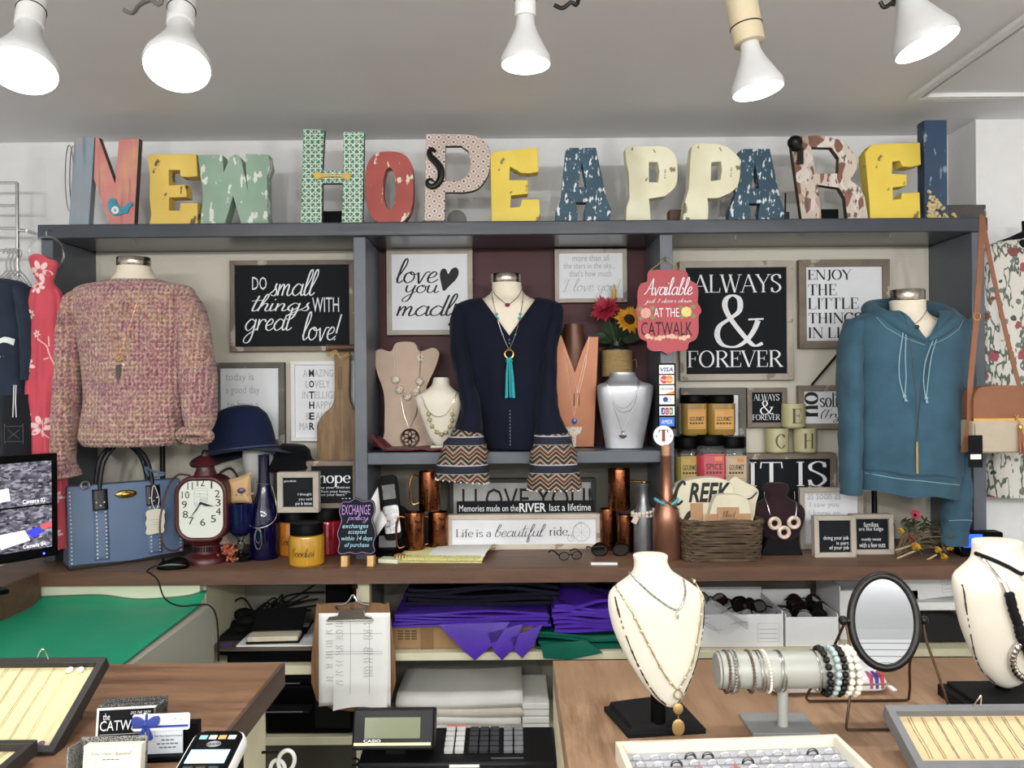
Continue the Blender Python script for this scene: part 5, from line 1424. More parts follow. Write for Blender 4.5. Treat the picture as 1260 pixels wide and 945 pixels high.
# mouse with its cable
k = K(213, 700)
t = thing('computer_mouse', 'black computer mouse with silver side stripes before the handbag', 'mouse', k.loc, .2)
g = MB()
def mr(z, s_): return [(.047 * s_ * math.copysign(abs(math.cos(u)) ** .8, math.cos(u)), .026 * s_ * math.sin(u), z + (.004 * math.cos(u) if z > .005 else 0)) for u in [2 * PI * i / 28 for i in range(28)]]
g.rings([mr(0, .92), mr(.004, 1), mr(.014, .99), mr(.024, .86), mr(.031, .6), mr(.034, .2)])
obj('shell', g, m_black, t, sub=1)
obj('side_stripe', MB().tube([V((x, -.0262 * math.sqrt(max(0, 1 - (x / .05) ** 2)) - .0012, .013 + .006 * math.cos(x * 40))) for x in [-.04 + .08 * i / 12 for i in range(13)]], [.0008 + .0022 * math.sin(PI * i / 12) for i in range(13)], 6), m_silver, t)
obj('wheel', MB().ring((-.028, 0, .028), .006, .003, 'X', 14, 6), m_blackm, t)
cb = smooth([V((-.047, 0, .012)), V((-.068, -.0, .004)), V((-.066, -.035, .003)), V((-.045, -.075, .004)), V((-.02, -.105, -.01)), V((.0, -.115, -.06)), V((.04, -.115, -.084)), V((.09, -.115, -.084)), V((.125, -.12, -.088)), V((.145, -.125, -.13)), V((.148, -.125, -.25))], 6)
obj('cable', MB().tube(cb, .0022, 6), m_blackm, t)
# lantern clock
k = K(246, 696)
m_clk = pm('oxblood_enamel', '#48191c', .35, var=.12, bump=.05)
t = thing('lantern_clock', 'dark red lantern shaped table clock with white dial', 'clock', k.loc, .06)
S = k.s
o = MB().lathe([(.001, 0), (27 * S, 0), (27 * S, 5 * S), (25 * S, 8 * S), (23 * S, 9 * S), (17 * S, 12 * S), (16 * S, 22 * S), (20 * S, 27 * S), (16 * S, 30 * S), (.001, 30 * S)], (0, .06, 0), 32)
obj('base', o, m_clk, t)
o = MB()
for i in range(9): o.box((-12 + i * 3 - .6) * S, (-12 + i * 3 + .6) * S, .06 - 17.2 * S, .06 - 15.0 * S, 15 * S, 21 * S)
obj('vent_slots', o, m_blackm, t)
o = MB().prism(rrect(-32 * S, 28 * S, 32 * S, 109 * S, 21 * S, 8), .018, .10)
obj('case', o, m_clk, t, bev=.008)
rim = rrect(-29.5 * S, 30.5 * S, 29.5 * S, 106.5 * S, 20 * S, 8)
obj('bezel', MB().tube([(a_, .016, b_) for a_, b_ in rim], .0075, 10, True), m_clk, t)
obj('dial', MB().prism(rrect(-27 * S, 33 * S, 27 * S, 104 * S, 18 * S, 8), .0145, .0175), pm('dial_white', '#d9dcd2', .5, var=.02), t)
o = MB()
cx_, cz_ = 0.0, 68 * S
pos = {12: (0, 102), 1: (13, 99), 2: (20, 88), 3: (21, 77), 4: (21, 66), 5: (15, 57), 6: (2, 53), 7: (-12, 55), 8: (-19, 63), 9: (-20, 75), 10: (-18.5, 87), 11: (-13, 98)}
for n_, (x, z) in pos.items():
    w_ = {1: .9, 11: 3.2}.get(n_, 3.2 if n_ < 10 else 4.6)
    txt(o, str(n_), ((x - w_) * S, (z - 5) * S - 0, (x + w_) * S, (z + 4) * S), 'sans', .0138)
q = obj('numerals', o, m_ink, t, flat=True)
o = MB()
for pl in ([(-8, 74), (-8, 91), (6, 92), (8, 90), (8, 78), (3, 75), (-8, 74)], [(-8, 88), (8, 87)], [(-10, 92), (-8, 94), (7, 94.5), (9, 92)], [(-1, 75), (-1, 89)], [(-7, 84), (-2, 84)]): o.stroke([(x * S, z * S) for x, z in pl], .0013, .0136)
for cx, cz, r in ((3.5, 80, 3.4), (3.5, 80, 1.6), (-5.5, 75, 2.2), (4, 74, 2.0)): o.stroke(ell(cx * S, cz * S, r * S, r * S, 16), .0013, .0134, closed=True)
obj('truck_print', o, m_grink, t)
def hand(ax, az, bx, bz_, wd): return MB().prism([(ax - wd * .4, az), (ax + wd * .4, az + wd * .3), ((ax + bx) / 2 + wd * .5, (az + bz_) / 2), (bx, bz_), ((ax + bx) / 2 - wd * .5, (az + bz_) / 2 - wd * .4)], .010, .0112)
obj('minute_hand', hand(0, 76 * S, -13 * S, 58 * S, .006), m_ink, t)
obj('hour_hand', hand(0, 76 * S, 17 * S, 72 * S, .010), m_ink, t)
obj('hand_hub', MB().lathe([(.001, 0), (.004, 0), (.004, .004), (.001, .004)], (0, 0, 0), 12, Matrix.Translation((0, .008, 76 * S)) @ Matrix.Rotation(-PI / 2, 4, 'X')), m_ink, t)
o = MB().lathe([(14 * S, 108 * S), (13 * S, 112 * S), (11 * S, 116 * S), (11 * S, 120 * S), (18 * S, 122 * S), (16 * S, 125 * S), (8 * S, 130 * S), (5 * S, 133 * S), (5 * S, 136 * S), (3 * S, 138 * S), (.001, 139 * S)], (0, .06, 0), 28)
obj('top_cap', o, m_clk, t)
obj('finial', MB().sph((0, .06, 137 * S), (4.5 * S, 4.5 * S, 4 * S), 14, 8), m_iron, t)
obj('bail', MB().tube(smooth([k.p(228, 588, .06), k.p(214, 586, .05), k.p(204, 600, .03), k.p(200, 630, .0), k.p(200, 655, -.01), k.p(206, 672, -.01), k.p(216, 677, 0), k.p(224, 672, .01)], 6), .003, 8), m_clk, t)
obj('bail', MB().tube(smooth([k.p(262, 586, .07), k.p(274, 580, .08), k.p(283, 590, .08), k.p(286, 604, .08)], 6), .004, 8), m_iron, t)
# goblet, pillow, dried flowers, blue bottle
m_cob = pm('cobalt_glass_dark', '#131a4a', .06, var=.1, Transmission_Weight=.35)
k = K(291, 692, back=.04)
t = thing('goblet', 'cobalt blue glass goblet with clear foot', 'goblet', k.loc)
S = k.s
obj('bowl', MB().lathe([(.001, 29 * S), (8 * S, 30 * S), (14 * S, 36 * S), (17 * S, 48 * S), (18.5 * S, 70 * S), (17.5 * S, 70 * S), (16 * S, 50 * S), (12 * S, 39 * S), (.001, 34 * S)], n=32), m_cob, t)
m_clr = glass('clear_glass', '#e8eeee')
obj('foot', MB().lathe([(.001, 0), (17 * S, 0), (17 * S, 1.2 * S), (6 * S, 4 * S), (3 * S, 8 * S), (3 * S, 16 * S), (5 * S, 20 * S), (3 * S, 24 * S), (6 * S, 29 * S), (.001, 29 * S)], n=28), m_clr, t)
t = thing('burlap_pillow', 'tiny burlap jewellery pillow resting in the blue goblet', 'pillow', (k.loc.x, k.loc.y, k.loc.z + 66 * S), .15)
def pil(u, v_, s_):
    a_, b_ = u * 2 - 1, v_ * 2 - 1
    p_ = (1 - a_ ** 4) ** .5 * (1 - b_ ** 4) ** .5
    return (a_ * 14.5 * S * (1 - .12 * (1 - b_ * b_)), s_ * 8 * S * p_ , 20 * S + b_ * 18 * S * (1 - .1 * (1 - a_ * a_)) + a_ * 5 * S * max(b_, 0))
g = MB().grid(lambda u, v_: pil(u, v_, -1), 14, 14).grid(lambda u, v_: pil(u, v_, 1), 14, 14)
obj('cushion', g, cloth('burlap', '#c9a77c', .9, .1, 700, .3), t)
t2 = thing('bracelet', 'beaded bracelet with purple stone around the tiny burlap pillow', 'bracelet', t.location, .15)
for i in range(14):
    a_ = 2 * PI * i / 14
    if math.sin(a_) < .25: obj('bead', MB().sph((14.5 * S * math.cos(a_), 8.5 * S * math.sin(a_), 15 * S + .5 * S * math.sin(3 * a_)), .0042, 8, 6), pm('wood_bead', '#b5906b', .5, var=.2, scale=150), t2)
obj('stone', MB().sph((3 * S, -9.5 * S, 20 * S), (5 * S, 2 * S, 3.4 * S), 12, 8), pm('amethyst', '#5a4a6a', .2, var=.2), t2)
k = K(282, 692, back=-.01)
t = thing('dried_flowers', 'small cluster of orange dried flowers by the goblet foot', 'dried flowers', k.loc)
g = MB(); r_ = random.Random(9)
for i in range(70): g.sph((r_.gauss(0, .013), r_.gauss(0, .009), .034 + r_.gauss(0, .016)), r_.uniform(.003, .0055), 6, 4)
obj('blooms', g, pm('dried_orange', '#a8593c', .8, var=.3, scale=150), t)
g = MB()
for i in range(5): g.tube([(r_.uniform(-.004, .004), 0, .03), (r_.uniform(-.012, .012), .01, .0015)], .0012, 4)
obj('stems', g, m_bronze, t)
k = K(322, 689, back=.03)
S = k.s
t = thing('wine_bottle', 'empty cobalt blue wine bottle wearing a silver necklace', 'bottle', k.loc)
a = pm('cobalt_bottle', '#0d0b3c', .07, var=.05, Transmission_Weight=.45, IOR=1.5)
obj('glass', MB().lathe([(.001, 0), (16.5 * S, 0), (17.5 * S, 2 * S), (17.5 * S, 40 * S), (17 * S, 50 * S), (13 * S, 66 * S), (8.5 * S, 82 * S), (6.8 * S, 98 * S), (6.5 * S, 124 * S), (6.8 * S, 127 * S), (5.5 * S, 127 * S), (5 * S, 100 * S), (.001, 96 * S)], n=36), a, t)
t = thing('silver_necklace', 'silver wire necklace with oval pendants wound on the blue bottle', 'necklace', k.loc)
bl = lambda a_, z, r: V((r * math.cos(a_), r * math.sin(a_), z))
pp = [bl(-2.6 + i * .32, (94 + 0 * i) * S - i * 1.2 * S * .4, (9 + i * .15) * S) for i in range(8)] + [bl(-.2, 84 * S, 12 * S), bl(-.1, 68 * S, 15 * S), bl(-.4, 52 * S, 18.5 * S), bl(-1.0, 43 * S, 19 * S), bl(-1.75, 40 * S, 19 * S), bl(-2.6, 43 * S, 18.8 * S), bl(-3.1, 47 * S, 18.8 * S)]
obj('wire', MB().tube(smooth(pp, 5), .0014, 6), m_silver, t)
obj('pendant', MB().ring((-1.5 * S, -19.3 * S, 27 * S), 12.5 * S, .0014, 'Y', 28, 6, sx=.36), m_silver, t)
obj('pendant', MB().ring((-1.5 * S, -19.5 * S, 30 * S), 8 * S, .0012, 'Y', 28, 6, sx=.4), m_silver, t)
# head form with hats
k = K(318, 676, 2.67); k.loc.z = ZC
t = thing('head_form', 'white foam head form on a stand under the navy hat', 'head form', k.loc)
obj('head', body(k, refine([(532, 305, 325, .03), (545, 301, 332, .045), (562, 300, 339, .055), (580, 303, 339, .05), (596, 307, 336, .042), (606, 309, 334, .04)], 4), 28), pm('foam_white', '#b4b4b1', .85, var=.04, bump=.1), t)
obj('stand', MB().tube([(0, 0, .008), (0, 0, k.z(600))], .012, 12).lathe([(.001, 0), (.05, 0), (.05, .008), (.001, .01)], n=24), m_iron, t)
t = thing('felt_hat', 'navy blue wide brimmed felt hat on the white head form', 'hat', k.p(300, 552, -.0) + k.loc, rx=-.13, ry=-.13)
m_felt = cloth('navy_felt', '#17203a', .95, .06, 300, .12, .15)
S = k.s
g = MB()
def hat(u, v_):
    a_ = 2 * PI * u
    pr = [(0, 58), (12, 57.5), (24, 54), (33, 45), (37.5, 32), (40, 17), (41, 5), (42, 0), (50, -1.5), (58, -3), (64, -4)]
    f_ = v_ * (len(pr) - 1); i = min(int(f_), len(pr) - 2); q_ = f_ - i
    r = pr[i][0] + (pr[i + 1][0] - pr[i][0]) * q_; z = pr[i][1] + (pr[i + 1][1] - pr[i][1]) * q_
    wv = max(0, (r - 42) / 22)
    return (r * S * math.cos(a_) * 1.0, r * S * math.sin(a_) * (.78), z * S + wv * 6 * S * math.cos(2 * a_ + .4) * -.9)
g.grid(hat, 56, 40, True)
o = obj('felt', g, m_felt, t); m_ = o.modifiers.new('s', 'SOLIDIFY'); m_.thickness = .003
obj('band', MB().ring((0, 0, 2.5 * S), 42.5 * S, .0035, 'Z', 48, 6, sz=.78), pm('navy_cord', '#3c4660', .6, var=.1), t)
k = K(361, 676, 2.70); k.loc.z = ZC
t = thing('felt_hat', 'black felt hat brim drooping beside the navy hat', 'hat', k.p(361, 560, 0) + k.loc, ry=.10)
g = MB()
def hat2(u, v_):
    a_ = 2 * PI * u
    pr = [(0, 16), (14, 15), (20, 10), (22, 3), (24, 0), (29, -1), (33, -3)]
    f_ = v_ * (len(pr) - 1); i = min(int(f_), len(pr) - 2); q_ = f_ - i
    r = pr[i][0] + (pr[i + 1][0] - pr[i][0]) * q_; z = pr[i][1] + (pr[i + 1][1] - pr[i][1]) * q_
    wv = max(0, (r - 22) / 11)
    return (r * S * math.cos(a_), r * S * math.sin(a_) * 1.1, z * S - wv * S * (5 + 9 * max(0, -math.sin(a_ + .55))))
g.grid(hat2, 48, 30, True)
o = obj('felt', g, cloth('black_felt', '#0c0d10', .95, .06, 300, .1, .1), t); m_ = o.modifiers.new('s', 'SOLIDIFY'); m_.thickness = .003
obj('stand', MB().tube([(0, .02, .012), (0, .02, -(676 - 560) * k.s + .012)], .006, 8).lathe([(.001, 0), (.05, 0), (.05, .006), (.001, .008)], (0, .02, -(676 - 560) * k.s), 20), m_iron, t)
# candles with frames on top
def jar(px, py, back, wpx, hpx, wax, label, lidh=14, text=None):
    k = K(px, py, back=back); S = k.s
    t = thing('jar_candle', label, 'candle', k.loc, group='black lidded jar candles')
    r = wpx / 2 * S; hh = (hpx - lidh) * S
    obj('jar', MB().lathe([(.001, 0), (r * .9, 0), (r, .006), (r, hh - .012), (r * .96, hh - .004), (r * .84, hh), (.001, hh)], n=36), wax, t)
    obj('lid', MB().lathe([(.001, hh), (r * .93, hh), (r * .93, hh + lidh * S - .004), (r * .88, hh + lidh * S), (.001, hh + lidh * S)], n=36), m_black, t)
    if text:
        o = MB(); nseg = 1
        txt(o, text, (-r * .66, hh * .34, r * .66, hh * .62), 'script', 0, bold=1.2, warp=lambda p: (r * 1.004 * math.sin(p[0] / r), -r * 1.004 * math.cos(p[0] / r), p[2]))
        obj('lettering', o, m_ink, t, flat=True)
    return k, hh + lidh * S
wx = lambda n_, c: pm(n_, c, .12, var=.05, scale=12, Coat_Weight=.6)
kA, hA = jar(358, 686, .05, 40, 56, wx('amber_wax', '#b06a22'), 'large amber jar candle under the two small frames', 14, 'Goodies')
kB, hB = jar(398, 684, .05, 44, 56, wx('cherry_wax', '#97182a'), 'large cherry red jar candle behind the exchange chalkboard')
jar(374.5, 697, .03, 43, 52, wx('honey_wax', '#b98a26'), 'smaller golden yellow jar candle in front of the amber one', 14, 'Goodies')
def topsign(name, label, box, d, z, *a_, **kw):
    t, k = sign(name, label, box, d, *a_, **kw)
    t.location.z = z
    return t
topsign(SN, 'small pale framed black sign resting on the amber candle', (341, 580, 392, 630), 2.56, ZC + hA, 7, m_framel, m_slate, [('grandkids', (349, 590, 364, 593), 'sans', m_wink), ('I thought', (366, 606, 383, 610), 'sans', m_wink), ('you said', (367, 612, 383, 616), 'sans', m_wink), ('pie & lattes', (363, 617, 383, 622), 'sans', m_wink)], th=.03)
topsign(SN, 'black framed sign reading hope, behind the small pale frame', (377, 565, 440, 623), 2.64, ZC + hB, 6, m_frame, m_slate, [('hope', (391, 578, 431, 597), 'serif', m_wink, {'bold': 1.2}), ('May your choices', (390, 596, 430, 600), 'sans', m_wink), ('reflect your hopes,', (390, 601, 431, 605), 'sans', m_wink), ('not your fears."', (393, 605, 426, 609), 'sans', m_wink), ('...', (420, 611, 431, 612), 'sans', m_wink)], th=.03)
# wooden paddle
k = K(416, 660, 2.755); k.loc.z = ZC
t = thing('wooden_paddle', 'old wooden bread paddle with twine leaning against the hutch', 'paddle', k.loc)
m_pad = wood('aged_paddle', '#6a5138', '#94754f', .6, 2, 4)
o = MB().prism(k.q([(413, 420), (432, 420), (431, 470)] + sm2([(432, 480), (437, 491), (441, 500), (442, 512)], 3) + [(441, 660), (390, 660), (391, 512)] + sm2([(392, 506), (399, 496), (409, 487), (413, 476)], 3)), 0, .018)
obj('blade', o, m_pad, t, bev=.003)
obj('dowel', MB().tube([k.p(405, 414, .01), k.p(438, 414, .01)], .0095, 12).tube([k.p(403, 414, .01), k.p(407, 414, .01)], .012, 12), wood('walnut_dowel', '#5a3d2a', '#6d4c36', .5, 0), t, label='dark wooden dowel handle')
o = MB()
for i in range(7): o.tube(smooth([k.p(406 + rnd.uniform(-3, 3), 424 + rnd.uniform(-2, 4), -.004), k.p(416, 420 + rnd.uniform(-3, 3), -.012), k.p(422, 428 + rnd.uniform(-2, 2), -.008), k.p(431 + rnd.uniform(-2, 3), 423 + rnd.uniform(-3, 4), -.005)], 4), .0014, 5)
obj('twine', o, pm('raffia', '#b79a6b', .9, var=.2), t)
obj('plate', MB().box(k.x(417), k.x(422.5), -.0015, 0, k.z(466), k.z(438)), m_bronze, t)
# exchange chalkboard on its little feet
k = K(438, 697, back=.0)
t = thing('chalkboard_easel', 'small scalloped exchange policy chalkboard on wooden feet', 'sign', k.loc, rx=-.12)
ol = sm2([(418, 621), (421, 617), (429, 617), (437, 613), (446, 617), (456, 616), (460, 620), (461, 630), (458, 640), (461, 650), (463, 660), (460, 670), (462, 680), (455, 683), (446, 681), (438, 683), (430, 681), (420, 683), (415, 679), (417, 668), (414, 658), (417, 648), (419, 640), (416, 630)], 3, True)
obj('board', MB().prism(k.q(ol), -.004, .004), m_slate, t, bev=.001)
obj('edge_line', MB().tube([(x, -.0045, z) for x, z in k.q([((a_ - 438) * .96 + 438, (b_ - 648) * .96 + 648) for a_, b_ in ol])], .0011, 5, True), pm('purple_chalk', '#8d7aa3', .8), t)
m_pur, m_cy = pm('violet_chalk', '#b58bd0', .8), pm('blue_chalk', '#a8d4e6', .8)
for im, tx in ((m_pur, [('EXCHANGE', (420, 622, 455, 634), 'sans'), ('policy', (426, 633, 453, 644), 'script')]), (m_cy, [('exchanges', (421, 645, 453, 652), 'ital'), ('accepted', (428, 652, 451, 659), 'ital'), ('within 14 days', (420, 660, 458, 667), 'ital'), ('of purchase', (424, 668, 454, 675), 'ital')])):
    o = MB()
    for s2, b_, f_ in tx: txt(o, s2, (k.x(b_[0]), k.z(b_[3]), k.x(b_[2]), k.z(b_[1])), f_, -.0048)
    obj('lettering', o, im, t, flat=True)
m_pine = wood('pine_foot', '#c79a5b', '#d8b070', .5, 2)
for x in (420, 452): obj('foot', MB().box(k.x(x), k.x(x + 8), -.008, .03, 0, k.z(684)), m_pine, t, bev=.001)
# ------------------------------------------------------------------ worktop, middle
k = K(478, 686, back=.04)
S = k.s
t = thing('cordless_phone', 'black cordless phone standing in its round base beside copper mugs', 'telephone', k.loc)
o = MB().lathe([(.001, 0), (24 * S, 0), (24 * S, .012), (20 * S, .02), (.001, .022)], (0, .02, 0), 28)
o.prism([(-20 * S, .018), (20 * S, .018), (22 * S, 46 * S)] + [(22 * S * math.cos(u), 46 * S + 14 * S * math.sin(u)) for u in [PI * i / 10 for i in range(1, 10)]] + [(-22 * S, 46 * S)], .025, .05)
obj('base', o, m_black, t, bev=.003)
Mh = Matrix.Translation((5 * S, .005, 18 * S)) @ Matrix.Rotation(-.2, 4, 'X') @ Matrix.Rotation(-.13, 4, 'Y')
o = MB().prism(rrect(-11 * S, 0, 11 * S, 80 * S, 5 * S), -.012, .014, M=Mh)
ha = obj('handset', o, m_black, t, bev=.003)
o = MB().prism(rrect(-9.5 * S, 8 * S, 9.5 * S, 42 * S, 3 * S), -.0135, -.0122, M=Mh); obj('keypad_plate', o, pm('phone_silver', '#9b9b9d', .35, .6), ha)
o = MB()
for r_ in range(4):
    for c_ in range(3): o.box((-7.5 + 5.4 * c_) * S, (-3.6 + 5.4 * c_) * S, -.0165, -.0137, (11 + r_ * 7) * S, (15.5 + r_ * 7) * S, Mh)
obj('key', o, pm('phone_key', '#d7d7d5', .5), ha)
obj('screen', MB().box(-8 * S, 8 * S, -.0134, -.0122, 50 * S, 68 * S, Mh), pm('phone_screen', '#2a2d2a', .1), ha)
obj('silver_plate', MB().box(-15 * S, 6 * S, .018, .0245, 8 * S, 22 * S), pm('phone_silver', '#9b9b9d', .35, .6), t)
k = K(456, 655, 2.58)
o = MB().add([k.p(455, 618, 0), k.p(464, 600, .02), k.p(468, 640, .02), k.p(460, 655, 0)], [(0, 1, 2, 3)]).add([k.p(462, 645, -.02), k.p(470, 628, .0), k.p(478, 640, -.03), k.p(464, 660, -.03)], [(0, 1, 2, 3)])
q = solo('price_tag', o, m_paper, 'white paper tags taped beside the exchange chalkboard', 'paper tag', k.loc); m_ = q.modifiers.new('s', 'SOLIDIFY'); m_.thickness = .0006
# copper mugs and cups
def mug(px, py, back, wpx, hpx, label, z=None, handle=-1, taper=1.0):
    k = K(px, py, back=back) if z is None else K(px, py, 2.66)
    if z is not None: k.loc.z = z
    S = k.s
    t = thing('copper_mug' if handle else 'copper_cup', label, 'mug' if handle else 'cup', k.loc, group='hammered copper mugs' if handle else 'tall copper cups')
    r, h_ = wpx / 2 * S, hpx * S
    obj('body', MB().lathe([(.001, 0), (r * .94, 0), (r * taper, .006), (r, h_ - .004), (r * .97, h_), (r * .93, h_), (r * .9, .01), (.001, .008)], n=36), m_copper, t)
    if handle:
        hx = handle
        obj('handle', MB().tube(smooth([(hx * r * .98, -.01, h_ * .88), (hx * r * 1.45, -.014, h_ * .9), (hx * r * 1.72, -.016, h_ * .7), (hx * r * 1.72, -.016, h_ * .4), (hx * r * 1.55, -.014, h_ * .18), (hx * r * .98, -.01, h_ * .2)], 5), .0035, 8), pm('copper_rod', '#b57a52', .2, 1.0), t)
    return t, h_
m1, h1 = mug(508, 686, .05, 25, 52, 'copper mug standing nearest the phone')
m2, h2 = mug(537, 683, .07, 25, 48, 'copper mug standing beside the Life is a beautiful ride sign')
topz = ZC + max(h1, h2) + .001
k = K(528, 633, 2.60)
mug(529, 633, 0, 27, 48, 'copper mug stacked on top of the other two mugs', z=topz)
bpy.data.objects[-1] if False else None
t = thing('wooden_scoop', 'small wooden scoop lying in front of the copper mugs', 'scoop', K(492, 690).loc, .3)
obj('bowl', MB().sph((0, 0, .012), (.022, .014, .012), 14, 8), wood('scoop_wood', '#8a5a38', '#a5714a', .5), t)
obj('handle', MB().tube([(.018, 0, .012), (.06, .01, .006)], .004, 8), wood('scoop_wood', '#8a5a38', '#a5714a', .5), t)
# notepad, sticky pad
p0, p1 = onto(487, 690), onto(597, 697)
k = K(487, 691)
t = thing('spiral_planner', 'open yellow spiral planner lying at the worktop edge', 'notebook', (k.loc.x, k.loc.y, ZC), -.07)
W = .272
g = MB().grid(lambda u, v_: (W * u + .03 * v_, .21 * v_, .006 + .018 * math.sin(PI * min(1, v_ * 1.1)) ** .7 * (.6 + .4 * u)), 14, 14)
o = obj('left_pages', g, pm('yellow_page', '#e8e3a2', .7, var=.03), t); m_ = o.modifiers.new('s', 'SOLIDIFY'); m_.thickness = .004
g = MB().grid(lambda u, v_: (W * (.34 + .68 * u) + .03 * v_, .015 + .2 * v_, .0085 + .018 * math.sin(PI * min(1, v_ * 1.1)) ** .7 * (.6 + .4 * (.34 + .66 * u)) + .004 * u), 14, 14)
o = obj('white_pages', g, m_paper, t)
o = MB()
for i in range(5): o.box(W * .45 + i * .034, W * .45 + i * .034 + .02, .07, .072, .0335 + .002 * i, .034 + .002 * i)
obj('cover_edge', MB().box(0, W, -.012, .0, 0, .004), pm('planner_cover', '#c9c48a', .5), t)
o = MB()
for i in range(30): o.ring((.006 + i * (W - .012) / 29, -.004, .011), .0105, .0016, 'X', 12, 5)
obj('spiral_wire', o, pm('yellow_wire', '#d8d48c', .35, .3), t)
k = K(478, 692)
o = MB().box(-.03, .035, -.012, .03, 0, .012)
solo('sticky_pad', o, pm('pale_green_pad', '#d5dbbd', .8), 'pale green sticky note pad beside the spiral planner', 'notepad', k.loc, (0, 0, -.25), bev=.001)
# signs under the shelf
sign(SN, 'black framed I love you sign standing in the low centre bay', (553, 589, 733, 662), 2.77, 5, pm('black_frame', '#1b1b1b', .5, var=.1), pm('grey_white_panel', '#bdbdb8', .7), [('I LOVE YOU!', (569, 601, 728, 627), 'sans', m_ink)], th=.03, z=ZC)
k_z = ZC + (674 - 633) * 2.72 / F
t, k = sign('wooden_sign', 'long narrow black board reading memories made on the river, on top of a white frame', (562, 618, 731, 633), 2.725, 0, m_slate, m_slate, [('Memories made on the', (565, 622, 638, 630), 'sans', m_wink), ('RIVER', (639, 620, 672, 631), 'sans', m_wink, {'bold': .02}), ('last a lifetime', (676, 621, 727, 630), 'sans', m_wink)], th=.02, recess=0.0)
t.location.z = ZC + 42 * 2.70 / F
def bike(t, k, y):
    o = MB().stroke(k.q(ell(716, 656, 10.5, 11, 28)), .0011, y, closed=True)
    o.stroke(k.q(ell(702.5, 663, 3.8, 4, 16)), .0011, y, closed=True)
    for i in range(8): o.stroke(k.q([(716, 656), (716 + 10 * math.cos(i * PI / 4), 656 + 10.5 * math.sin(i * PI / 4))]), .0005, y)
    o.stroke(k.q(sm2([(716, 644), (708, 648), (703, 663)], 4)), .0013, y); o.stroke(k.q([(712, 643), (720, 644)]), .0012, y)
    obj('bicycle_drawing', o, pm('pencil_grey', '#77797b', .7), t, flat=True)
sign(SN, 'long white framed sign reading life is a beautiful ride', (550, 633, 740, 675), 2.69, 6, m_framew, m_wpanel, [('Life is a', (561, 651, 604, 661), 'serif', pm('dark_grey_ink', '#3a3d40', .7), {'bold': .9}), ('beautiful', (609, 645, 672, 668), 'script', pm('dark_grey_ink', '#3a3d40', .7), {'bold': .8}), ('ride.', (676, 649, 701, 660), 'serif', pm('dark_grey_ink', '#3a3d40', .7), {'bold': .9})], th=.03, z=ZC, extra=bike)
# spectacles
def specs(k, label, rz, lens, sc_=1.0, tinted=False, cat='glasses', name='reading_glasses', rx=0):
    t = thing(name, label, cat, k.loc, rz, rx=rx)
    o = MB()
    for s_ in (-1, 1): o.tube([(s_ * .034 * sc_ + .026 * sc_ * math.cos(u), 0, .021 * sc_ + .02 * sc_ * math.sin(u)) for u in [2 * PI * i / 20 for i in range(20)]], .0022 * sc_, 6, True)
    o.tube(smooth([(-.009 * sc_, 0, .026 * sc_), (0, -.003, .029 * sc_), (.009 * sc_, 0, .026 * sc_)], 4), .002, 6)
    obj('frame', o, m_blackm if not tinted else m_black, t)
    for s_ in (-1, 1):
        obj('temple', MB().tube(smooth([(s_ * .06 * sc_, 0, .026 * sc_), (s_ * .064 * sc_, .06, .02), (s_ * .06 * sc_, .115, .004)], 4), .0024, 6), m_blackm, t)
        l = MB().lathe([(.001, 0), (.025 * sc_, 0), (.025 * sc_, .001), (.001, .001)], n=20, M=Matrix.Translation((s_ * .034 * sc_, 0, .021 * sc_)) @ Matrix.Rotation(PI / 2, 4, 'X'))
        obj('lens', l, lens, t)
m_dklens = pm('smoked_lens', '#1a1210', .05, var=.05)
k = K(702, 690, back=.0)
specs(K(702, 689), 'thin black reading glasses lying on the worktop', .25, glass('spectacle_lens', '#dfe3e2', .02), .62)
specs(K(752, 686, back=.02), 'dark oversized sunglasses on the worktop before the copper cups', .05, m_dklens, 1.0, True, 'sunglasses', 'sunglasses')
k = K(743, 695)
solo('white_tag', MB().box(-.04, .042, -.008, .008, 0, .007), m_white, 'white slim plastic tag lying in front of the sunglasses', 'tag', k.loc, (0, 0, -.06), bev=.002)
m3, h3 = mug(752, 682, .08, 20, 50, 'tall copper cup below and furthest from the silver bottle', handle=0)
m4, h4 = mug(772, 683, .05, 20, 46, 'tall copper cup standing right against the silver bottle', handle=0)
mug(762, 634, 0, 27, 50, 'tall copper cup stacked on top of the other two cups', z=ZC + max(h3, h4) + .001, handle=0)
# bottles
m_silb = pm('silver_paint', '#86878a', .35, .7, var=.08, scale=30, bump=.05)
m_cob2 = pm('rose_copper_paint', '#8f6450', .3, .75, var=.12, scale=14)
k = K(794, 684, back=.03); S = k.s
t = thing('silver_bottle', 'grey silver painted bottle with bracelets stacked round its shoulder', 'bottle', k.loc)
obj('glass', MB().lathe([(.001, 0), (12 * S, 0), (12.5 * S, 2 * S), (12.5 * S, 44 * S), (11.5 * S, 53 * S), (7 * S, 62 * S), (5.8 * S, 72 * S), (5.5 * S, 82 * S), (6.2 * S, 83 * S), (6.2 * S, 87 * S), (.001, 87 * S)], n=32), m_silb, t)
t = thing('bracelet', 'gold bangle lying across the top of the silver bottle', 'bracelet', (k.loc.x, k.loc.y, k.loc.z + 87.5 * S), rz=.2, ry=.12)
obj('bangle', MB().ring((-4 * S, 0, .003), 13 * S, .0022, 'Z', 28, 6, sz=.55), m_gold, t)
obj('charm', MB().sph((-1 * S, -8 * S, .004), (.008, .004, .004), 8, 6), m_gold, t)
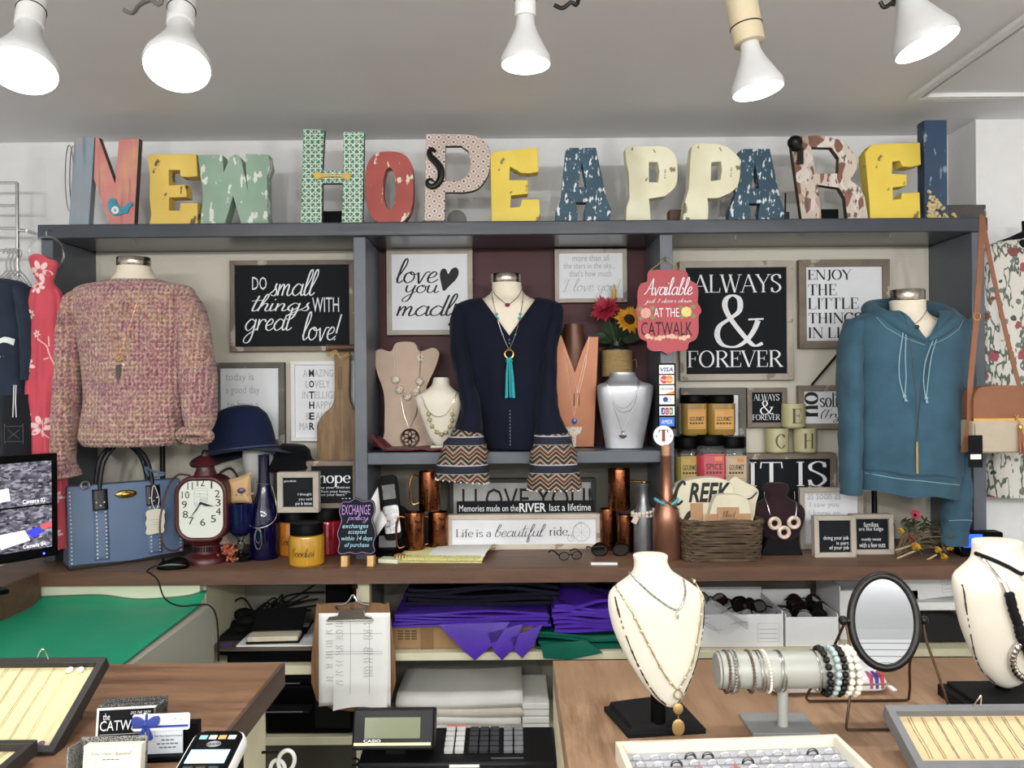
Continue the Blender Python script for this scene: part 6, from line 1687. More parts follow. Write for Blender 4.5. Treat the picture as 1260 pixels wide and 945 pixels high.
for i, (z, lab) in enumerate(((58, 'upper pearl bracelet round the shoulder of the silver bottle'), (54, 'lower grey bead bracelet round the shoulder of the silver bottle'))):
    t = thing('bracelet', lab, 'bracelet', (k.loc.x, k.loc.y, k.loc.z + (z - 6) * S), rx=.0, ry=-.14 + .1 * i)
    for j in range(18):
        a_ = 2 * PI * j / 18
        obj('bead', MB().sph((13.6 * S * math.cos(a_), 13.6 * S * math.sin(a_), 0), .0058, 8, 6), pm('pearl', '#e6dccb', .25) if i == 0 else m_coin, t)
t = thing('jewellery_tag', 'small pale tag hanging on the silver bottle', 'tag', (k.loc.x - 14 * S, k.loc.y - .03, k.loc.z + 40 * S), ry=.5)
obj('card', MB().box(-.009, .009, -.001, .001, 0, .03), pm('pale_pink_card', '#cfb9ae', .7), t)
k = K(823, 690, back=.035); S = k.s
t = thing('copper_bottle', 'rose copper painted wine bottle with white round T stopper', 'bottle', k.loc)
obj('glass', MB().lathe([(.001, 0), (16 * S, 0), (16.8 * S, 2 * S), (17 * S, 44 * S), (16 * S, 56 * S), (12 * S, 68 * S), (8 * S, 80 * S), (7 * S, 96 * S), (6.4 * S, 122 * S), (6.8 * S, 123 * S), (6.8 * S, 127 * S), (.001, 127 * S)], n=36), m_cob2, t)
st = MB().lathe([(.001, 127 * S), (4.8 * S, 127 * S), (5.5 * S, 138 * S), (3 * S, 140 * S), (.001, 140 * S)], n=20)
so = obj('stopper', st, wood('cork', '#b07f5a', '#c39470', .7), t)
Md = Matrix.Translation((-3 * S, 0, 151 * S)) @ Matrix.Rotation(PI / 2, 4, 'X')
obj('stopper_disc', MB().lathe([(.001, -.004), (12.3 * S, -.004), (12.6 * S, 0), (12.3 * S, .004), (.001, .004)], n=36, M=Md), m_white, so)
o = MB(); txt(o, 'T', (-3 * S - 6 * S, 144 * S, -3 * S + 6 * S, 158.5 * S), 'serif', -.0048, bold=2.0)
obj('lettering', o, pm('rust_ink', '#8d4a40', .7), so, flat=True)
o = MB()
for s_ in (-1, 1): o.sph((-3 * S + s_ * 8.8 * S, -.0045, 150.5 * S), (.0022, .0012, .0022), 8, 6)
obj('dot', o, m_ink, so)
t = thing('beaded_necklace', 'turquoise bead and dark cord necklace knotted round the copper bottle neck', 'necklace', (k.loc.x, k.loc.y, k.loc.z + 68 * S))
for i in range(16):
    a_ = PI + PI * i / 15
    zz_ = 7 * S * abs(math.cos(a_)) - 2 * S
    if i not in (7, 8): obj('bead', MB().sph((13.5 * S * math.cos(a_) , 13.5 * S * math.sin(a_), zz_), .0052, 8, 6), m_turq, t)
obj('cord', MB().tube(smooth([(-12 * S, -3 * S, 14 * S), (-4 * S, -13 * S, 5 * S), (5 * S, -14 * S, -1 * S), (14 * S, -9 * S, -7 * S)], 5), .0016, 5).tube(smooth([(10 * S, -4 * S, 14 * S), (3 * S, -13 * S, 5 * S), (-6 * S, -14 * S, 0)], 5), .0016, 5), m_bronze, t)
# basket with towels
k = K(892, 692, back=.085); S = k.s
m_wick = wood('seagrass_wicker', '#30251b', '#6a5640', .8, 0, 14, .6, '#463726')
t = thing('seagrass_basket', 'dark seagrass basket filled with cream towels', 'basket', k.loc)
def rr_ring(hw, hd, z, n=56):
    return [V((hw * math.copysign(abs(math.cos(u)) ** .35, math.cos(u)), hd * math.copysign(abs(math.sin(u)) ** .35, math.sin(u)), z + .0022 * math.sin(u * 11 + z * 400))) for u in [2 * PI * i / n for i in range(n)]]
o = MB()
for i in range(13):
    f_ = i / 12
    o.tube([p + V((0, 0, .0)) for p in rr_ring((45.5 + 3 * f_) * S, .078 + .003 * f_, .005 + f_ * 43 * S)], .0058 + .0012 * math.sin(i * 2.1), 7, True)
obj('weave', o, m_wick, t)
obj('rim', MB().tube(rr_ring(49 * S, .082, 47 * S), .0075, 8, True), m_wick, t)
obj('bottom', MB().box(-44 * S, 44 * S, -.07, .07, .001, .006), m_wick, t)
m_towel = cloth('cream_towel', '#d3ccb4', .95, .06, 500, .35, .3)
def towel(name, label, pts, y0, y1, seed, extra=None):
    o = MB().prism(k.q(sm2(pts, 4, True)), y0, y1)
    tt = thing(name, label, 'towel', k.loc)
    q_ = obj('cloth', o, m_towel, tt, bev=.012)
    return tt
tw = towel('printed_towel', 'cream towel with black brush lettering standing in basket', [(838, 640), (833, 622), (838, 606), (852, 598), (880, 594), (902, 598), (910, 612), (908, 645), (870, 655), (848, 655)], -.02, .03, 1)
o = MB()
txt(o, 'REEK', (k.x(855), k.z(624), k.x(906), k.z(600)), 'ital', -.0212, bold=.03)
txt(o, 'C', (k.x(836), k.z(628), k.x(852), k.z(597)), 'script', -.0212, bold=2.2)
txt(o, 'h', (k.x(842), k.z(656), k.x(862), k.z(634)), 'script', -.0212, bold=2.0)
obj('lettering', o, m_ink, tw, flat=True)
t2 = towel('folded_towel', 'plain cream folded towel rising at the basket corner', [(884, 650), (888, 622), (902, 604), (914, 594), (924, 600), (942, 610), (940, 626), (930, 655)], .0, .045, 2)
o = MB().tube(smooth([k.p(925, 622, -.004), k.p(933, 620, -.006), (k.x(940), -.004, k.z(613))], 4), .0022, 6); obj('fringe', o, m_ink, t2)
t3 = towel('folded_towel', 'cream towel folded in a kraft paper band', [(880, 650), (882, 620), (893, 613), (920, 616), (926, 632), (926, 650)], -.055, -.02, 3)
obj('paper_band', MB().box(k.x(872), k.x(927), -.0585, -.0565, k.z(652), k.z(636)), pm('kraft_paper', '#a98560', .8, var=.05), t3)
obj('paper_band', MB().box(k.x(886), k.x(912), -.0605, -.0588, k.z(650), k.z(628)), pm('kraft_paper', '#a98560', .8, var=.05), t3)
o = MB(); txt(o, 'blind', (k.x(892), k.z(640), k.x(908), k.z(632)), 'script', -.0612); txt(o, 'SCREWED', (k.x(890), k.z(645.5), k.x(910), k.z(641.5)), 'sans', -.0612)
obj('lettering', o, m_ink, t3, flat=True)
obj('paper_band', MB().box(k.x(857), k.x(872), -.0235, -.0215, k.z(652), k.z(625)), pm('kraft_paper', '#a98560', .8), tw)
# gourmet candles on a riser
k = K(870, 660, 2.72); k.loc.z = ZC
zr = 1.5 - (600 + 1.9 - 472.5) * 2.70 / F
solo('wooden_riser', MB().box(-.138, .11, -.035, .075, 0, zr - ZC), m_frame, 'wooden riser block behind the seagrass basket carrying candles', 'riser', k.loc, bev=.003)
def gjar(px, pyb, d, z, w_, h_, wax, label, fill=.8, lidh=13, lab='#c09552', full=True):
    k = K(px, pyb, d); k.loc.z = z; S = k.s
    t = thing('label_candle', label, 'candle', k.loc, group='square labelled candle jars')
    r = w_ / 2 * S; hh = (h_ - lidh) * S
    def sq(rr, z_, n=40): return [(rr * math.copysign(abs(math.cos(u)) ** .55, math.cos(u)), rr * math.copysign(abs(math.sin(u)) ** .55, math.sin(u)), z_) for u in [2 * PI * i / n for i in range(n)]]
    obj('jar', MB().rings([sq(r * .8, 0), sq(r * .93, .004), sq(r, .014), sq(r, hh * fill), sq(r * .98, hh * fill + .001)]), wax, t)
    if fill < .97: obj('glass', MB().rings([sq(r * .985, hh * fill + .0012), sq(r * .97, hh - .008), sq(r * .85, hh)], caps=False), m_clr, t)
    else: obj('shoulder', MB().rings([sq(r * .98, hh * fill), sq(r * .85, hh)]), wax, t)
    obj('lid', MB().lathe([(.001, hh), (r * .98, hh), (r * 1.0, hh + .003), (r * 1.0, hh + lidh * S - .004), (r * .94, hh + lidh * S), (.001, hh + lidh * S)], n=32), m_black, t)
    o = MB().box(-r * .62, r * .72, -r * 1.012, -r * 1.003, hh * .22, hh * .82)
    q = obj('label', o, pm('label_' + lab[1:], lab, .6, var=.05), t)
    o = MB(); e = -r * 1.018
    txt(o, 'GOURMET' if lab != '#b8525c' else 'SPICE', (-r * .5, hh * .46, r * .62, hh * .60), 'sans', e, bold=.02)
    for q_ in range(5): o.box(-r * .5 + q_ * r * .22, -r * .5 + q_ * r * .22 + r * .17, e - .0001, e, hh * .37, hh * .42)
    for zz_ in (.25, .78): o.box(-r * .55, r * .65, e - .0001, e, hh * zz_, hh * zz_ + .0008)
    obj('lettering', o, pm('label_ink', '#4a3524', .7), q, flat=True)
    o = MB().box(r * .1, r * .6, e, e + .0004, hh * .66, hh * .76); obj('label_patch', o, pm('label_orange', '#c9804a', .6), q)
    return hh + lidh * S
w_am, w_am2 = wx('mustard_wax', '#8d7136'), wx('olive_wax', '#9a8d45')
hL = gjar(845, 598, 2.72, zr, 33, 62, w_am2, 'lower olive yellow labelled candle jar beside the copper bottle', .8, 14, '#b09a55')
gjar(873.5, 600, 2.69, zr, 36, 66, wx('pink_wax', '#b5404f'), 'lower pink red labelled candle jar in the middle of its row', .78, 13, '#b8525c')
gjar(901, 598, 2.72, zr, 33, 62, wx('ivory_wax', '#d0c8ae'), 'lower ivory labelled candle jar at the end of its row', .8, 14, '#b9a184')
gjar(853, 537, 2.715, zr + hL + .004, 32, 50, w_am, 'upper amber labelled candle jar nearer the card logo sticker', .98, 10, '#bb8f4a')
gjar(886, 537, 2.705, zr + hL + .004, 34, 50, w_am, 'upper amber labelled candle jar nearer the small ampersand sign', .98, 10, '#c0924c')
# lettered cups on the frame
m_cup = pm('pale_olive_ceramic', '#b5b088', .4, var=.04)
zf = ZC + 0
k_it = K(973, 660, 2.78); zit = None
for o_ in bpy.data.objects:
    if o_.get('label') == 'wide black framed sign reading it is, under the cream mugs': zit = o_.location.z + 102 * 2.78 / F
def cup(px, d, z, ch, label):
    k = K(px, 558, d); k.loc.z = z; S = k.s
    t = thing('letter_cup', label, 'candle cup', k.loc, group='pale olive lettered cups')
    r = 14.3 * S; h_ = 30 * S
    obj('body', MB().lathe([(.001, 0), (r * .86, 0), (r, .006), (r, h_ - .002), (r * .96, h_), (r * .93, h_ - .001), (r * .92, .02), (.001, .018)], n=36), m_cup, t)
    o = bent(ch, (-r * .42, h_ * .2, r * .42, h_ * .8), 'serif', bold=1.25, warp=lambda p: (r * 1.006 * math.sin(p[0] / r), -r * 1.006 * math.cos(p[0] / r), p[2]))
    obj('lettering', o, pm('olive_ink', '#4f4b34', .7), t, flat=True)
    return h_
hc = cup(956, 2.785, zit + .001, 'C', 'pale olive cup with letter C')
cup(990.5, 2.785, zit + .001, 'H', 'pale olive cup with letter H')
cup(976.5, 2.78, zit + hc + .002, 'E', 'pale olive cup with letter E stacked on top')
# aubergine bust
k = K(966, 686, back=.05); S = k.s
m_aub = cloth('aubergine_velvet', '#2c1c21', .9, .1, 600, .15, .2)
t = thing('necklace_bust', 'dark aubergine velvet necklace bust on black stand', 'necklace bust', k.loc)
ab = body(k, refine([(598, 952, 972, .015), (601, 947, 977, .024), (607, 946, 978, .026), (613, 950, 975, .024), (618, 946, 980, .026), (625, 935, 992, .032), (633, 931, 997, .036), (645, 934, 996, .036), (660, 943, 990, .032), (668, 952, 984, .026)], 3), 36)
obj('bust', ab, m_aub, t)
obj('stand', MB().prism(k.q([(949, 665), (985, 665), (992, 686), (940, 686)]), -.02, .03), m_blackm, t, bev=.003)
t = thing('ring_pendant_necklace', 'necklace with three pearly ring discs on the aubergine bust', 'necklace', k.loc)
rg = lambda l: [(a_ / 3.78 + 900, b_ / 3.78 + 450) for a_, b_ in l]
obj('chain', MB().tube(ab.drape(k.q(sm2(rg([(178, 600), (180, 650), (190, 700)]), 4)), .003), .0012, 5), m_silver, t)
obj('chain', MB().tube(ab.drape(k.q(sm2(rg([(318, 600), (318, 650), (308, 705)]), 4)), .003), .0012, 5), m_silver, t)
for px, py in rg([(207, 738), (296, 735), (250, 780)]):
    y_ = ab.front(k.x(px), k.z(py)) - .008
    o = MB().ring((k.x(px), y_, k.z(py)), .0155, .0065, 'Y', 28, 8); obj('ring_disc', o, pm('pearl_shell', '#d8c3b0', .3, .2, var=.12, scale=120), t)
# three more small frames
sign(SN, 'pale framed grey lettered sign behind the doing your job sign', (985, 600, 1063, 682), 2.66, 6, m_framel, m_wpanel, [('as soon as', (995, 608, 1036, 615), 'sans', m_grink), ('I saw you', (998, 618, 1034, 626), 'sans', m_grink), ('I knew an', (997, 628, 1035, 635), 'sans', m_grink), ('adventure', (997, 638, 1035, 645), 'sans', m_grink)], th=.02, z=ZC)
k = K(1029, 686)
t = sign(SN, 'small black framed sign reading doing your job is part of your job', (1003, 635, 1054, 687), k.loc.y, 6, m_framel, m_slate, [('doing your job', (1015, 660, 1046, 666), 'sans', m_wink), ('is part', (1031, 667, 1046, 672), 'sans', m_wink), ('of your job', (1022, 672, 1046, 678), 'sans', m_wink)], th=.03, z=ZC, lean=.05)
k = K(1075, 684)
t = sign(SN, 'small black framed sign about families and fudge beside dried flowers', (1049, 633, 1101, 686), k.loc.y + .02, 6, m_framel, m_slate, [('families', (1065, 643, 1083, 649), 'sans', m_wink), ('are like fudge', (1059, 649, 1089, 655), 'sans', m_wink), ('mostly sweet', (1062, 662, 1086, 667), 'sans', m_wink), ('with a few nuts', (1059, 668, 1091, 674), 'sans', m_wink)], th=.03, z=ZC, lean=.05)
# dried bouquet
k = K(1135, 686)
r_ = random.Random(21)
g = MB(); gl = MB()
for i in range(22):
    a0 = (r_.uniform(-.08, .0), r_.uniform(0, .06), r_.uniform(.004, .02)); b0 = (r_.uniform(-.02, .11), r_.uniform(-.02, .09), r_.uniform(.005, .1))
    g.tube(smooth([a0, ((a0[0] + b0[0]) / 2, (a0[1] + b0[1]) / 2, b0[2] * .8 + .01), b0], 4), .0016, 5)
    for j in range(4):
        c = V(b0) + V((r_.gauss(0, .022), r_.gauss(0, .015), abs(r_.gauss(0, .014))))
        s_, n_ = V((r_.uniform(-1, 1), r_.uniform(-1, 1), r_.uniform(-1, 1))).normalized() * .018, V((r_.uniform(-1, 1), -.4, r_.uniform(-1, 1))).normalized() * .007
        gl.add([c - s_, c + n_, c + s_, c - n_], [(0, 1, 2, 3)])
t = thing('dried_bouquet', 'bunch of dried stems and dark leaves lying on worktop end', 'dried flowers', k.loc)
obj('stems', g, pm('straw_stem', '#7a6a48', .8, var=.2), t)
obj('leaves', gl, pm('dry_leaf', '#3e4030', .8, var=.3, scale=80), t)
o = MB().tube([k.p(1100, 676, -.01), k.p(1122, 671, .0)], .003, 6).tube([k.p(1100, 685, -.02), k.p(1124, 677, -.01)], .003, 6).tube([k.p(1132, 688, -.03), k.p(1148, 681, -.02)], .003, 6)
obj('cut_stems', o, pm('pale_stem', '#a89a80', .8), t)
m_yrose = pm('dried_yellow', '#c49a2c', .75, var=.25, scale=100)
for nm, px, py, r0, mm, lab in (('dried_rose', 1104, 652, .011, m_yrose, 'small yellow dried bloom beside the families sign'), ('dried_rose', 1122, 672, .016, m_yrose, 'larger yellow dried rose with pale stem in the bouquet'), ('dried_rose', 1149, 676, .013, m_yrose, 'yellow dried rose near the bouquet middle'), ('dried_rose', 1156, 684, .013, m_yrose, 'lowest yellow dried rose at the worktop edge'), ('dried_rose', 1163, 673, .013, m_yrose, 'yellow dried rose nearest the blue lit display'), ('dried_rose', 1116, 661, .012, pm('dried_pink', '#8a3440', .8, var=.2), 'dull pink dried rose in the bouquet')):
    t = thing(nm, lab, 'dried flower', k.p(px, py, -.02) + k.loc)
    o = MB()
    for q_ in range(3): 
        p_ = petals(V((0, 0, 0)), 7, .001, r0 * (1.15 - .25 * q_), r0 * .9, .5 + .35 * q_, (.3, -.6, .7), q_); o.add(p_.v, p_.f)
    obj('petals', o, mm, t); obj('heart', MB().sph((0, 0, 0), r0 * .55, 8, 6), mm, t)
t = thing('red_gerbera', 'red gerbera standing up above the dried bouquet', 'flower', k.p(1128, 634, .01) + k.loc)
o = petals(V((0, 0, 0)), 14, .004, .019, .008, .3, (0, -.9, .4), 3); obj('petals', o, pm('gerbera_pink', '#b53a52', .6, var=.15), t)
obj('centre', MB().sph((0, -.003, 0), .005, 8, 6), m_blackm, t)
obj('stem', MB().tube(smooth([V((0, 0, 0)), V((.012, .01, -.06)), V((.02, .0, -.125))], 4), .0018, 5), m_stem, t)
# blue lit display unit
k = K(1209, 681, 2.52); k.loc.z = ZC
t = thing('display_unit', 'small black device with blue lit screen at worktop end', 'electronic device', k.loc, -.06)
obj('case', MB().box(-.064, .064, 0, .05, 0, .078), m_black, t, bev=.004)
obj('screen', MB().box(-.056, .0, -.001, .003, .03, .072), pm('blue_screen', '#1f55e8', .3, var=.1, scale=60, emit=1.6), t)
o = MB().box(-.046, -.02, -.0018, -.0012, .054, .0555).box(-.05, -.006, -.0018, -.0012, .048, .0495); obj('print', o, m_ink, t)
obj('dial', MB().lathe([(.001, 0), (.014, 0), (.012, .004), (.001, .004)], n=20, M=Matrix.Translation((.032, 0, .05)) @ Matrix.Rotation(PI / 2, 4, 'X')), m_blackm, t)
# hanging red sign and card stickers on the upright
k = K(822, 436, 2.54)
t = thing('hanging_sign', 'coral red scalloped sign hanging on the hutch upright by a cord', 'sign', k.loc)
m_csign = pm('coral_sign', '#b04a50', .6, var=.04)
ol = sm2([(798, 335), (806, 332), (822, 332), (836, 332), (846, 335), (849, 344), (858, 350), (860, 360), (859, 372), (862, 378), (863.5, 384), (860, 390), (860, 408), (856, 418), (848, 422), (846, 430), (838, 432), (830, 432), (822, 436), (814, 432), (804, 432), (797, 428), (796, 420), (788, 416), (785, 405), (785, 390), (782.5, 383), (785, 374), (785, 360), (789, 349), (797, 346)], 3, True)
obj('board', MB().prism(k.q(ol), 0, .008), m_csign, t, bev=.001)
o = MB()
for s2, b_, f_, bo in (('Available', (793, 341, 853, 364), 'script', 1.1), ('just 7 doors down', (793, 367, 852, 375), 'script', 1.0), ('AT THE', (805, 379, 836, 390), 'script' if 0 else 'sans', None)): txt(o, s2, (k.x(b_[0]), k.z(b_[3]), k.x(b_[2]), k.z(b_[1])), f_, -.0008, bold=bo)
obj('lettering', o, m_wink, t, flat=True)
o = MB(); txt(o, 'CATWALK', (k.x(789), k.z(413), k.x(852), k.z(396)), 'sans', -.0008)
obj('lettering', o, m_ink, t, flat=True, label='black lettering')
for cx, cy, cc in ((795, 385, '#e2a79a'), (845, 384, '#e6d489')):
    o = MB()
    for i in range(8): o.prism(ell(k.x(cx) + .009 * math.cos(i * PI / 4), k.z(cy) + .009 * math.sin(i * PI / 4), .008, .008, 10), -.0018 - .0001 * i, -.0004)
    obj('paper_rose', o, pm('rose_' + cc[1:], cc, .7, var=.08, scale=90), t)
    o = MB()
    for dx, dy in ((-7, -5), (-6, 6), (8, -6), (8, 5)): o.prism(sm2(k.q([(cx + dx - 3, cy + dy), (cx + dx, cy + dy - 3), (cx + dx + 4, cy + dy), (cx + dx, cy + dy + 3)]), 3, True), -.0012, -.0004)
    obj('leaf_print', o, pm('olive_leaf_print', '#8a8a5f', .7), t)
o = MB(); r_ = random.Random(4)
for i in range(11): o.prism(ell(k.x(797 + i * 5), k.z(416 + 2 * math.sin(i * .9) - (abs(i - 5) * .5)), .006 if i % 3 else .009, .006 if i % 3 else .009, 8), -.0012, -.0004)
obj('blossom_border', o, pm('peach_print', '#e0b9a2', .7, var=.15, scale=60), t)
for a_, b_ in (((799, 334), (820, 318)), ((820, 318), (843, 336))): obj('cord', MB().tube([k.p(*a_, .003), k.p(*b_, .004)], .0012, 5), pm('jute_twine', '#a88d5c', .9), t)
obj('pin', MB().sph(k.p(820, 318, .01), (.006, .012, .006), 8, 6), pm('green_pin', '#5f7a4a', .5), t)
k = K(820.5, 528, 2.558)
t = thing('card_sticker', 'strip sticker of payment card logos on the hutch upright', 'sticker', k.loc)
obj('backing', MB().box(k.x(809.5), k.x(832), -.0008, .001, 0, k.z(447)), m_black, t)
ys = [449, 461.5, 474, 486.5, 500, 513.5]
m_blu_i = pm('card_blue', '#27408f', .5, var=.02)
m_red_i, m_or_i, m_gr_i, m_sky = pm('card_red', '#c8282c', .5, var=.02), pm('card_orange', '#e58a2c', .5, var=.02), pm('card_green', '#2f8a4a', .5, var=.02), pm('card_sky', '#2f6fc4', .5, var=.02)
for i, y in enumerate(ys):
    q = obj('logo_panel', MB().box(k.x(811.5), k.x(830), -.0014, -.001, k.z(y + 11), k.z(y)), m_sky if i == 5 else m_paper, t)
    B = lambda x0, y0, x1, y1: (k.x(x0), k.z(y1), k.x(x1), k.z(y0))
    e = -.0017
    def add(fn, m):
        o = MB(); fn(o); obj('logo', o, m, q, flat=True)
    if i == 0: add(lambda o: txt(o, 'VISA', B(813, y + 3, 828.5, y + 8.5), 'ital', e, bold=.02), m_blu_i)
    if i == 1:
        add(lambda o: o.flat(ell(k.x(817.5), k.z(y + 5.5), 4.8 * k.s, 4.8 * k.s, 20), e), m_red_i); add(lambda o: o.flat(ell(k.x(824), k.z(y + 5.5), 4.8 * k.s, 4.8 * k.s, 20), e - .0001), m_or_i)
        add(lambda o: txt(o, 'MasterCard', B(813.5, y + 4, 828, y + 7.5), 'ital', e - .0003), m_wink)
    if i == 2: add(lambda o: txt(o, 'DISCOVER', B(813, y + 3, 828.5, y + 6), 'sans', e), m_ink); add(lambda o: o.flat(k.q([(818, y + 11), (830, y + 7), (830, y + 11)]), e), m_or_i)
    if i == 3: add(lambda o: o.flat(ell(k.x(819), k.z(y + 5), 3.2 * k.s, 3.2 * k.s, 16), e), m_blu_i); add(lambda o: o.stroke(ell(k.x(822.5), k.z(y + 5), 3 * k.s, 3 * k.s, 16), .001, e - .0001, closed=True), m_blu_i)
    if i == 4:
        for j, m in enumerate((m_blu_i, m_red_i, m_gr_i)): add(lambda o: o.flat(rrect(k.x(813.5 + j * 5), k.z(y + 10), k.x(818 + j * 5), k.z(y + 1.5), .002), e), m); add(lambda o: txt(o, 'JCB'[j], B(814.5 + j * 5, y + 4, 817 + j * 5, y + 8), 'sans', e - .0003), m_wink)
    if i == 5: add(lambda o: txt(o, 'AMEX', B(814, y + 3, 827.5, y + 8), 'sans', e), m_wink)
# ------------------------------------------------------------------ clipboard on the post
k = K(437, 870, 2.44)
t = thing('clipboard', 'brown clipboard with handwritten sheets hanging on the shelf post', 'clipboard', k.loc, rx=.02)
obj('board', MB().prism(k.q(sm2([(390, 862), (390, 752), (397, 743), (420, 741), (455, 741), (474, 743), (481, 752), (481, 862)], 4, True)), 0, .004), wood('hardboard', '#6f4f33', '#85623f', .5, 2), t)
g = MB().grid(lambda u, v_: (k.x(393.5 + 88 * u + (2 - 4 * v_) * (1 - u) * .3), -.006 - .012 * (v_ ** 3) * (.6 - .5 * math.cos(5 * u)), k.z(753 + 115 * v_ - 4 * v_ * v_ * math.sin(PI * u))), 14, 20)
q = obj('sheets', g, m_paper, t); m_ = q.modifiers.new('s', 'SOLIDIFY'); m_.thickness = .003
g2 = MB().grid(lambda u, v_: (k.x(412 + 66 * u), -.011 - .016 * v_ ** 2, k.z(815 + 55 * v_ - 5 * math.sin(PI * u) * v_)), 10, 8)
q = obj('curled_sheet', g2, m_paper, t)
o = MB(); r_ = random.Random(2)
sh = MB(); sh.add(g.v, g.f); sh.add(g2.v, g2.f)
for cx, wd in ((403, 8), (415, 9), (449, 11)):
    y = 762
    while y < 836:
        n_ = r_.randint(2, 4)
        for i in range(n_):
            pts = [(cx + j * wd / 7, y + r_.uniform(-1.3, 1.3)) for j in range(8)]
            o.tube(sh.drape(k.q(pts), .002), .0006, 3)
            y += 3.4
        y += r_.uniform(2, 9)
for y in (778, 800, 803): o.tube(sh.drape(k.q([(402, y), (440, y), (472, y)]), .002), .0004, 3)
for x in (433, 456): o.tube(sh.drape(k.q([(x, 760), (x, 800), (x, 850)]), .002), .0004, 3)
obj('handwriting', o, pm('pencil_ink', '#6b6d72', .8), t)
o = MB().prism(k.q([(404, 762), (407, 757), (418, 755), (420, 748), (450, 748), (452, 755), (459, 757), (462, 762)]), -.014, -.004)
o.tube([k.p(406, 761, -.012), k.p(461, 761, -.012)], .003, 8)
cp = obj('clip', o, m_steel, t, bev=.001)
o = MB().tube(smooth([k.p(418, 748, -.012), k.p(415, 742, -.014), k.p(425, 741, -.016), k.p(432, 737, -.014), k.p(437, 730, -.012), k.p(442, 737, -.014), k.p(450, 741, -.016), k.p(456, 742, -.014), k.p(451, 748, -.012)], 4), .0032, 8)
o.ring(k.p(437, 744, -.014), .007, .002, 'Y', 18, 6)
obj('clip_lever', o, m_chrome, cp)
solo('coat_hook', MB().tube(smooth([PX(437, 722, 2.475), PX(437, 724, 2.45), PX(437, 731, 2.435), PX(437, 734, 2.428), PX(437, 730, 2.422)], 4), .004, 8).sph(PX(437, 722, 2.466), .009, 10, 8), m_bronze, 'small dark hook on the cream post holding the clipboard', 'hook')
# ------------------------------------------------------------------ under the worktop, left bay
ZA, ZB, ZD, ZE = .6415, .4215, .6775, .3915
k = K(333, 815, 2.5); k.loc.z = ZA
solo('video_recorder', MB().box(-.135, .135, 0, .22, 0, .036).box(-.13, .13, -.003, 0, .006, .03), m_black, 'flat black recorder box under the folders', 'recorder', k.loc, bev=.004)
t = thing('portfolio', 'brown portfolio board under white papers on the under-counter shelf', 'folder', (k.loc.x - .01, k.loc.y - .01, ZA + .037))
obj('board', MB().box(-.18, .14, 0, .26, 0, .008), wood('portfolio_brown', '#4d4238', '#5c5044', .5, 0), t, bev=.002)
obj('sheet', MB().box(-.1, .137, .02, .25, .0083, .0125), m_paper, t)
obj('corner_print', MB().flat([(0, 0), (.04, 0), (.04, .04)], 0, M=Matrix.Translation((-.165, .03, .0088)) @ Matrix.Rotation(-PI / 2, 4, 'X')), pm('purple_print', '#5a49a5', .6), t)
t = thing('notebook', 'black notebook open on cream pages lying on the white papers', 'notebook', (k.loc.x + .0, k.loc.y + .02, ZA + .0505), .06)
obj('cover', MB().box(-.082, .082, 0, .15, 0, .006), m_blackm, t, bev=.001)
obj('pages', MB().box(-.078, .078, .002, .07, .0065, .022), pm('cream_pages', '#cfc6ae', .8), t, bev=.002)
obj('raised_cover', MB().box(-.08, .08, 0, .1, 0, .006, Matrix.Translation((0, .06, .02)) @ Matrix.Rotation(.5, 4, 'X')), m_blackm, t, bev=.001)
obj('pen', MB().tube([(.09, .06, .012), (.1, .14, .03)], .0035, 8), m_black, t)
o = MB(); r_ = random.Random(3)
for i in range(9):
    a0 = V((r_.uniform(-.28, -.12), r_.uniform(.16, .25), .03)); b0 = V((r_.uniform(.02, .12), r_.uniform(.2, .28), r_.uniform(.04, .2)))
    o.tube(smooth([a0, a0 + V((.1, .0, r_.uniform(.05, .12))), (a0 + b0) / 2 + V((0, 0, r_.uniform(0, .06))), b0], 6), .0035, 6)
solo('cable_tangle', o, m_blackm, 'tangle of black cables behind the papers under the worktop', 'cables', (k.loc.x, k.loc.y, ZA + .0))
k = K(416, 745, 2.66)
solo('adapter_box', MB().box(-.042, .04, 0, .08, .0, .1).box(-.03, .03, .02, .06, -(k.loc.z - ZA), 0), m_black, 'black adapter box standing behind the clipboard', 'box', k.loc, bev=.006)
k = K(275, 815, 2.52); k.loc.z = ZA
o = MB()
for i in range(7): o.sph((r_.uniform(-.03, .05), r_.uniform(.08, .25), .06 + r_.uniform(-.01, .03)), (.035, .03, .02), 9, 6)
o.box(-.03, .04, .05, .26, 0, .06)
solo('black_bag', o, m_blackm, 'crumpled black bag at the dark end of the under-counter shelf', 'bag', k.loc)
k = K(386, 912, 2.49); k.loc.z = ZB
t = thing('printer', 'black office printer on the lower shelf behind the clipboard', 'printer', k.loc)
obj('body', MB().box(-.15, .12, 0, .28, 0, .152), m_black, t, bev=.008)
obj('scanner_lid', MB().box(-.15, .12, -.005, .28, .154, .182), m_black, t, bev=.006)
obj('paper_tray', MB().box(-.14, .0, -.05, .0, .085, .093), m_blackm, t, bev=.002)
for bx_ in ((-.145, -.02, -.0515, -.0505, .088, .0915), (-.145, -.04, -.0062, -.0052, .158, .161)): obj('trim_line', MB().box(*bx_), pm('grey_trim', '#8b8b8d', .3, .5), t)
obj('front_panel', MB().box(.005, .115, -.006, -.001, .02, .14), m_blackm, t, bev=.002)
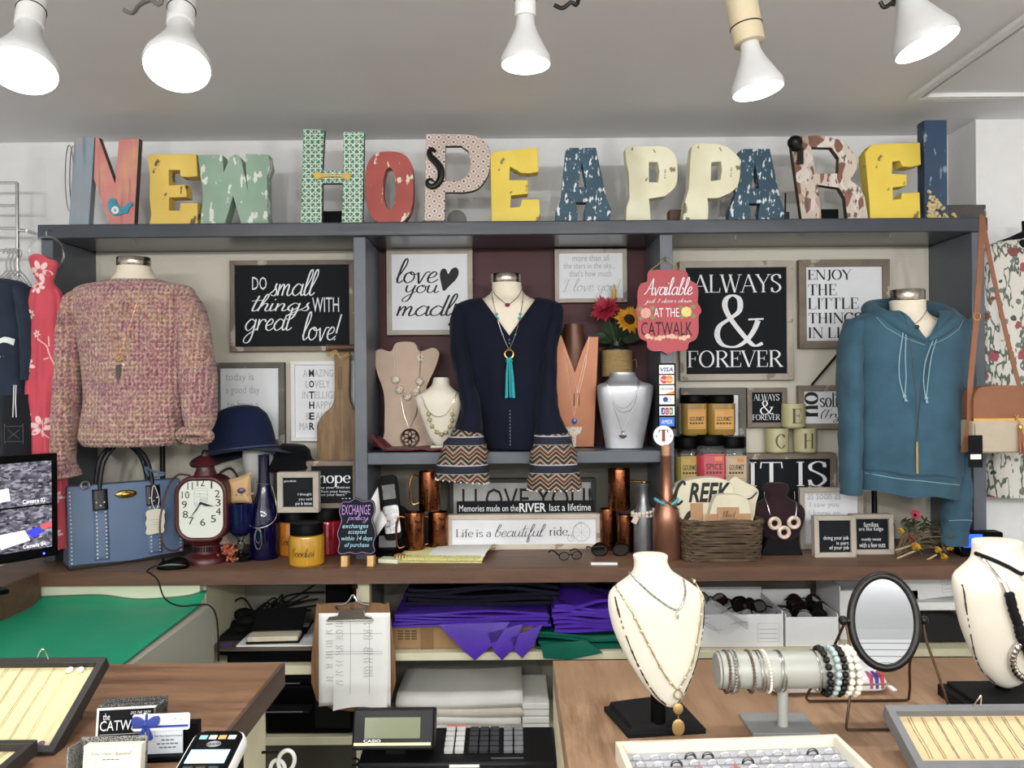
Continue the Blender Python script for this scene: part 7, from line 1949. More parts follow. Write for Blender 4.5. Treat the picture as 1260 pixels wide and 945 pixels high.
# scissors on the counter side
k = K(344, 958, 1.56)
t = thing('scissors', 'white handled scissors hanging at the counter side', 'scissors', k.loc)
o = MB().ring(k.p(347, 935, 0), .0155, .004, 'Y', 22, 8, sz=1.35, M=Matrix.Rotation(.25, 4, 'Y'))
obj('handle', o, m_white, t)
o = MB().ring(k.p(341, 947, .004), .014, .004, 'Y', 22, 8, sz=1.2); obj('handle', o, m_white, t)
obj('blades', MB().prism(k.q([(340, 955), (346, 955), (344, 1010), (341, 1010)]), -.001, .002), m_steel, t)
obj('hook', MB().tube([k.p(343, 924, -.004), (k.x(343) - .06, 0, k.z(926))], .003, 6), m_iron, t)
# ------------------------------------------------------------------ under the worktop, middle and right bay
m_pb = pm('purple_plastic', '#4a2b9a', .22, var=.12, scale=18, bump=.15, bscale=30)
m_gb = pm('green_plastic', '#0d5b4a', .22, var=.12, scale=18, bump=.15, bscale=30)
k = K(580, 800, 2.50); k.loc.z = ZD
t = thing('cardboard_box', 'flat tan cardboard box under the purple bags', 'box', k.loc)
obj('body', MB().box(-.25, .2, .005, .3, 0, .072), pm('cardboard', '#94764e', .8, var=.06), t, bev=.002)
o = MB()
for r in range(4):
    for c_ in range(3): o.box(-.228 + c_ * .021, -.228 + c_ * .021 + .016, .0035, .0045, .03 + r * .008, .034 + r * .008)
obj('print', o, pm('box_print', '#4d3c28', .8), t)
obj('tape', MB().box(-.158, -.118, .003, .0048, .0, .072), pm('brown_tape', '#7d5f3d', .35), t)
def bagpile(name, label, k, x0, x1, zb, layers, dz, m, seed, flaps=(), y0=0.0, dep=.28, amp=.006, group=None):
    r_ = random.Random(seed)
    t = thing(name, label, 'plastic bags', k.loc, group=group)
    g = MB()
    for i in range(layers):
        a, b, z = k.x(x0) + r_.uniform(-.008, .008), k.x(x1) + r_.uniform(-.008, .008), zb + i * dz
        p1, p2 = r_.uniform(0, 6), r_.uniform(0, 6)
        f = lambda u, v_, up: (a + (b - a) * u, y0 + r_.uniform(0, .0) + .006 * math.sin(p1 + 7 * u) + dep * v_, z + (dz * .82 if up else 0) + amp * math.sin(p2 + 6 * u + 3 * v_) * (i / max(1, layers)))
        top = [[f(u / 14, v_ / 5, 1) for u in range(15)] for v_ in range(6)]
        bot = [[f(u / 14, v_ / 5, 0) for u in range(15)] for v_ in range(6)]
        ring = lambda row_t, row_b: row_t + row_b[::-1]
        g.rings([ring(tp, bt) for tp, bt in zip(top, bot)])
    obj('folded_bags', g, m, t)
    for fl in flaps:
        o = MB().prism([(k.x(a), k.z(b) + k_off) for a, b in fl], y0 - .034, y0 - .029)
        for i_, p in enumerate(o.v): p.y += .012 * max(0, p.z - k.z(800)) / .06
        obj('hanging_corner', o, m, t, bev=.001)
    return t
k = K(580, 800, 2.50); k_off = k.z(800) * 0
kk = K(580, 800, 2.50); kk.loc.z = ZD
bagpile('plastic_bags', 'flat stack of glossy purple plastic bags with corners hanging over the shelf', kk, 484, 676, .074, 6, .0075, m_pb, 1, [[(540, 766), (628, 764), (612, 786), (585, 808), (570, 795)], [(600, 776), (644, 766), (634, 792), (618, 808), (608, 798)], [(628, 782), (668, 766), (657, 790), (642, 806), (634, 798)]], -.012)
kk = K(725, 800, 2.50); kk.loc.z = ZD
bagpile('plastic_bags', 'glossy dark green plastic bags stacked under folded purple ones', kk, 662, 800, .001, 5, .010, m_gb, 4, [[(665, 790), (720, 786), (740, 800), (700, 808), (668, 806)]], -.012, amp=.01)
bagpile('plastic_bags', 'folded purple plastic bags piled on the green ones', kk, 680, 775, .056, 8, .0115, m_pb, 6, (), -.02, .22, amp=.012)
kk = K(590, 760, 2.545); kk.loc.z = ZD
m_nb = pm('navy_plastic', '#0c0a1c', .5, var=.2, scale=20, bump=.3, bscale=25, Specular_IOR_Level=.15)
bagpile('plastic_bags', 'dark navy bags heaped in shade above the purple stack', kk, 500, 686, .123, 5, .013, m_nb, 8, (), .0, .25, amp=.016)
kk = K(725, 760, 2.66); kk.loc.z = ZD
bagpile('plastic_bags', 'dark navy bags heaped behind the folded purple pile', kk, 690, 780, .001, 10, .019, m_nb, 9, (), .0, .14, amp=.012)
k = K(575, 905, 2.52); k.loc.z = ZE
t = thing('paper_bags', 'stack of folded white and cream paper on the low shelf', 'paper stack', k.loc)
for i in range(4):
    x0, x1 = k.x(488) + rnd.uniform(-.006, .006), k.x(640) + rnd.uniform(-.006, .012)
    o = MB().grid(lambda u, v_: (x0 + (x1 - x0) * u, -.005 + .28 * v_, .02 + .028 * (i + 1) + .004 * math.sin(4 * u + i) - .02 * max(0, .12 - v_) / .12), 12, 10)
    q = obj('bundle', o, m_paper if i % 2 else pm('cream_paper', '#ddd8c8', .8), t); m_ = q.modifiers.new('s', 'SOLIDIFY'); m_.thickness = .024
t = thing('paper_bags', 'smaller white folded paper pile beside the larger low shelf stack', 'paper stack', (k.loc.x, k.loc.y, k.loc.z))
o = MB()
for i in range(5): o.box(k.x(643), k.x(676), .0 + .003 * (i % 2), .25, .022 * i, .022 * i + .02)
obj('bundle', o, m_paper, t, bev=.003)
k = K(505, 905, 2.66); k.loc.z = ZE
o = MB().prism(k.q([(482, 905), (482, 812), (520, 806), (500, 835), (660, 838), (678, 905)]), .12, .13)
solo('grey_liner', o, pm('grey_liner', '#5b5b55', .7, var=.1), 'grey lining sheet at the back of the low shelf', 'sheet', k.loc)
k = K(462, 912, 2.44); k.loc.z = ZE
def tray(name, label, px0, px1, pyf, d, hpx, dep, lab=False, z=ZD, cont=None, rz=0, tilt=0):
    k = K((px0 + px1) / 2, pyf, d); k.loc.z = z
    S = k.s; w_ = (px1 - px0) / 2 * S; h_ = hpx * S
    t = thing(name, label, 'box', k.loc, rz, 'white cardboard boxes of eyewear', rx=tilt)
    o = MB().box(-w_, w_, 0, dep, 0, .003).box(-w_, w_, 0, .003, .003, h_).box(-w_, w_, dep - .003, dep, .003, h_ * 1.3).box(-w_, -w_ + .003, .003, dep - .003, .003, h_ * 1.1).box(w_ - .003, w_, .003, dep - .003, .003, h_ * 1.1)
    obj('body', o, pm('white_carton', '#dcdcdc', .7, var=.02), t)
    if lab:
        o = MB()
        for i in range(3): o.box(w_ * .42, w_ * .85, -.0006, -.0002, h_ * (.25 + .14 * i), h_ * (.27 + .14 * i))
        o.stroke(rrect(w_ * .38, h_ * .15, w_ * .9, h_ * .72, .001, 1), .0012, -.0004, closed=True)
        obj('label_print', o, m_grink, t)
    return t, k, w_, h_
def glasses_in(k, w_, h_, dep, n, seed):
    r_ = random.Random(seed)
    for i in range(n):
        kx = K.__new__(K); kx.s = k.s
        kx.loc = V((k.loc.x + r_.uniform(-w_ * .6, w_ * .6), k.loc.y + .02 + (dep - .05) * r_.random(), k.loc.z + h_ * r_.uniform(.55, .95)))
        ord_ = ('first', 'second', 'third', 'fourth', 'fifth', 'sixth', 'seventh', 'eighth')
        specs(kx, 'dark folded sunglasses in the white box ' + ('nearest the bracelet bar' if seed == 1 else 'just behind the oval mirror') + ', %s from the front' % ord_[i], r_.uniform(-.7, .7), m_dklens, .9, True, 'sunglasses', 'sunglasses', rx=r_.uniform(-.6, .1))
T1 = tray('eyewear_box', 'white open box of dark glasses behind the bracelet bar', 862, 964, 810, 2.50, 40, .22, True)
glasses_in(T1[1], T1[2], T1[3], .22, 4, 1)
T2 = tray('eyewear_box', 'white open box heaped with dark glasses beside the oval mirror', 967, 1032, 810, 2.50, 36, .24, False)
glasses_in(T2[1], T2[2], T2[3], .24, 6, 2)
T3 = tray('eyewear_box', 'white carton half hidden behind the oval mirror', 1034, 1130, 810, 2.56, 60, .2, True)
t, k3, w3, h3_ = tray('carton', 'white labelled carton tilted under the worktop beside the large bust', 1104, 1186, 752, 2.56, 36, .16, True, ZD + .13, rz=.0)
t.rotation_euler.y = -.10
k = K(1160, 812, 2.52); k.loc.z = ZD
solo('black_pouch', MB().prism([(-.15, 0), (.09, 0), (.09, .06), (.05, .088), (-.06, .1), (-.13, .075)], 0, .18), pm('black_satin', '#101012', .4, var=.2), 'black folded pouch under the tilted white carton', 'pouch', k.loc, bev=.015)
solo('white_flap', MB().box(-.11, .08, .0, .16, .101, .128), m_white, 'white folded sheet lying on the black pouch', 'sheet', k.loc, bev=.006)
# clear plastic bags of eyewear
m_film = pm('clear_film', '#c6c9cc', .12, var=.05, Transmission_Weight=.75, IOR=1.2, Alpha=.55)
k = K(880, 806, 2.47); k.loc.z = ZD + .05
g = MB(); r_ = random.Random(8)
g.grid(lambda u, v_: (-.07 + .17 * u, -.012 - .03 * math.sin(PI * u) * (1 - v_) + .02 * v_, .02 + .09 * v_ * (1 - .5 * u) + .012 * math.sin(9 * u + 5 * v_) + .01 * math.sin(17 * v_)), 20, 14)
solo('film_bag', g, m_film, 'crumpled clear plastic bag hanging over the eyewear box', 'plastic bag', k.loc)
k = K(775, 806, 2.46); k.loc.z = ZD
g = MB().grid(lambda u, v_: (-.03 + .06 * u, -.02 - .02 * math.sin(PI * u), .0 + .05 * v_ + .008 * math.sin(12 * u + 7 * v_)), 14, 10)
solo('film_bag', g, m_film, 'small clear plastic bag beside the green bags', 'plastic bag', k.loc)

# ------------------------------------------------------------------ cash register between the counters
m_reg = pm('register_black', '#0e0e10', .4, var=.06, Specular_IOR_Level=.2)
RZ = .785
t = thing('register_stand', 'narrow brown stand holding the cash register', 'stand', (-.2, 1.62, 0))
obj('top', MB().box(-.08, .27, -.16, -.02, RZ - .03, RZ), m_counter, t, bev=.002)
obj('body', MB().box(-.07, .26, -.14, -.03, 0, RZ - .0305), m_dkedge, t)
k = K(560, 938, 1.52); k.loc = V((PX(560, 938, 1.52).x, 1.48, RZ))
S = 1.52 / F
t = thing('cash_register', 'black cash register with raised display between the two counters', 'cash register', k.loc)
X = lambda px: (px - 560) * S
o = MB().prism([(0, 0), (0, .018), (.115, .036), (.118, .03), (.118, 0)], X(445), X(684), M=Matrix.Rotation(PI / 2, 4, 'Z') @ Matrix.Scale(-1, 4, (0, 1, 0)))
obj('body', o, m_reg, t, bev=.004)
tilt = math.atan2(.018, .115)
Mk = Matrix.Translation((0, 0, .0185)) @ Matrix.Rotation(tilt, 4, 'X')
m_kg, m_kl, m_kd = pm('key_grey', '#6d6e72', .5), pm('key_light', '#b9b9b6', .5), pm('key_dark', '#2d2d31', .5)
for c0, cols, m in ((547, 2, m_kl), (577, 3, m_kd), (620, 2, m_kg)):
    for c_ in range(cols):
        for r in range(5):
            x = X(c0 + c_ * 13)
            obj('key', MB().prism(rrect(x, .028 + r * .0165, x + 11 * S, .028 + r * .0165 + .0125, .002), 0, .006, M=Mk @ Matrix.Translation((0, 0, .0065)) @ Matrix.Rotation(-PI / 2, 4, 'X')), m, t)
obj('red_strip', MB().box(X(547), X(571), .112, .12, .001, .002, Mk), pm('red_strip', '#b8656a', .5), t)
obj('white_strip', MB().box(X(555), X(591), -.002, -.0005, .011, .016), m_white, t)
obj('frame_line', MB().box(X(605), X(644), .012, .0135, .0003, .0012, Mk), pm('grey_trim', '#8b8b8d', .3, .5), t)
kd = K(487, 928, 1.5)
Md = Matrix.Translation((X(487), .0, .043)) @ Matrix.Rotation(-.35, 4, 'X')
d_ = obj('display', MB().box(-.076, .076, 0, .05, 0, .072, Md), m_reg, t, bev=.004)
obj('lcd', MB().box(-.053, .05, -.0012, 0.001, .02, .056, Md), pm('olive_lcd', '#6d7355', .15, var=.04), d_)
obj('pale_strip', MB().box(-.072, .07, -.0014, .0, .008, .0128, Md), pm('pale_strip', '#d8d6a6', .5), d_)
o = MB(); txt(o, 'CASIO', (-.054, .0136, -.022, .0186), 'sans', -.0019, M=Md, bold=.02); obj('lettering', o, m_wink, d_, flat=True)
obj('display_post', MB().box(X(475), X(500), .03, .06, .02, .07), m_reg, t, bev=.002)
obj('coil_cable', MB().tube([(X(447) + .006 * math.cos(i * .9), -.03 + .006 * math.sin(i * .9), .003 + .0016 * i) for i in range(26)], .002, 6), m_black, t)

# ------------------------------------------------------------------ jewellery on the front counter, pale side
def worn_edge(mb, k, pts, t, w_=.0015):
    o = MB(); r_ = random.Random(12)
    P_ = mb.drape([(p.x, p.y) for p in smooth([(k.x(p[0]), k.z(p[1]), 0) for p in pts], 8)], .0005)
    for i in range(0, len(P_) - 1):
        if r_.random() < .75: o.tube([P_[i], P_[i] + (P_[i + 1] - P_[i]) * .95], w_ * r_.uniform(.5, 1.2), 6)
    obj('worn_edge', o, pm('worn_edge_brown', '#2e2820', .8, var=.3), t, label='worn dark edge')
def basebox(t, pts, h_, loc, mat, name='base'):
    o = MB()
    b0 = [V((p.x - loc.x, p.y - loc.y, 0)) for p in pts]
    c = sum(b0, V()) / 4
    o.rings([[p for p in b0], [p + V((0, 0, h_ * .45)) for p in b0], [c + (p - c) * .9 + V((0, 0, h_ * .5)) for p in b0], [c + (p - c) * .86 + V((0, 0, h_)) for p in b0]])
    return obj(name, o, mat, t, bev=.001)
k = K(812, 0, 1.255); k.loc.z = ZC; k.by = (CZ - ZC) * F / 1.255 + 472.5 - ROLL * 182; S = k.s
t = thing('necklace_bust', 'white leatherette necklace bust with worn edges on black square base, on pale counter', 'necklace bust', k.loc)
wb = body(k, refine([(685, 779, 816, .018, .022), (687, 776, 819, .024, .02), (694, 777, 818, .025, .017), (704, 775, 823, .027, .012), (712, 766, 835, .03, .006), (720, 752, 848, .032, .0), (728, 744, 857, .033, -.003), (738, 742, 860, .033, -.005), (752, 743, 860, .032, -.005), (775, 749, 858, .029, -.003), (800, 760, 854, .026, .0), (825, 774, 848, .022, .003), (845, 787, 841, .018, .006), (860, 799, 835, .014, .008), (869, 810, 829, .01, .009), (872, 816, 824, .006, .01)], 3), 44, 2.2)
obj('bust', wb, m_leath, t)
worn_edge(wb, k, [(749, 730, 0), (752, 745, 0), (760, 772, 0), (774, 808, 0), (789, 838, 0), (802, 857, 0), (812, 866, 0)], t)
worn_edge(wb, k, [(857, 735, 0), (857, 760, 0), (854, 790, 0), (847, 822, 0), (836, 850, 0), (826, 866, 0)], t, .0012)
basebox(t, [onto(743, 875), onto(832, 863), onto(869, 903), onto(773, 909)], .018, k.loc, m_blackm)
obj('post', MB().lathe([(.001, .016), (.012, .016), (.012, .085), (.001, .085)], (k.x(806), .022, 0), 18), m_black, t)
m_gchain = pm('pale_gold_chain', '#c4b48c', .3, .9, var=.1, scale=200)
t = thing('chain_necklace', 'short grey bead chain high on the white bust with worn edges', 'necklace', k.loc)
P_ = wb.drape(k.q(sm2([(768, 703), (782, 716), (797, 728), (821, 742), (831, 728), (834, 712)], 8)), .0025)
obj('chain', MB().tube(P_, [.0012 + .0007 * (i % 2) for i in range(len(P_))], 6), pm('grey_bead', '#8d8f8a', .3, .6, var=.2, scale=300), t)
obj('drop', MB().sph(P_[24] + V((0, -.002, -.008)), (.0022, .0022, .006), 8, 6), m_silver, t)
t = thing('long_necklace', 'long gold chain with three stacked gold pendants on white bust', 'necklace', k.loc)
for pts in ([(751, 719), (757, 728), (765, 740), (776, 762), (788, 786), (808, 824), (824, 845)], [(845, 711), (853, 725), (852, 757), (843, 810), (834, 830), (827, 845)]):
    P_ = wb.drape(k.q(sm2(pts, 7)), .0025)
    obj('chain', MB().tube(P_, [.0009 + .0008 * (i % 3 == 0) for i in range(len(P_))], 6), m_gchain, t)
    o = MB()
    for i in range(3, len(P_), 5): o.sph(P_[i], (.0024, .002, .0034), 8, 6)
    obj('bead', o, pm('gold_bead', '#cdbf9b', .3, .6, var=.2, scale=300), t)
yp = wb.front(k.x(824), k.z(862)) - .006
obj('ring', MB().ring((k.x(826), yp, k.z(852)), .0062, .0014, 'Y', 20, 6, sz=1.15), m_gchain, t)
for px, py, a_, b_ in ((826, 869, .008, .009), (826, 892, .0098, .0135)):
    obj('pendant', MB().sph((k.x(px), yp, k.z(py)), (a_, .0022, b_), 16, 10), pm('matte_gold', '#b3945f', .45, .6, var=.1, scale=60), t)
obj('link', MB().tube([(k.x(826), yp, k.z(877)), (k.x(826), yp, k.z(882))], .0012, 6), m_gchain, t)
# bracelet bar
k = K(963, 897); S = k.s
m_bar = pm('grey_leatherette', '#a3a49c', .45, .1, var=.03)
t = thing('bracelet_bar', 'grey T shaped bracelet display bar on a flat square base', 'bracelet display', k.loc)
xa, xb, zc_, rr_ = k.x(882), k.x(1050), k.z(824), 22 * S
Mc = Matrix.Translation((0, 0, zc_)) @ Matrix.Rotation(PI / 2, 4, 'Y') 
obj('bar', MB().lathe([(.001, xa), (rr_ * .94, xa), (rr_, xa + .003), (rr_, xb - .003), (rr_ * .94, xb), (.001, xb)], n=40, M=Mc), m_bar, t)
obj('end_ring', MB().ring((xa + .004, 0, zc_), rr_ * 1.0, .0012, 'X', 36, 6), m_frameg, t)
obj('post', MB().lathe([(.001, .006), (6.5 * S, .006), (6.5 * S, zc_ - rr_ + .004), (.001, zc_ - rr_ + .004)], n=24), m_bar, t)
obj('base', MB().box(-.056, .05, -.028, .05, 0, .006), pm('grey_base', '#7f8180', .5, var=.03), t, bev=.001)
for i, (px, kind, lab) in enumerate(((893, 'c', 'copper and grey bracelet nearest the open end of the grey bar'), (900, 'b', 'grey bead bracelet second from the open end of the bar'), (904, 'w', 'thin wire bracelet third from the open end of the bar'), (922, 'c', 'twisted grey bracelet alone after the first three on the bar'), (932, 'w', 'silver bangle just before the middle of the bar'), (936, 'w', 'thin silver bangle touching the pearl one on the bar'), (942, 'p', 'pearly bead bracelet at the middle of the bar'), (956, 'w', 'thin silver bangle over the bar post'), (960, 'w', 'thin pale bangle just past the bar post'), (1003, 'w', 'thin silver bangle beside the dark bead bracelets'), (1012, 'k', 'dark bronze bead bracelet in the cluster'), (1022, 'g', 'jade grey stone bracelet in the cluster'), (1030, 'k', 'black bead bracelet in the middle of the cluster'), (1038, 'p', 'white bead bracelet inside the cluster'), (1047, 'p', 'pearl bracelet at the far end of the bar'))):
    b = thing('bracelet', lab, 'bracelet', (k.loc.x + k.x(px), k.loc.y, k.loc.z + zc_ - .0012), 0, 'bracelets on the grey bar', ry=rnd.uniform(-.08, .08))
    big = kind in 'kgp' and px > 1005
    br = .0055 if big else .0026
    mm = {'c': pm('bronze_bead', '#6a5648', .35, .6, var=.25, scale=250), 'b': pm('grey_bead', '#8d8f8a', .3, .6), 'w': m_silver, 'p': pm('pearl', '#e6dccb', .25), 'k': m_iron, 'g': pm('jade_grey', '#a3b3b0', .2, var=.15, scale=150)}[kind]
    R = rr_ + br * 1.1
    if kind == 'w': obj('bangle', MB().ring((0, 0, -.001), R, .0014, 'X', 40, 6), mm, b)
    else:
        n_ = int(2 * PI * R / (br * 2.05))
        proto = None
        for j in range(n_):
            a_ = 2 * PI * j / n_
            if proto is None:
                proto = obj('bead', MB().sph((0, 0, 0), (br, br, br), 8, 6), mm, b)
                q = proto
            else:
                q = proto.copy(); COL.objects.link(q); q.parent = b
            q.location = (0, R * math.cos(a_), R * math.sin(a_) - .001)
# oval mirror
k = K(1098, 893); k.loc.y += .03; S = k.s
t = thing('vanity_mirror', 'oval tabletop mirror in dark frame on bent wire stand', 'mirror', k.loc)
Mm = Matrix.Translation((k.x(1099), .0, k.z(771))) @ Matrix.Rotation(-.16, 4, 'Z') @ Matrix.Rotation(-.27, 4, 'X') @ Matrix.Rotation(.10, 4, 'Y')
rx_, rz_ = 39 * S, 56 * S
obj('frame', MB().tube([Mm @ V((rx_ * math.cos(u), 0, rz_ * math.sin(u))) for u in [2 * PI * i / 56 for i in range(56)]], 5.2 * S, 12, True), m_iron, t)
m_mir = N('mirror_glass'); m_mir.col('#b4b6b8'); m_mir.set(.0, 1.0)
obj('mirror_glass', MB().prism(ell(0, 0, rx_, rz_, 56), -.003, .0), m_mir.m, t).matrix_local = Mm
obj('mirror_back', MB().prism(ell(0, 0, rx_, rz_, 56), .001, .003), m_blackm, t).matrix_local = Mm
m_wire = pm('bronze_wire', '#4a3524', .4, .7, var=.15)
for s_, px in ((-1, 1048), (1, 1149)):
    obj('pivot_knob', MB().sph(k.p(px, 770, 0), 6 * S, 14, 10).tube([k.p(px, 770, 0), k.p(px - s_ * 8, 770, 0)], 3 * S, 8), m_iron, t)
w1 = smooth([k.p(1051, 772, 0), k.p(1052, 795, -.01), k.p(1049, 830, -.03), k.p(1040, 862, -.045), k.p(1035, 886, -.05), (k.x(1037), -.05, .003)], 6) + [V((k.x(1042), -.05, .003)), V((k.x(1150), -.05, .003)), V((k.x(1160), -.05, .003))] + smooth([(k.x(1164), -.05, .005), k.p(1162, 868, -.045), k.p(1155, 830, -.03), k.p(1149, 795, -.01), k.p(1148, 772, 0)], 6)
w2 = smooth([k.p(1050, 772, 0), k.p(1048, 795, .02), k.p(1042, 830, .045), k.p(1028, 866, .06), k.p(1019, 884, .065), (k.x(1022), .065, .003)], 6) + [V((k.x(1028), .065, .003)), V((k.x(1145), .065, .003)), V((k.x(1150), .065, .003))] + smooth([(k.x(1154), .065, .005), k.p(1150, 868, .05), k.p(1143, 830, .03), k.p(1146, 795, .01), k.p(1148, 772, 0)], 6)
obj('wire_stand', MB().tube(w1, .0022, 8), m_wire, t)
obj('wire_stand', MB().tube(w2, .0022, 8), m_wire, t)
# white zip pouch
k = K(1040, 850)
t = thing('zip_pouch', 'white zip pouch with pink and blue stripes behind the bracelet bar', 'pouch', k.loc, .05)
pb = MB().prism(rrect(-.14, .0, .075, .155, .02), 0, .03, M=Matrix.Rotation(-PI / 2, 4, 'X') @ Matrix.Scale(-1, 4, (0, 0, 1)) @ Matrix.Scale(-1, 4, (0, 1, 0)))
pb = MB().rings([[(x, y, z) for x, y in rrect(-.14 + i_, -.02 + i_, .075 - i_, .13 - i_, .02)] for i_, z in ((.012, 0), (.002, .006), (0, .014), (.004, .026), (.02, .034))])
obj('body', pb, pm('white_vinyl', '#e6e6e6', .35, var=.02), t, bev=.001)
for x, c in ((.036, '#b0476a'), (.046, '#3b3f95'), (.056, '#c54a4a')):
    obj('stripe', MB().box(x, x + .005, -.021, .0, .010, .0345), pm('stripe_' + c[1:], c, .4), t)
obj('zip', MB().tube([(.07, -.02, .018), (-.12, -.02, .018)], .002, 6), m_steel, t)
obj('zip_pull', MB().box(.066, .074, -.04, -.02, .012, .016), m_white, t, bev=.001)
# large white bust at the picture's edge
k = K(1238, 862, 1.36); k.loc.z = ZC; kz = (1.5 - ZC) * F / 1.36 + 472.5
k.by = kz - .0079 * (1238 - 630); S = k.s
t = thing('necklace_bust', 'large white necklace bust draped in black ribbon beside the grey tray', 'necklace bust', k.loc)
rb = body(k, refine([(667, 1212, 1262, .024, .022), (669, 1208, 1266, .03, .02), (680, 1207, 1267, .031, .017), (690, 1202, 1272, .033, .012), (698, 1190, 1284, .036, .006), (706, 1177, 1297, .038, .0), (716, 1173, 1301, .04, -.004), (732, 1174, 1302, .04, -.006), (765, 1181, 1297, .037, -.004), (795, 1193, 1288, .032, .0), (822, 1207, 1275, .026, .004), (840, 1222, 1260, .018, .008), (847, 1234, 1248, .01, .01)], 3), 44, 2.2)
obj('bust', rb, m_leath, t)
worn_edge(rb, k, [(1177, 715, 0), (1180, 740, 0), (1187, 772, 0), (1198, 804, 0), (1210, 826, 0), (1224, 840, 0)], t)
o = MB().box(k.x(1176), k.x(1300), -.07, .06, 0, .02).box(k.x(1184), k.x(1292), -.06, .05, .02, .028); obj('base', o, m_blackm, t, bev=.002)
obj('post', MB().lathe([(.001, .027), (.012, .027), (.012, .06), (.001, .06)], (k.x(1240), .012, 0), 18), m_black, t)
t = thing('ribbon_choker', 'black ribbon choker with pearl drop on the large white bust', 'necklace', k.loc)
P_ = rb.drape(k.q(sm2([(1203, 681), (1216, 686), (1230, 693), (1243, 700), (1258, 694), (1272, 686)], 6)), .004)
obj('ribbon', MB().tube(P_, .0034, 8), m_blackm, t)
obj('pearl', MB().sph((k.x(1243), rb.front(k.x(1243), k.z(705)) - .005, k.z(704)), (.005, .004, .005), 10, 8), m_white, t)
t = thing('braided_necklace', 'long braided black necklace with silver coil on the large bust', 'necklace', k.loc)
P_ = rb.drape(k.q(sm2([(1207, 682), (1212, 700), (1218, 716)], 6)), .004); obj('silver_chain', MB().tube(P_, .0022, 6), m_silver, t)
o = MB().tube(rb.drape(k.q([(1216, 708), (1219, 719)]), .005), .005, 10); obj('end_cap', o, m_silver, t)
P_ = rb.drape(k.q(sm2([(1219, 719), (1224, 740), (1231, 758), (1235, 772), (1245, 790), (1258, 808), (1268, 816)], 6)), .008)
obj('braid', MB().tube(P_, [.006 + .0022 * abs(math.sin(i * 1.3)) for i in range(len(P_))], 10), m_blackm, t)
P_ = [V((k.x(1260) + 30 * S * math.cos(u), rb.front(k.x(1260) + 30 * S * math.cos(u), k.z(800) + 30 * S * math.sin(u), -.02) - .007, k.z(800) + 30 * S * math.sin(u))) for u in [PI * .55 + i * PI * 1.1 / 40 for i in range(41)]]
obj('silver_coil', MB().tube(P_, [.005 + .0014 * (i % 2) for i in range(41)], 10), m_silver, t)
P_ = rb.drape(k.q(sm2([(1240, 756), (1250, 762), (1262, 764), (1275, 760)], 5)), .004); obj('silver_chain', MB().tube(P_, .002, 6), m_silver, t)
# ring tray with rings
A0, B0 = onto(757, 912, .975), onto(1030, 903, .975)
t = thing('ring_tray', 'white framed tray of rings in grey velvet rows', 'jewellery tray', (A0.x, A0.y, ZC), math.atan2(B0.y - A0.y, B0.x - A0.x))
Wt, Dt, hh = (B0 - A0).length, .25, .029
fw = .009
obj('frame', MB().box(0, Wt, -fw, 0, 0, hh).box(0, Wt, -Dt, -Dt + fw, 0, hh).box(0, fw, -Dt + fw, -fw, 0, hh).box(Wt - fw, Wt, -Dt + fw, -fw, 0, hh), pm('white_tray_frame', '#ded9c5', .5, var=.03), t, bev=.001)
obj('pad', MB().box(fw, Wt - fw, -Dt + fw, -fw, .002, .014), pm('tray_velvet', '#b9bac0', .9, var=.02), t)
o = MB()
for r in range(7): o.box(fw + .002, Wt - fw - .002, -.034 - r * .021, -.030 - r * .021, .0139, .0146)
obj('ring_slots', o, pm('slot_grey', '#8c8d93', .9), t)
r_ = random.Random(17)
m_blk = pm('oxidised_silver', '#4e4d4c', .3, .9, var=.2, scale=200)
m_rose = pm('rose_stone', '#a5625a', .25, var=.2, scale=200)
rowname = ('back row', 'second row from the back', 'third row from the back', 'fourth row from the back')
ordn = ('first', 'second', 'third', 'fourth', 'fifth', 'sixth', 'seventh', 'eighth', 'ninth', 'tenth', 'eleventh', 'twelfth')
rz_t = t.rotation_euler.z
for r in range(3):
    for c_ in range(12):
        lx, ly = .026 + c_ * (Wt - .052) / 11, -.032 - r * .021
        wp = t.location + Matrix.Rotation(rz_t, 3, 'Z') @ V((lx, ly, .0148))
        kind = r_.choice('tttwsdg') if not (r == 2 and c_ == 3) else 'g'
        mm, nm = {'t': (m_silver, 'thin silver'), 'w': (m_silver, 'wide silver'), 's': (m_silver, 'silver stone set'), 'd': (m_blk, 'dark oxidised'), 'g': (m_rose if r == 2 else m_silver, 'rose stone' if r == 2 else 'peaked silver')}[kind]
        g = thing('finger_ring', '%s ring, %s of white tray, %s from bust side' % (nm, rowname[r], ordn[c_]), 'ring', wp, rz_t + r_.uniform(-.06, .06), 'rings in the white tray')
        R = .0076
        th_ = .0008 if kind in 'ts' else .0014
        pts = [(R * math.cos(u), 0, R * math.sin(u) * .92) for u in [PI * i / 16 for i in range(17)]]
        obj('band', MB().tube(pts, [th_ * (1 + (.7 if kind in 'wd' else .2) * math.sin(PI * i / 16)) for i in range(17)], 8), mm, g)
        if kind in 'sg':
            obj('stone', MB().sph((0, -.0005, R * .95), (.0028, .0022, .0022), 8, 6), m_rose if (kind == 'g' and r == 2) else pm('ring_crystal', '#dfe6ea', .05, .2), g)
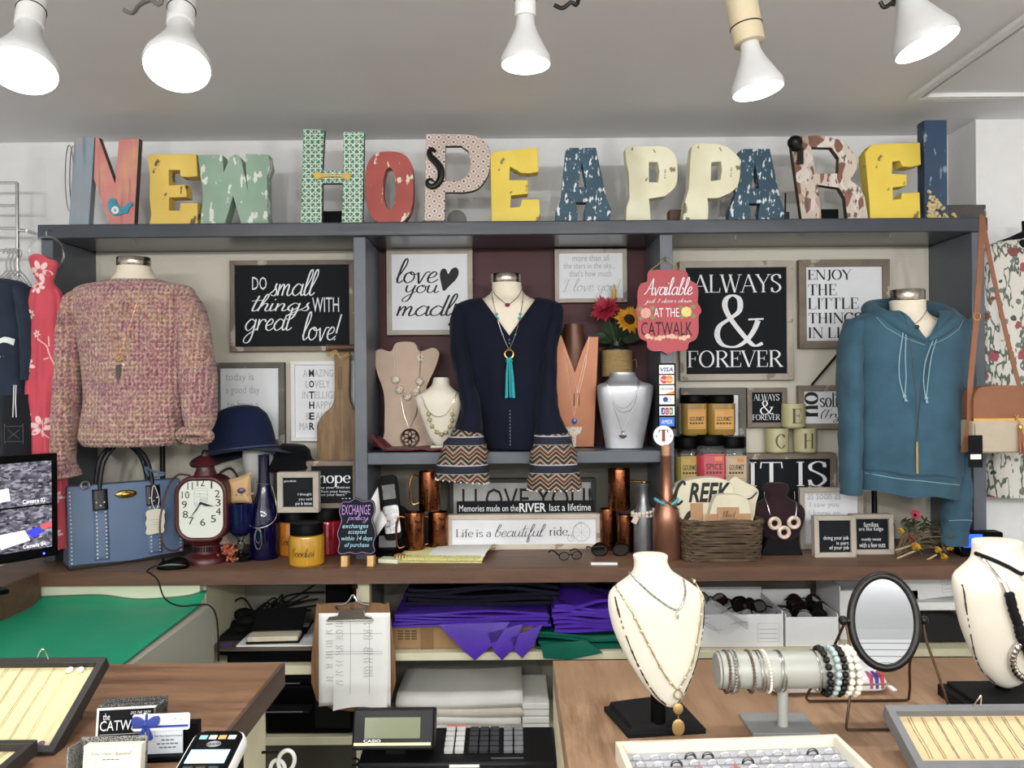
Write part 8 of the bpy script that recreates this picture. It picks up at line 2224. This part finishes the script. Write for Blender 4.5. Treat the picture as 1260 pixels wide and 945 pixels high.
# sloped trays of necklaces
m_pad = pm('cream_tray_pad', '#d8cd9e', .9, var=.02)
m_pad2 = pm('beige_tray_pad', '#cdb68c', .9, var=.03)
m_tb = pm('tray_black', '#2b2927', .5, var=.1)
m_tg = pm('tray_grey', '#6c6d6f', .5, var=.06)
def slopetray(label, PT, PB, left, width, fm, pad, n, seed, group, lab, skip=0, pend=True):
    """PT/PB: top and bottom corner of the visible side edge in the room; left: tray reaches to -x from it"""
    up = (PT - PB); L = up.length; up.normalize()
    ang = math.asin(up.z)
    t = thing('necklace_tray', label, 'jewellery tray', PB, 0, rx=0)
    t.rotation_euler = (ang, 0, 0)
    sx = -1 if left else 1
    x0, x1 = (-width, 0) if left else (0, width)
    f, hh, dp = .012, .022, .0
    obj('frame', MB().box(x0, x1, 0, f, -hh, .0).box(x0, x1, L - f, L, -hh, 0).box(x0, x0 + f, f, L - f, -hh, 0).box(x1 - f, x1, f, L - f, -hh, 0), fm, t, bev=.001)
    obj('pad', MB().box(x0 + f, x1 - f, f, L - f, -.018, -.012), pad, t)
    h_ = thing('tray_easel', lab.replace('chain', 'tray support'), 'stand', PB)
    obj('prop', MB().box(min(x0, x1) + .03, max(x0, x1) - .03, L * .8 * math.cos(ang), L * .8 * math.cos(ang) + .01, -(PB.z - ZC), L * .8 * math.sin(ang) - hh * 1.05), fm, h_)
    obj('prop', MB().box(min(x0, x1) + .03, max(x0, x1) - .03, .03, .04, -(PB.z - ZC), max(.03 * math.sin(ang) - hh * 1.05, -(PB.z - ZC) + .002)), fm, h_)
    r_ = random.Random(seed)
    Mt = Matrix.Translation(PB) @ Matrix.Rotation(ang, 4, 'X')
    for i in range(n):
        x = sx * (.02 + (width - .06) * (i + .5) / n)
        c = thing('fine_necklace', '%s, %s from the outer frame edge' % (lab, ordn[i]), 'necklace', PB, 0, group)
        c.rotation_euler = (ang, 0, 0)
        z = -.0115
        d1 = r_.uniform(.002, .005)
        pts = [V((x + d1 * .15 * math.sin(j * .5 + i), f + .012 + (L - 2 * f - .014) * j / 14, z + .0005)) for j in range(15)]
        mm = m_gchain if r_.random() < .6 else m_silver
        obj('chain', MB().tube(pts, [.0004 + .0003 * (j % 3 == 0) for j in range(15)], 5), mm, c)
        pts = [p + V((d1, .0, 0)) for p in pts]
        obj('chain', MB().tube(pts, .0004, 5), mm, c)
        if pend:
            obj('pendant', MB().sph((x + d1 / 2, f + .010, z + .001), (.005 + .002 * r_.random(), .006, .0018), 10, 6), r_.choice((m_gold, m_gchain, m_bronze, pm('amethyst', '#5a4a6a', .2))), c)
    return t
PT, PB = PX(131, 808, 1.37), PX(65, 925, 1.208)
PT.x = PB.x
tl = slopetray('black framed sloped tray of fine necklaces on a cream pad', PT, PB, True, .30, m_tb, m_pad, 9, 3, 'fine necklaces in the black tray', 'fine chain in the upper black tray')
o = MB()
for x in (-.028, -.046): o.lathe([(.001, 0), (.006, 0), (.006, .002), (.001, .003)], (x - .01, (PT - PB).length - .02, -.0095), 14)
q = obj('price_sticker', o, m_white, tl)
q = obj('ribbon_loop', MB().tube(smooth([(-.118, (PT - PB).length - .006, -.004), (-.108, (PT - PB).length - .004, .016), (-.1, (PT - PB).length - .002, .02), (-.096, (PT - PB).length - .006, -.004)], 4), .0012, 5), m_silver, tl)
PB2 = V((PB.x - .012, 1.045, ZC + .024)); PT2 = V((PB.x - .012, 1.19, ZC + .034))
slopetray('second black framed necklace tray lying in front of the sloped one', PT2, PB2, True, .30, m_tb, m_pad, 6, 5, 'fine necklaces in the front black tray', 'fine chain in the flat front black tray')
PT, PB = PX(1090, 867, 1.21), PX(1130, 945, 1.11)
PT.x = PB.x
tr = slopetray('grey framed sloped tray of fine gold chains on a beige pad', PT, PB, False, .30, m_tg, m_pad2, 12, 6, 'fine gold chains in the grey tray', 'fine chain in the grey framed tray', pend=False)
L_ = (PT - PB).length
obj('ribbon_loop', MB().tube(smooth([(.128, L_ - .006, -.004), (.136, L_ - .004, .016), (.14, L_ - .002, .018), (.142, L_ - .006, -.004)], 4), .0011, 5), m_silver, tr)

# ------------------------------------------------------------------ cards and terminal on the dark edged counter
m_mesh = worn('black_wire_mesh', '#1d1d1d', '#8b8880', .56, 600, (1, 1, 1), .5)
k = K(155, 914, 1.24); k.loc.z = ZC; k.by = (1.5 - ZC) * F / 1.24 + 472.5 + 3.7; S = k.s
t = thing('card_holder', 'black mesh card holder with a black walking figure card', 'card holder', k.loc, .12, rx=-.18)
obj('holder', MB().box(-.046, .05, .006, .009, 0, .062).box(-.046, .05, -.03, .006, 0, .003).box(.048, .05, -.03, .009, .003, .06).box(-.046, .05, .03, .033, 0, .066), m_mesh, t)
cd_ = obj('card', MB().box(-.046, .042, .001, .004, .004, .0575), m_paper, t)
obj('card_face', MB().box(-.0425, .0385, .0002, .0008, .007, .0545), m_blackm, cd_)
o = MB(); e = -.0003
txt(o, 'the', (-.036, .04, -.026, .050), 'sans', e); txt(o, 'CATWALK', (-.040, .024, .034, .039), 'sans', e); txt(o, '252 745 2929', (.004, .047, .034, .051), 'ital', e)
o.box(-.04, .036, e, e + .0002, .0185, .019)
obj('lettering', o, m_wink, cd_, flat=True)
o = MB().stroke([(.022, .02), (.028, .03), (.026, .042)], .003, e - .0002).flat(ell(.026, .0455, .0022, .0026, 12), e - .0002).stroke([(.028, .03), (.035, .02)], .0026, e - .0002).stroke([(.026, .041), (.034, .034)], .0018, e - .0002)
obj('figure_print', o, m_wink, cd_, flat=True)
k = K(134, 962, 1.12); k.loc.z = ZC; k.by = (1.5 - ZC) * F / 1.12 + 472.5 + 3.9
t = thing('card_holder', 'silver mesh card holder of white shop cards in front', 'card holder', k.loc, .05, rx=-.16)
obj('holder', MB().box(-.046, .046, .01, .012, 0, .062).box(-.046, -.044, -.03, .01, 0, .058).box(-.046, .046, -.03, .01, 0, .003).box(-.046, .046, -.031, -.029, .003, .02), worn('silver_wire_mesh', '#8f8e88', '#2b2a29', .5, 650, (1, 1, 1), .4), t)
cd_ = obj('card_stack', MB().box(-.032, .046, -.012, .004, .004, .056), pm('ivory_card', '#e3decb', .7), t)
o = MB(); e = -.0125
txt(o, 'New Hope Apparel', (-.022, .041, .034, .048), 'script', e, bold=.8)
for z_, n_ in ((.0365, 4), (.024, 6), (.020, 5)):
    for i in range(n_): o.box(.006 - n_ * .003 + i * .006, .006 - n_ * .003 + i * .006 + .0048, e - .0001, e, z_, z_ + .001)
obj('lettering', o, pm('dark_grey_ink', '#3a3d40', .7), cd_, flat=True)
o = MB().stroke(rrect(-.028, .006, .042, .052, .001, 1), .0004, e, closed=True); obj('border_line', o, m_grink, cd_, flat=True)
k = K(207, 934); S = k.s
t = thing('card_holder', 'black card holder showing a gift card with blue bow', 'card holder', k.loc, .08)
obj('base', MB().box(-.045, .05, -.012, .05, 0, .008), m_black, t, bev=.002)
obj('back', MB().box(-.03, .042, .018, .022, .008, .05).box(.022, .042, .004, .018, .008, .05).box(-.03, -.022, .004, .018, .008, .03), m_black, t, bev=.001)
ca = obj('card', MB().box(-.034, .021, .0, .003, .0085, .062), pm('pale_blue_card', '#dde4ea', .6, var=.02), t)
o = MB(); e = -.0005
txt(o, 'New Hope Apparel Company', (-.02, .033, .0205, .0365), 'sans', e, bold=.02)
for z_, n_ in ((.028, 3), (.0225, 5), (.017, 4)):
    for i in range(n_): o.box(-n_ * .0032 + i * .0064, -n_ * .0032 + i * .0064 + .005, e - .0001, e, z_, z_ + .0016)
obj('lettering', o, pm('dark_grey_ink', '#3a3d40', .7), ca, flat=True)
gc = thing('gift_card', 'white gift card with blue ribbon bow across the card holder', 'gift card', k.loc + V((-.006, -.008, .046)), .08, rx=-.12)
obj('card', MB().prism(rrect(-.042, 0, .040, .024, .003), 0, .0012), m_white, gc)
m_rib = pm('blue_ribbon', '#2d3f8f', .4, var=.12)
o = MB().box(-.042, .038, -.0006, -.0001, .004, .0075).box(-.024, -.020, -.0006, -.0001, 0, .024); obj('ribbon_print', o, m_rib, gc)
o = MB(); txt(o, 'Gift Card', (.012, .012, .035, .018), 'script', -.0004, bold=.7); obj('lettering', o, pm('dark_grey_ink', '#3a3d40', .7), gc, flat=True)
o = MB()
for s_ in (-1, 1):
    o.prism(sm2([(-.022, .011), (-.022 + s_ * .008, .02), (-.022 + s_ * .018, .021), (-.022 + s_ * .019, .012), (-.022 + s_ * .012, .006)], 4, True), -.006, -.001)
    o.prism(sm2([(-.022, .011), (-.022 + s_ * .006, .002), (-.022 + s_ * .011, -.010), (-.022 + s_ * .004, -.012), (-.022 + s_ * .001, 0)], 4, True), -.004, -.0015)
o.sph((-.022, -.005, .011), (.004, .004, .004), 10, 8)
obj('bow', o, m_rib, gc)
k = K(268, 945, 1.14); k.loc.z = ZC
t = thing('card_terminal', 'card payment terminal with lit pale blue screen at lower edge', 'card terminal', k.loc + V((0, -.04, 0)), -.0)
Mt = Matrix.Translation((0, -.06, .012)) @ Matrix.Rotation(.24, 4, 'X')
sh_ = lambda hw, hl, r0, skew=0: [(x + skew * y, y) for x, y in rrect(-hw, 0, hw, hl, r0)]
o = MB().rings([[Mt @ V((x, y, z)) for x, y in sh_(w_, .125, .014)] for w_, z in ((.034, -.006), (.0385, 0), (.0385, .010), (.036, .016))])
obj('rim', o, m_white, t)
o = MB().rings([[Mt @ V((x, y + .003, z)) for x, y in sh_(w_, .119, .012)] for w_, z in ((.0345, .0155), (.0335, .0185), (.031, .0195))])
fc = obj('face', o, m_black, t)
FL = lambda x0, y0, x1, y1, e=.0200: MB().box(x0, x1, y0, y1, .0192, e, Mt)
obj('screen', FL(-.027, .055, .027, .082), pm('terminal_screen', '#9fd2ee', .3, var=.03, emit=.9), fc)
o = MB()
for j in range(4): o.ring((0, 0, 0), .003 + .0022 * j, .0004, 'Z', 20, 4, sz=.6, M=Mt @ Matrix.Translation((0, .093, .0203)))
obj('contactless_mark', o, m_grink, fc)
for i, c in enumerate(('#8ec6e6', '#e6e6e2', '#e2a45c', '#d8d8d6')): obj('card_icon', FL(-.025 + i * .0135, .104, -.0145 + i * .0135, .112), pm('icon_' + c[1:], c, .4), fc)
for r in range(3):
    for c_ in range(3): obj('key', FL(-.024 + c_ * .017, .012 + r * .013, -.011 + c_ * .017, .021 + r * .013, .0215), m_kd, fc)
obj('foot', MB().box(-.03, .03, -.02, .06, -.0, .03), m_black, t)
# dark red jacket edge between scarf and monitor, cloth behind the bag
k = K(88, 690, 2.60); k.loc.z = ZC
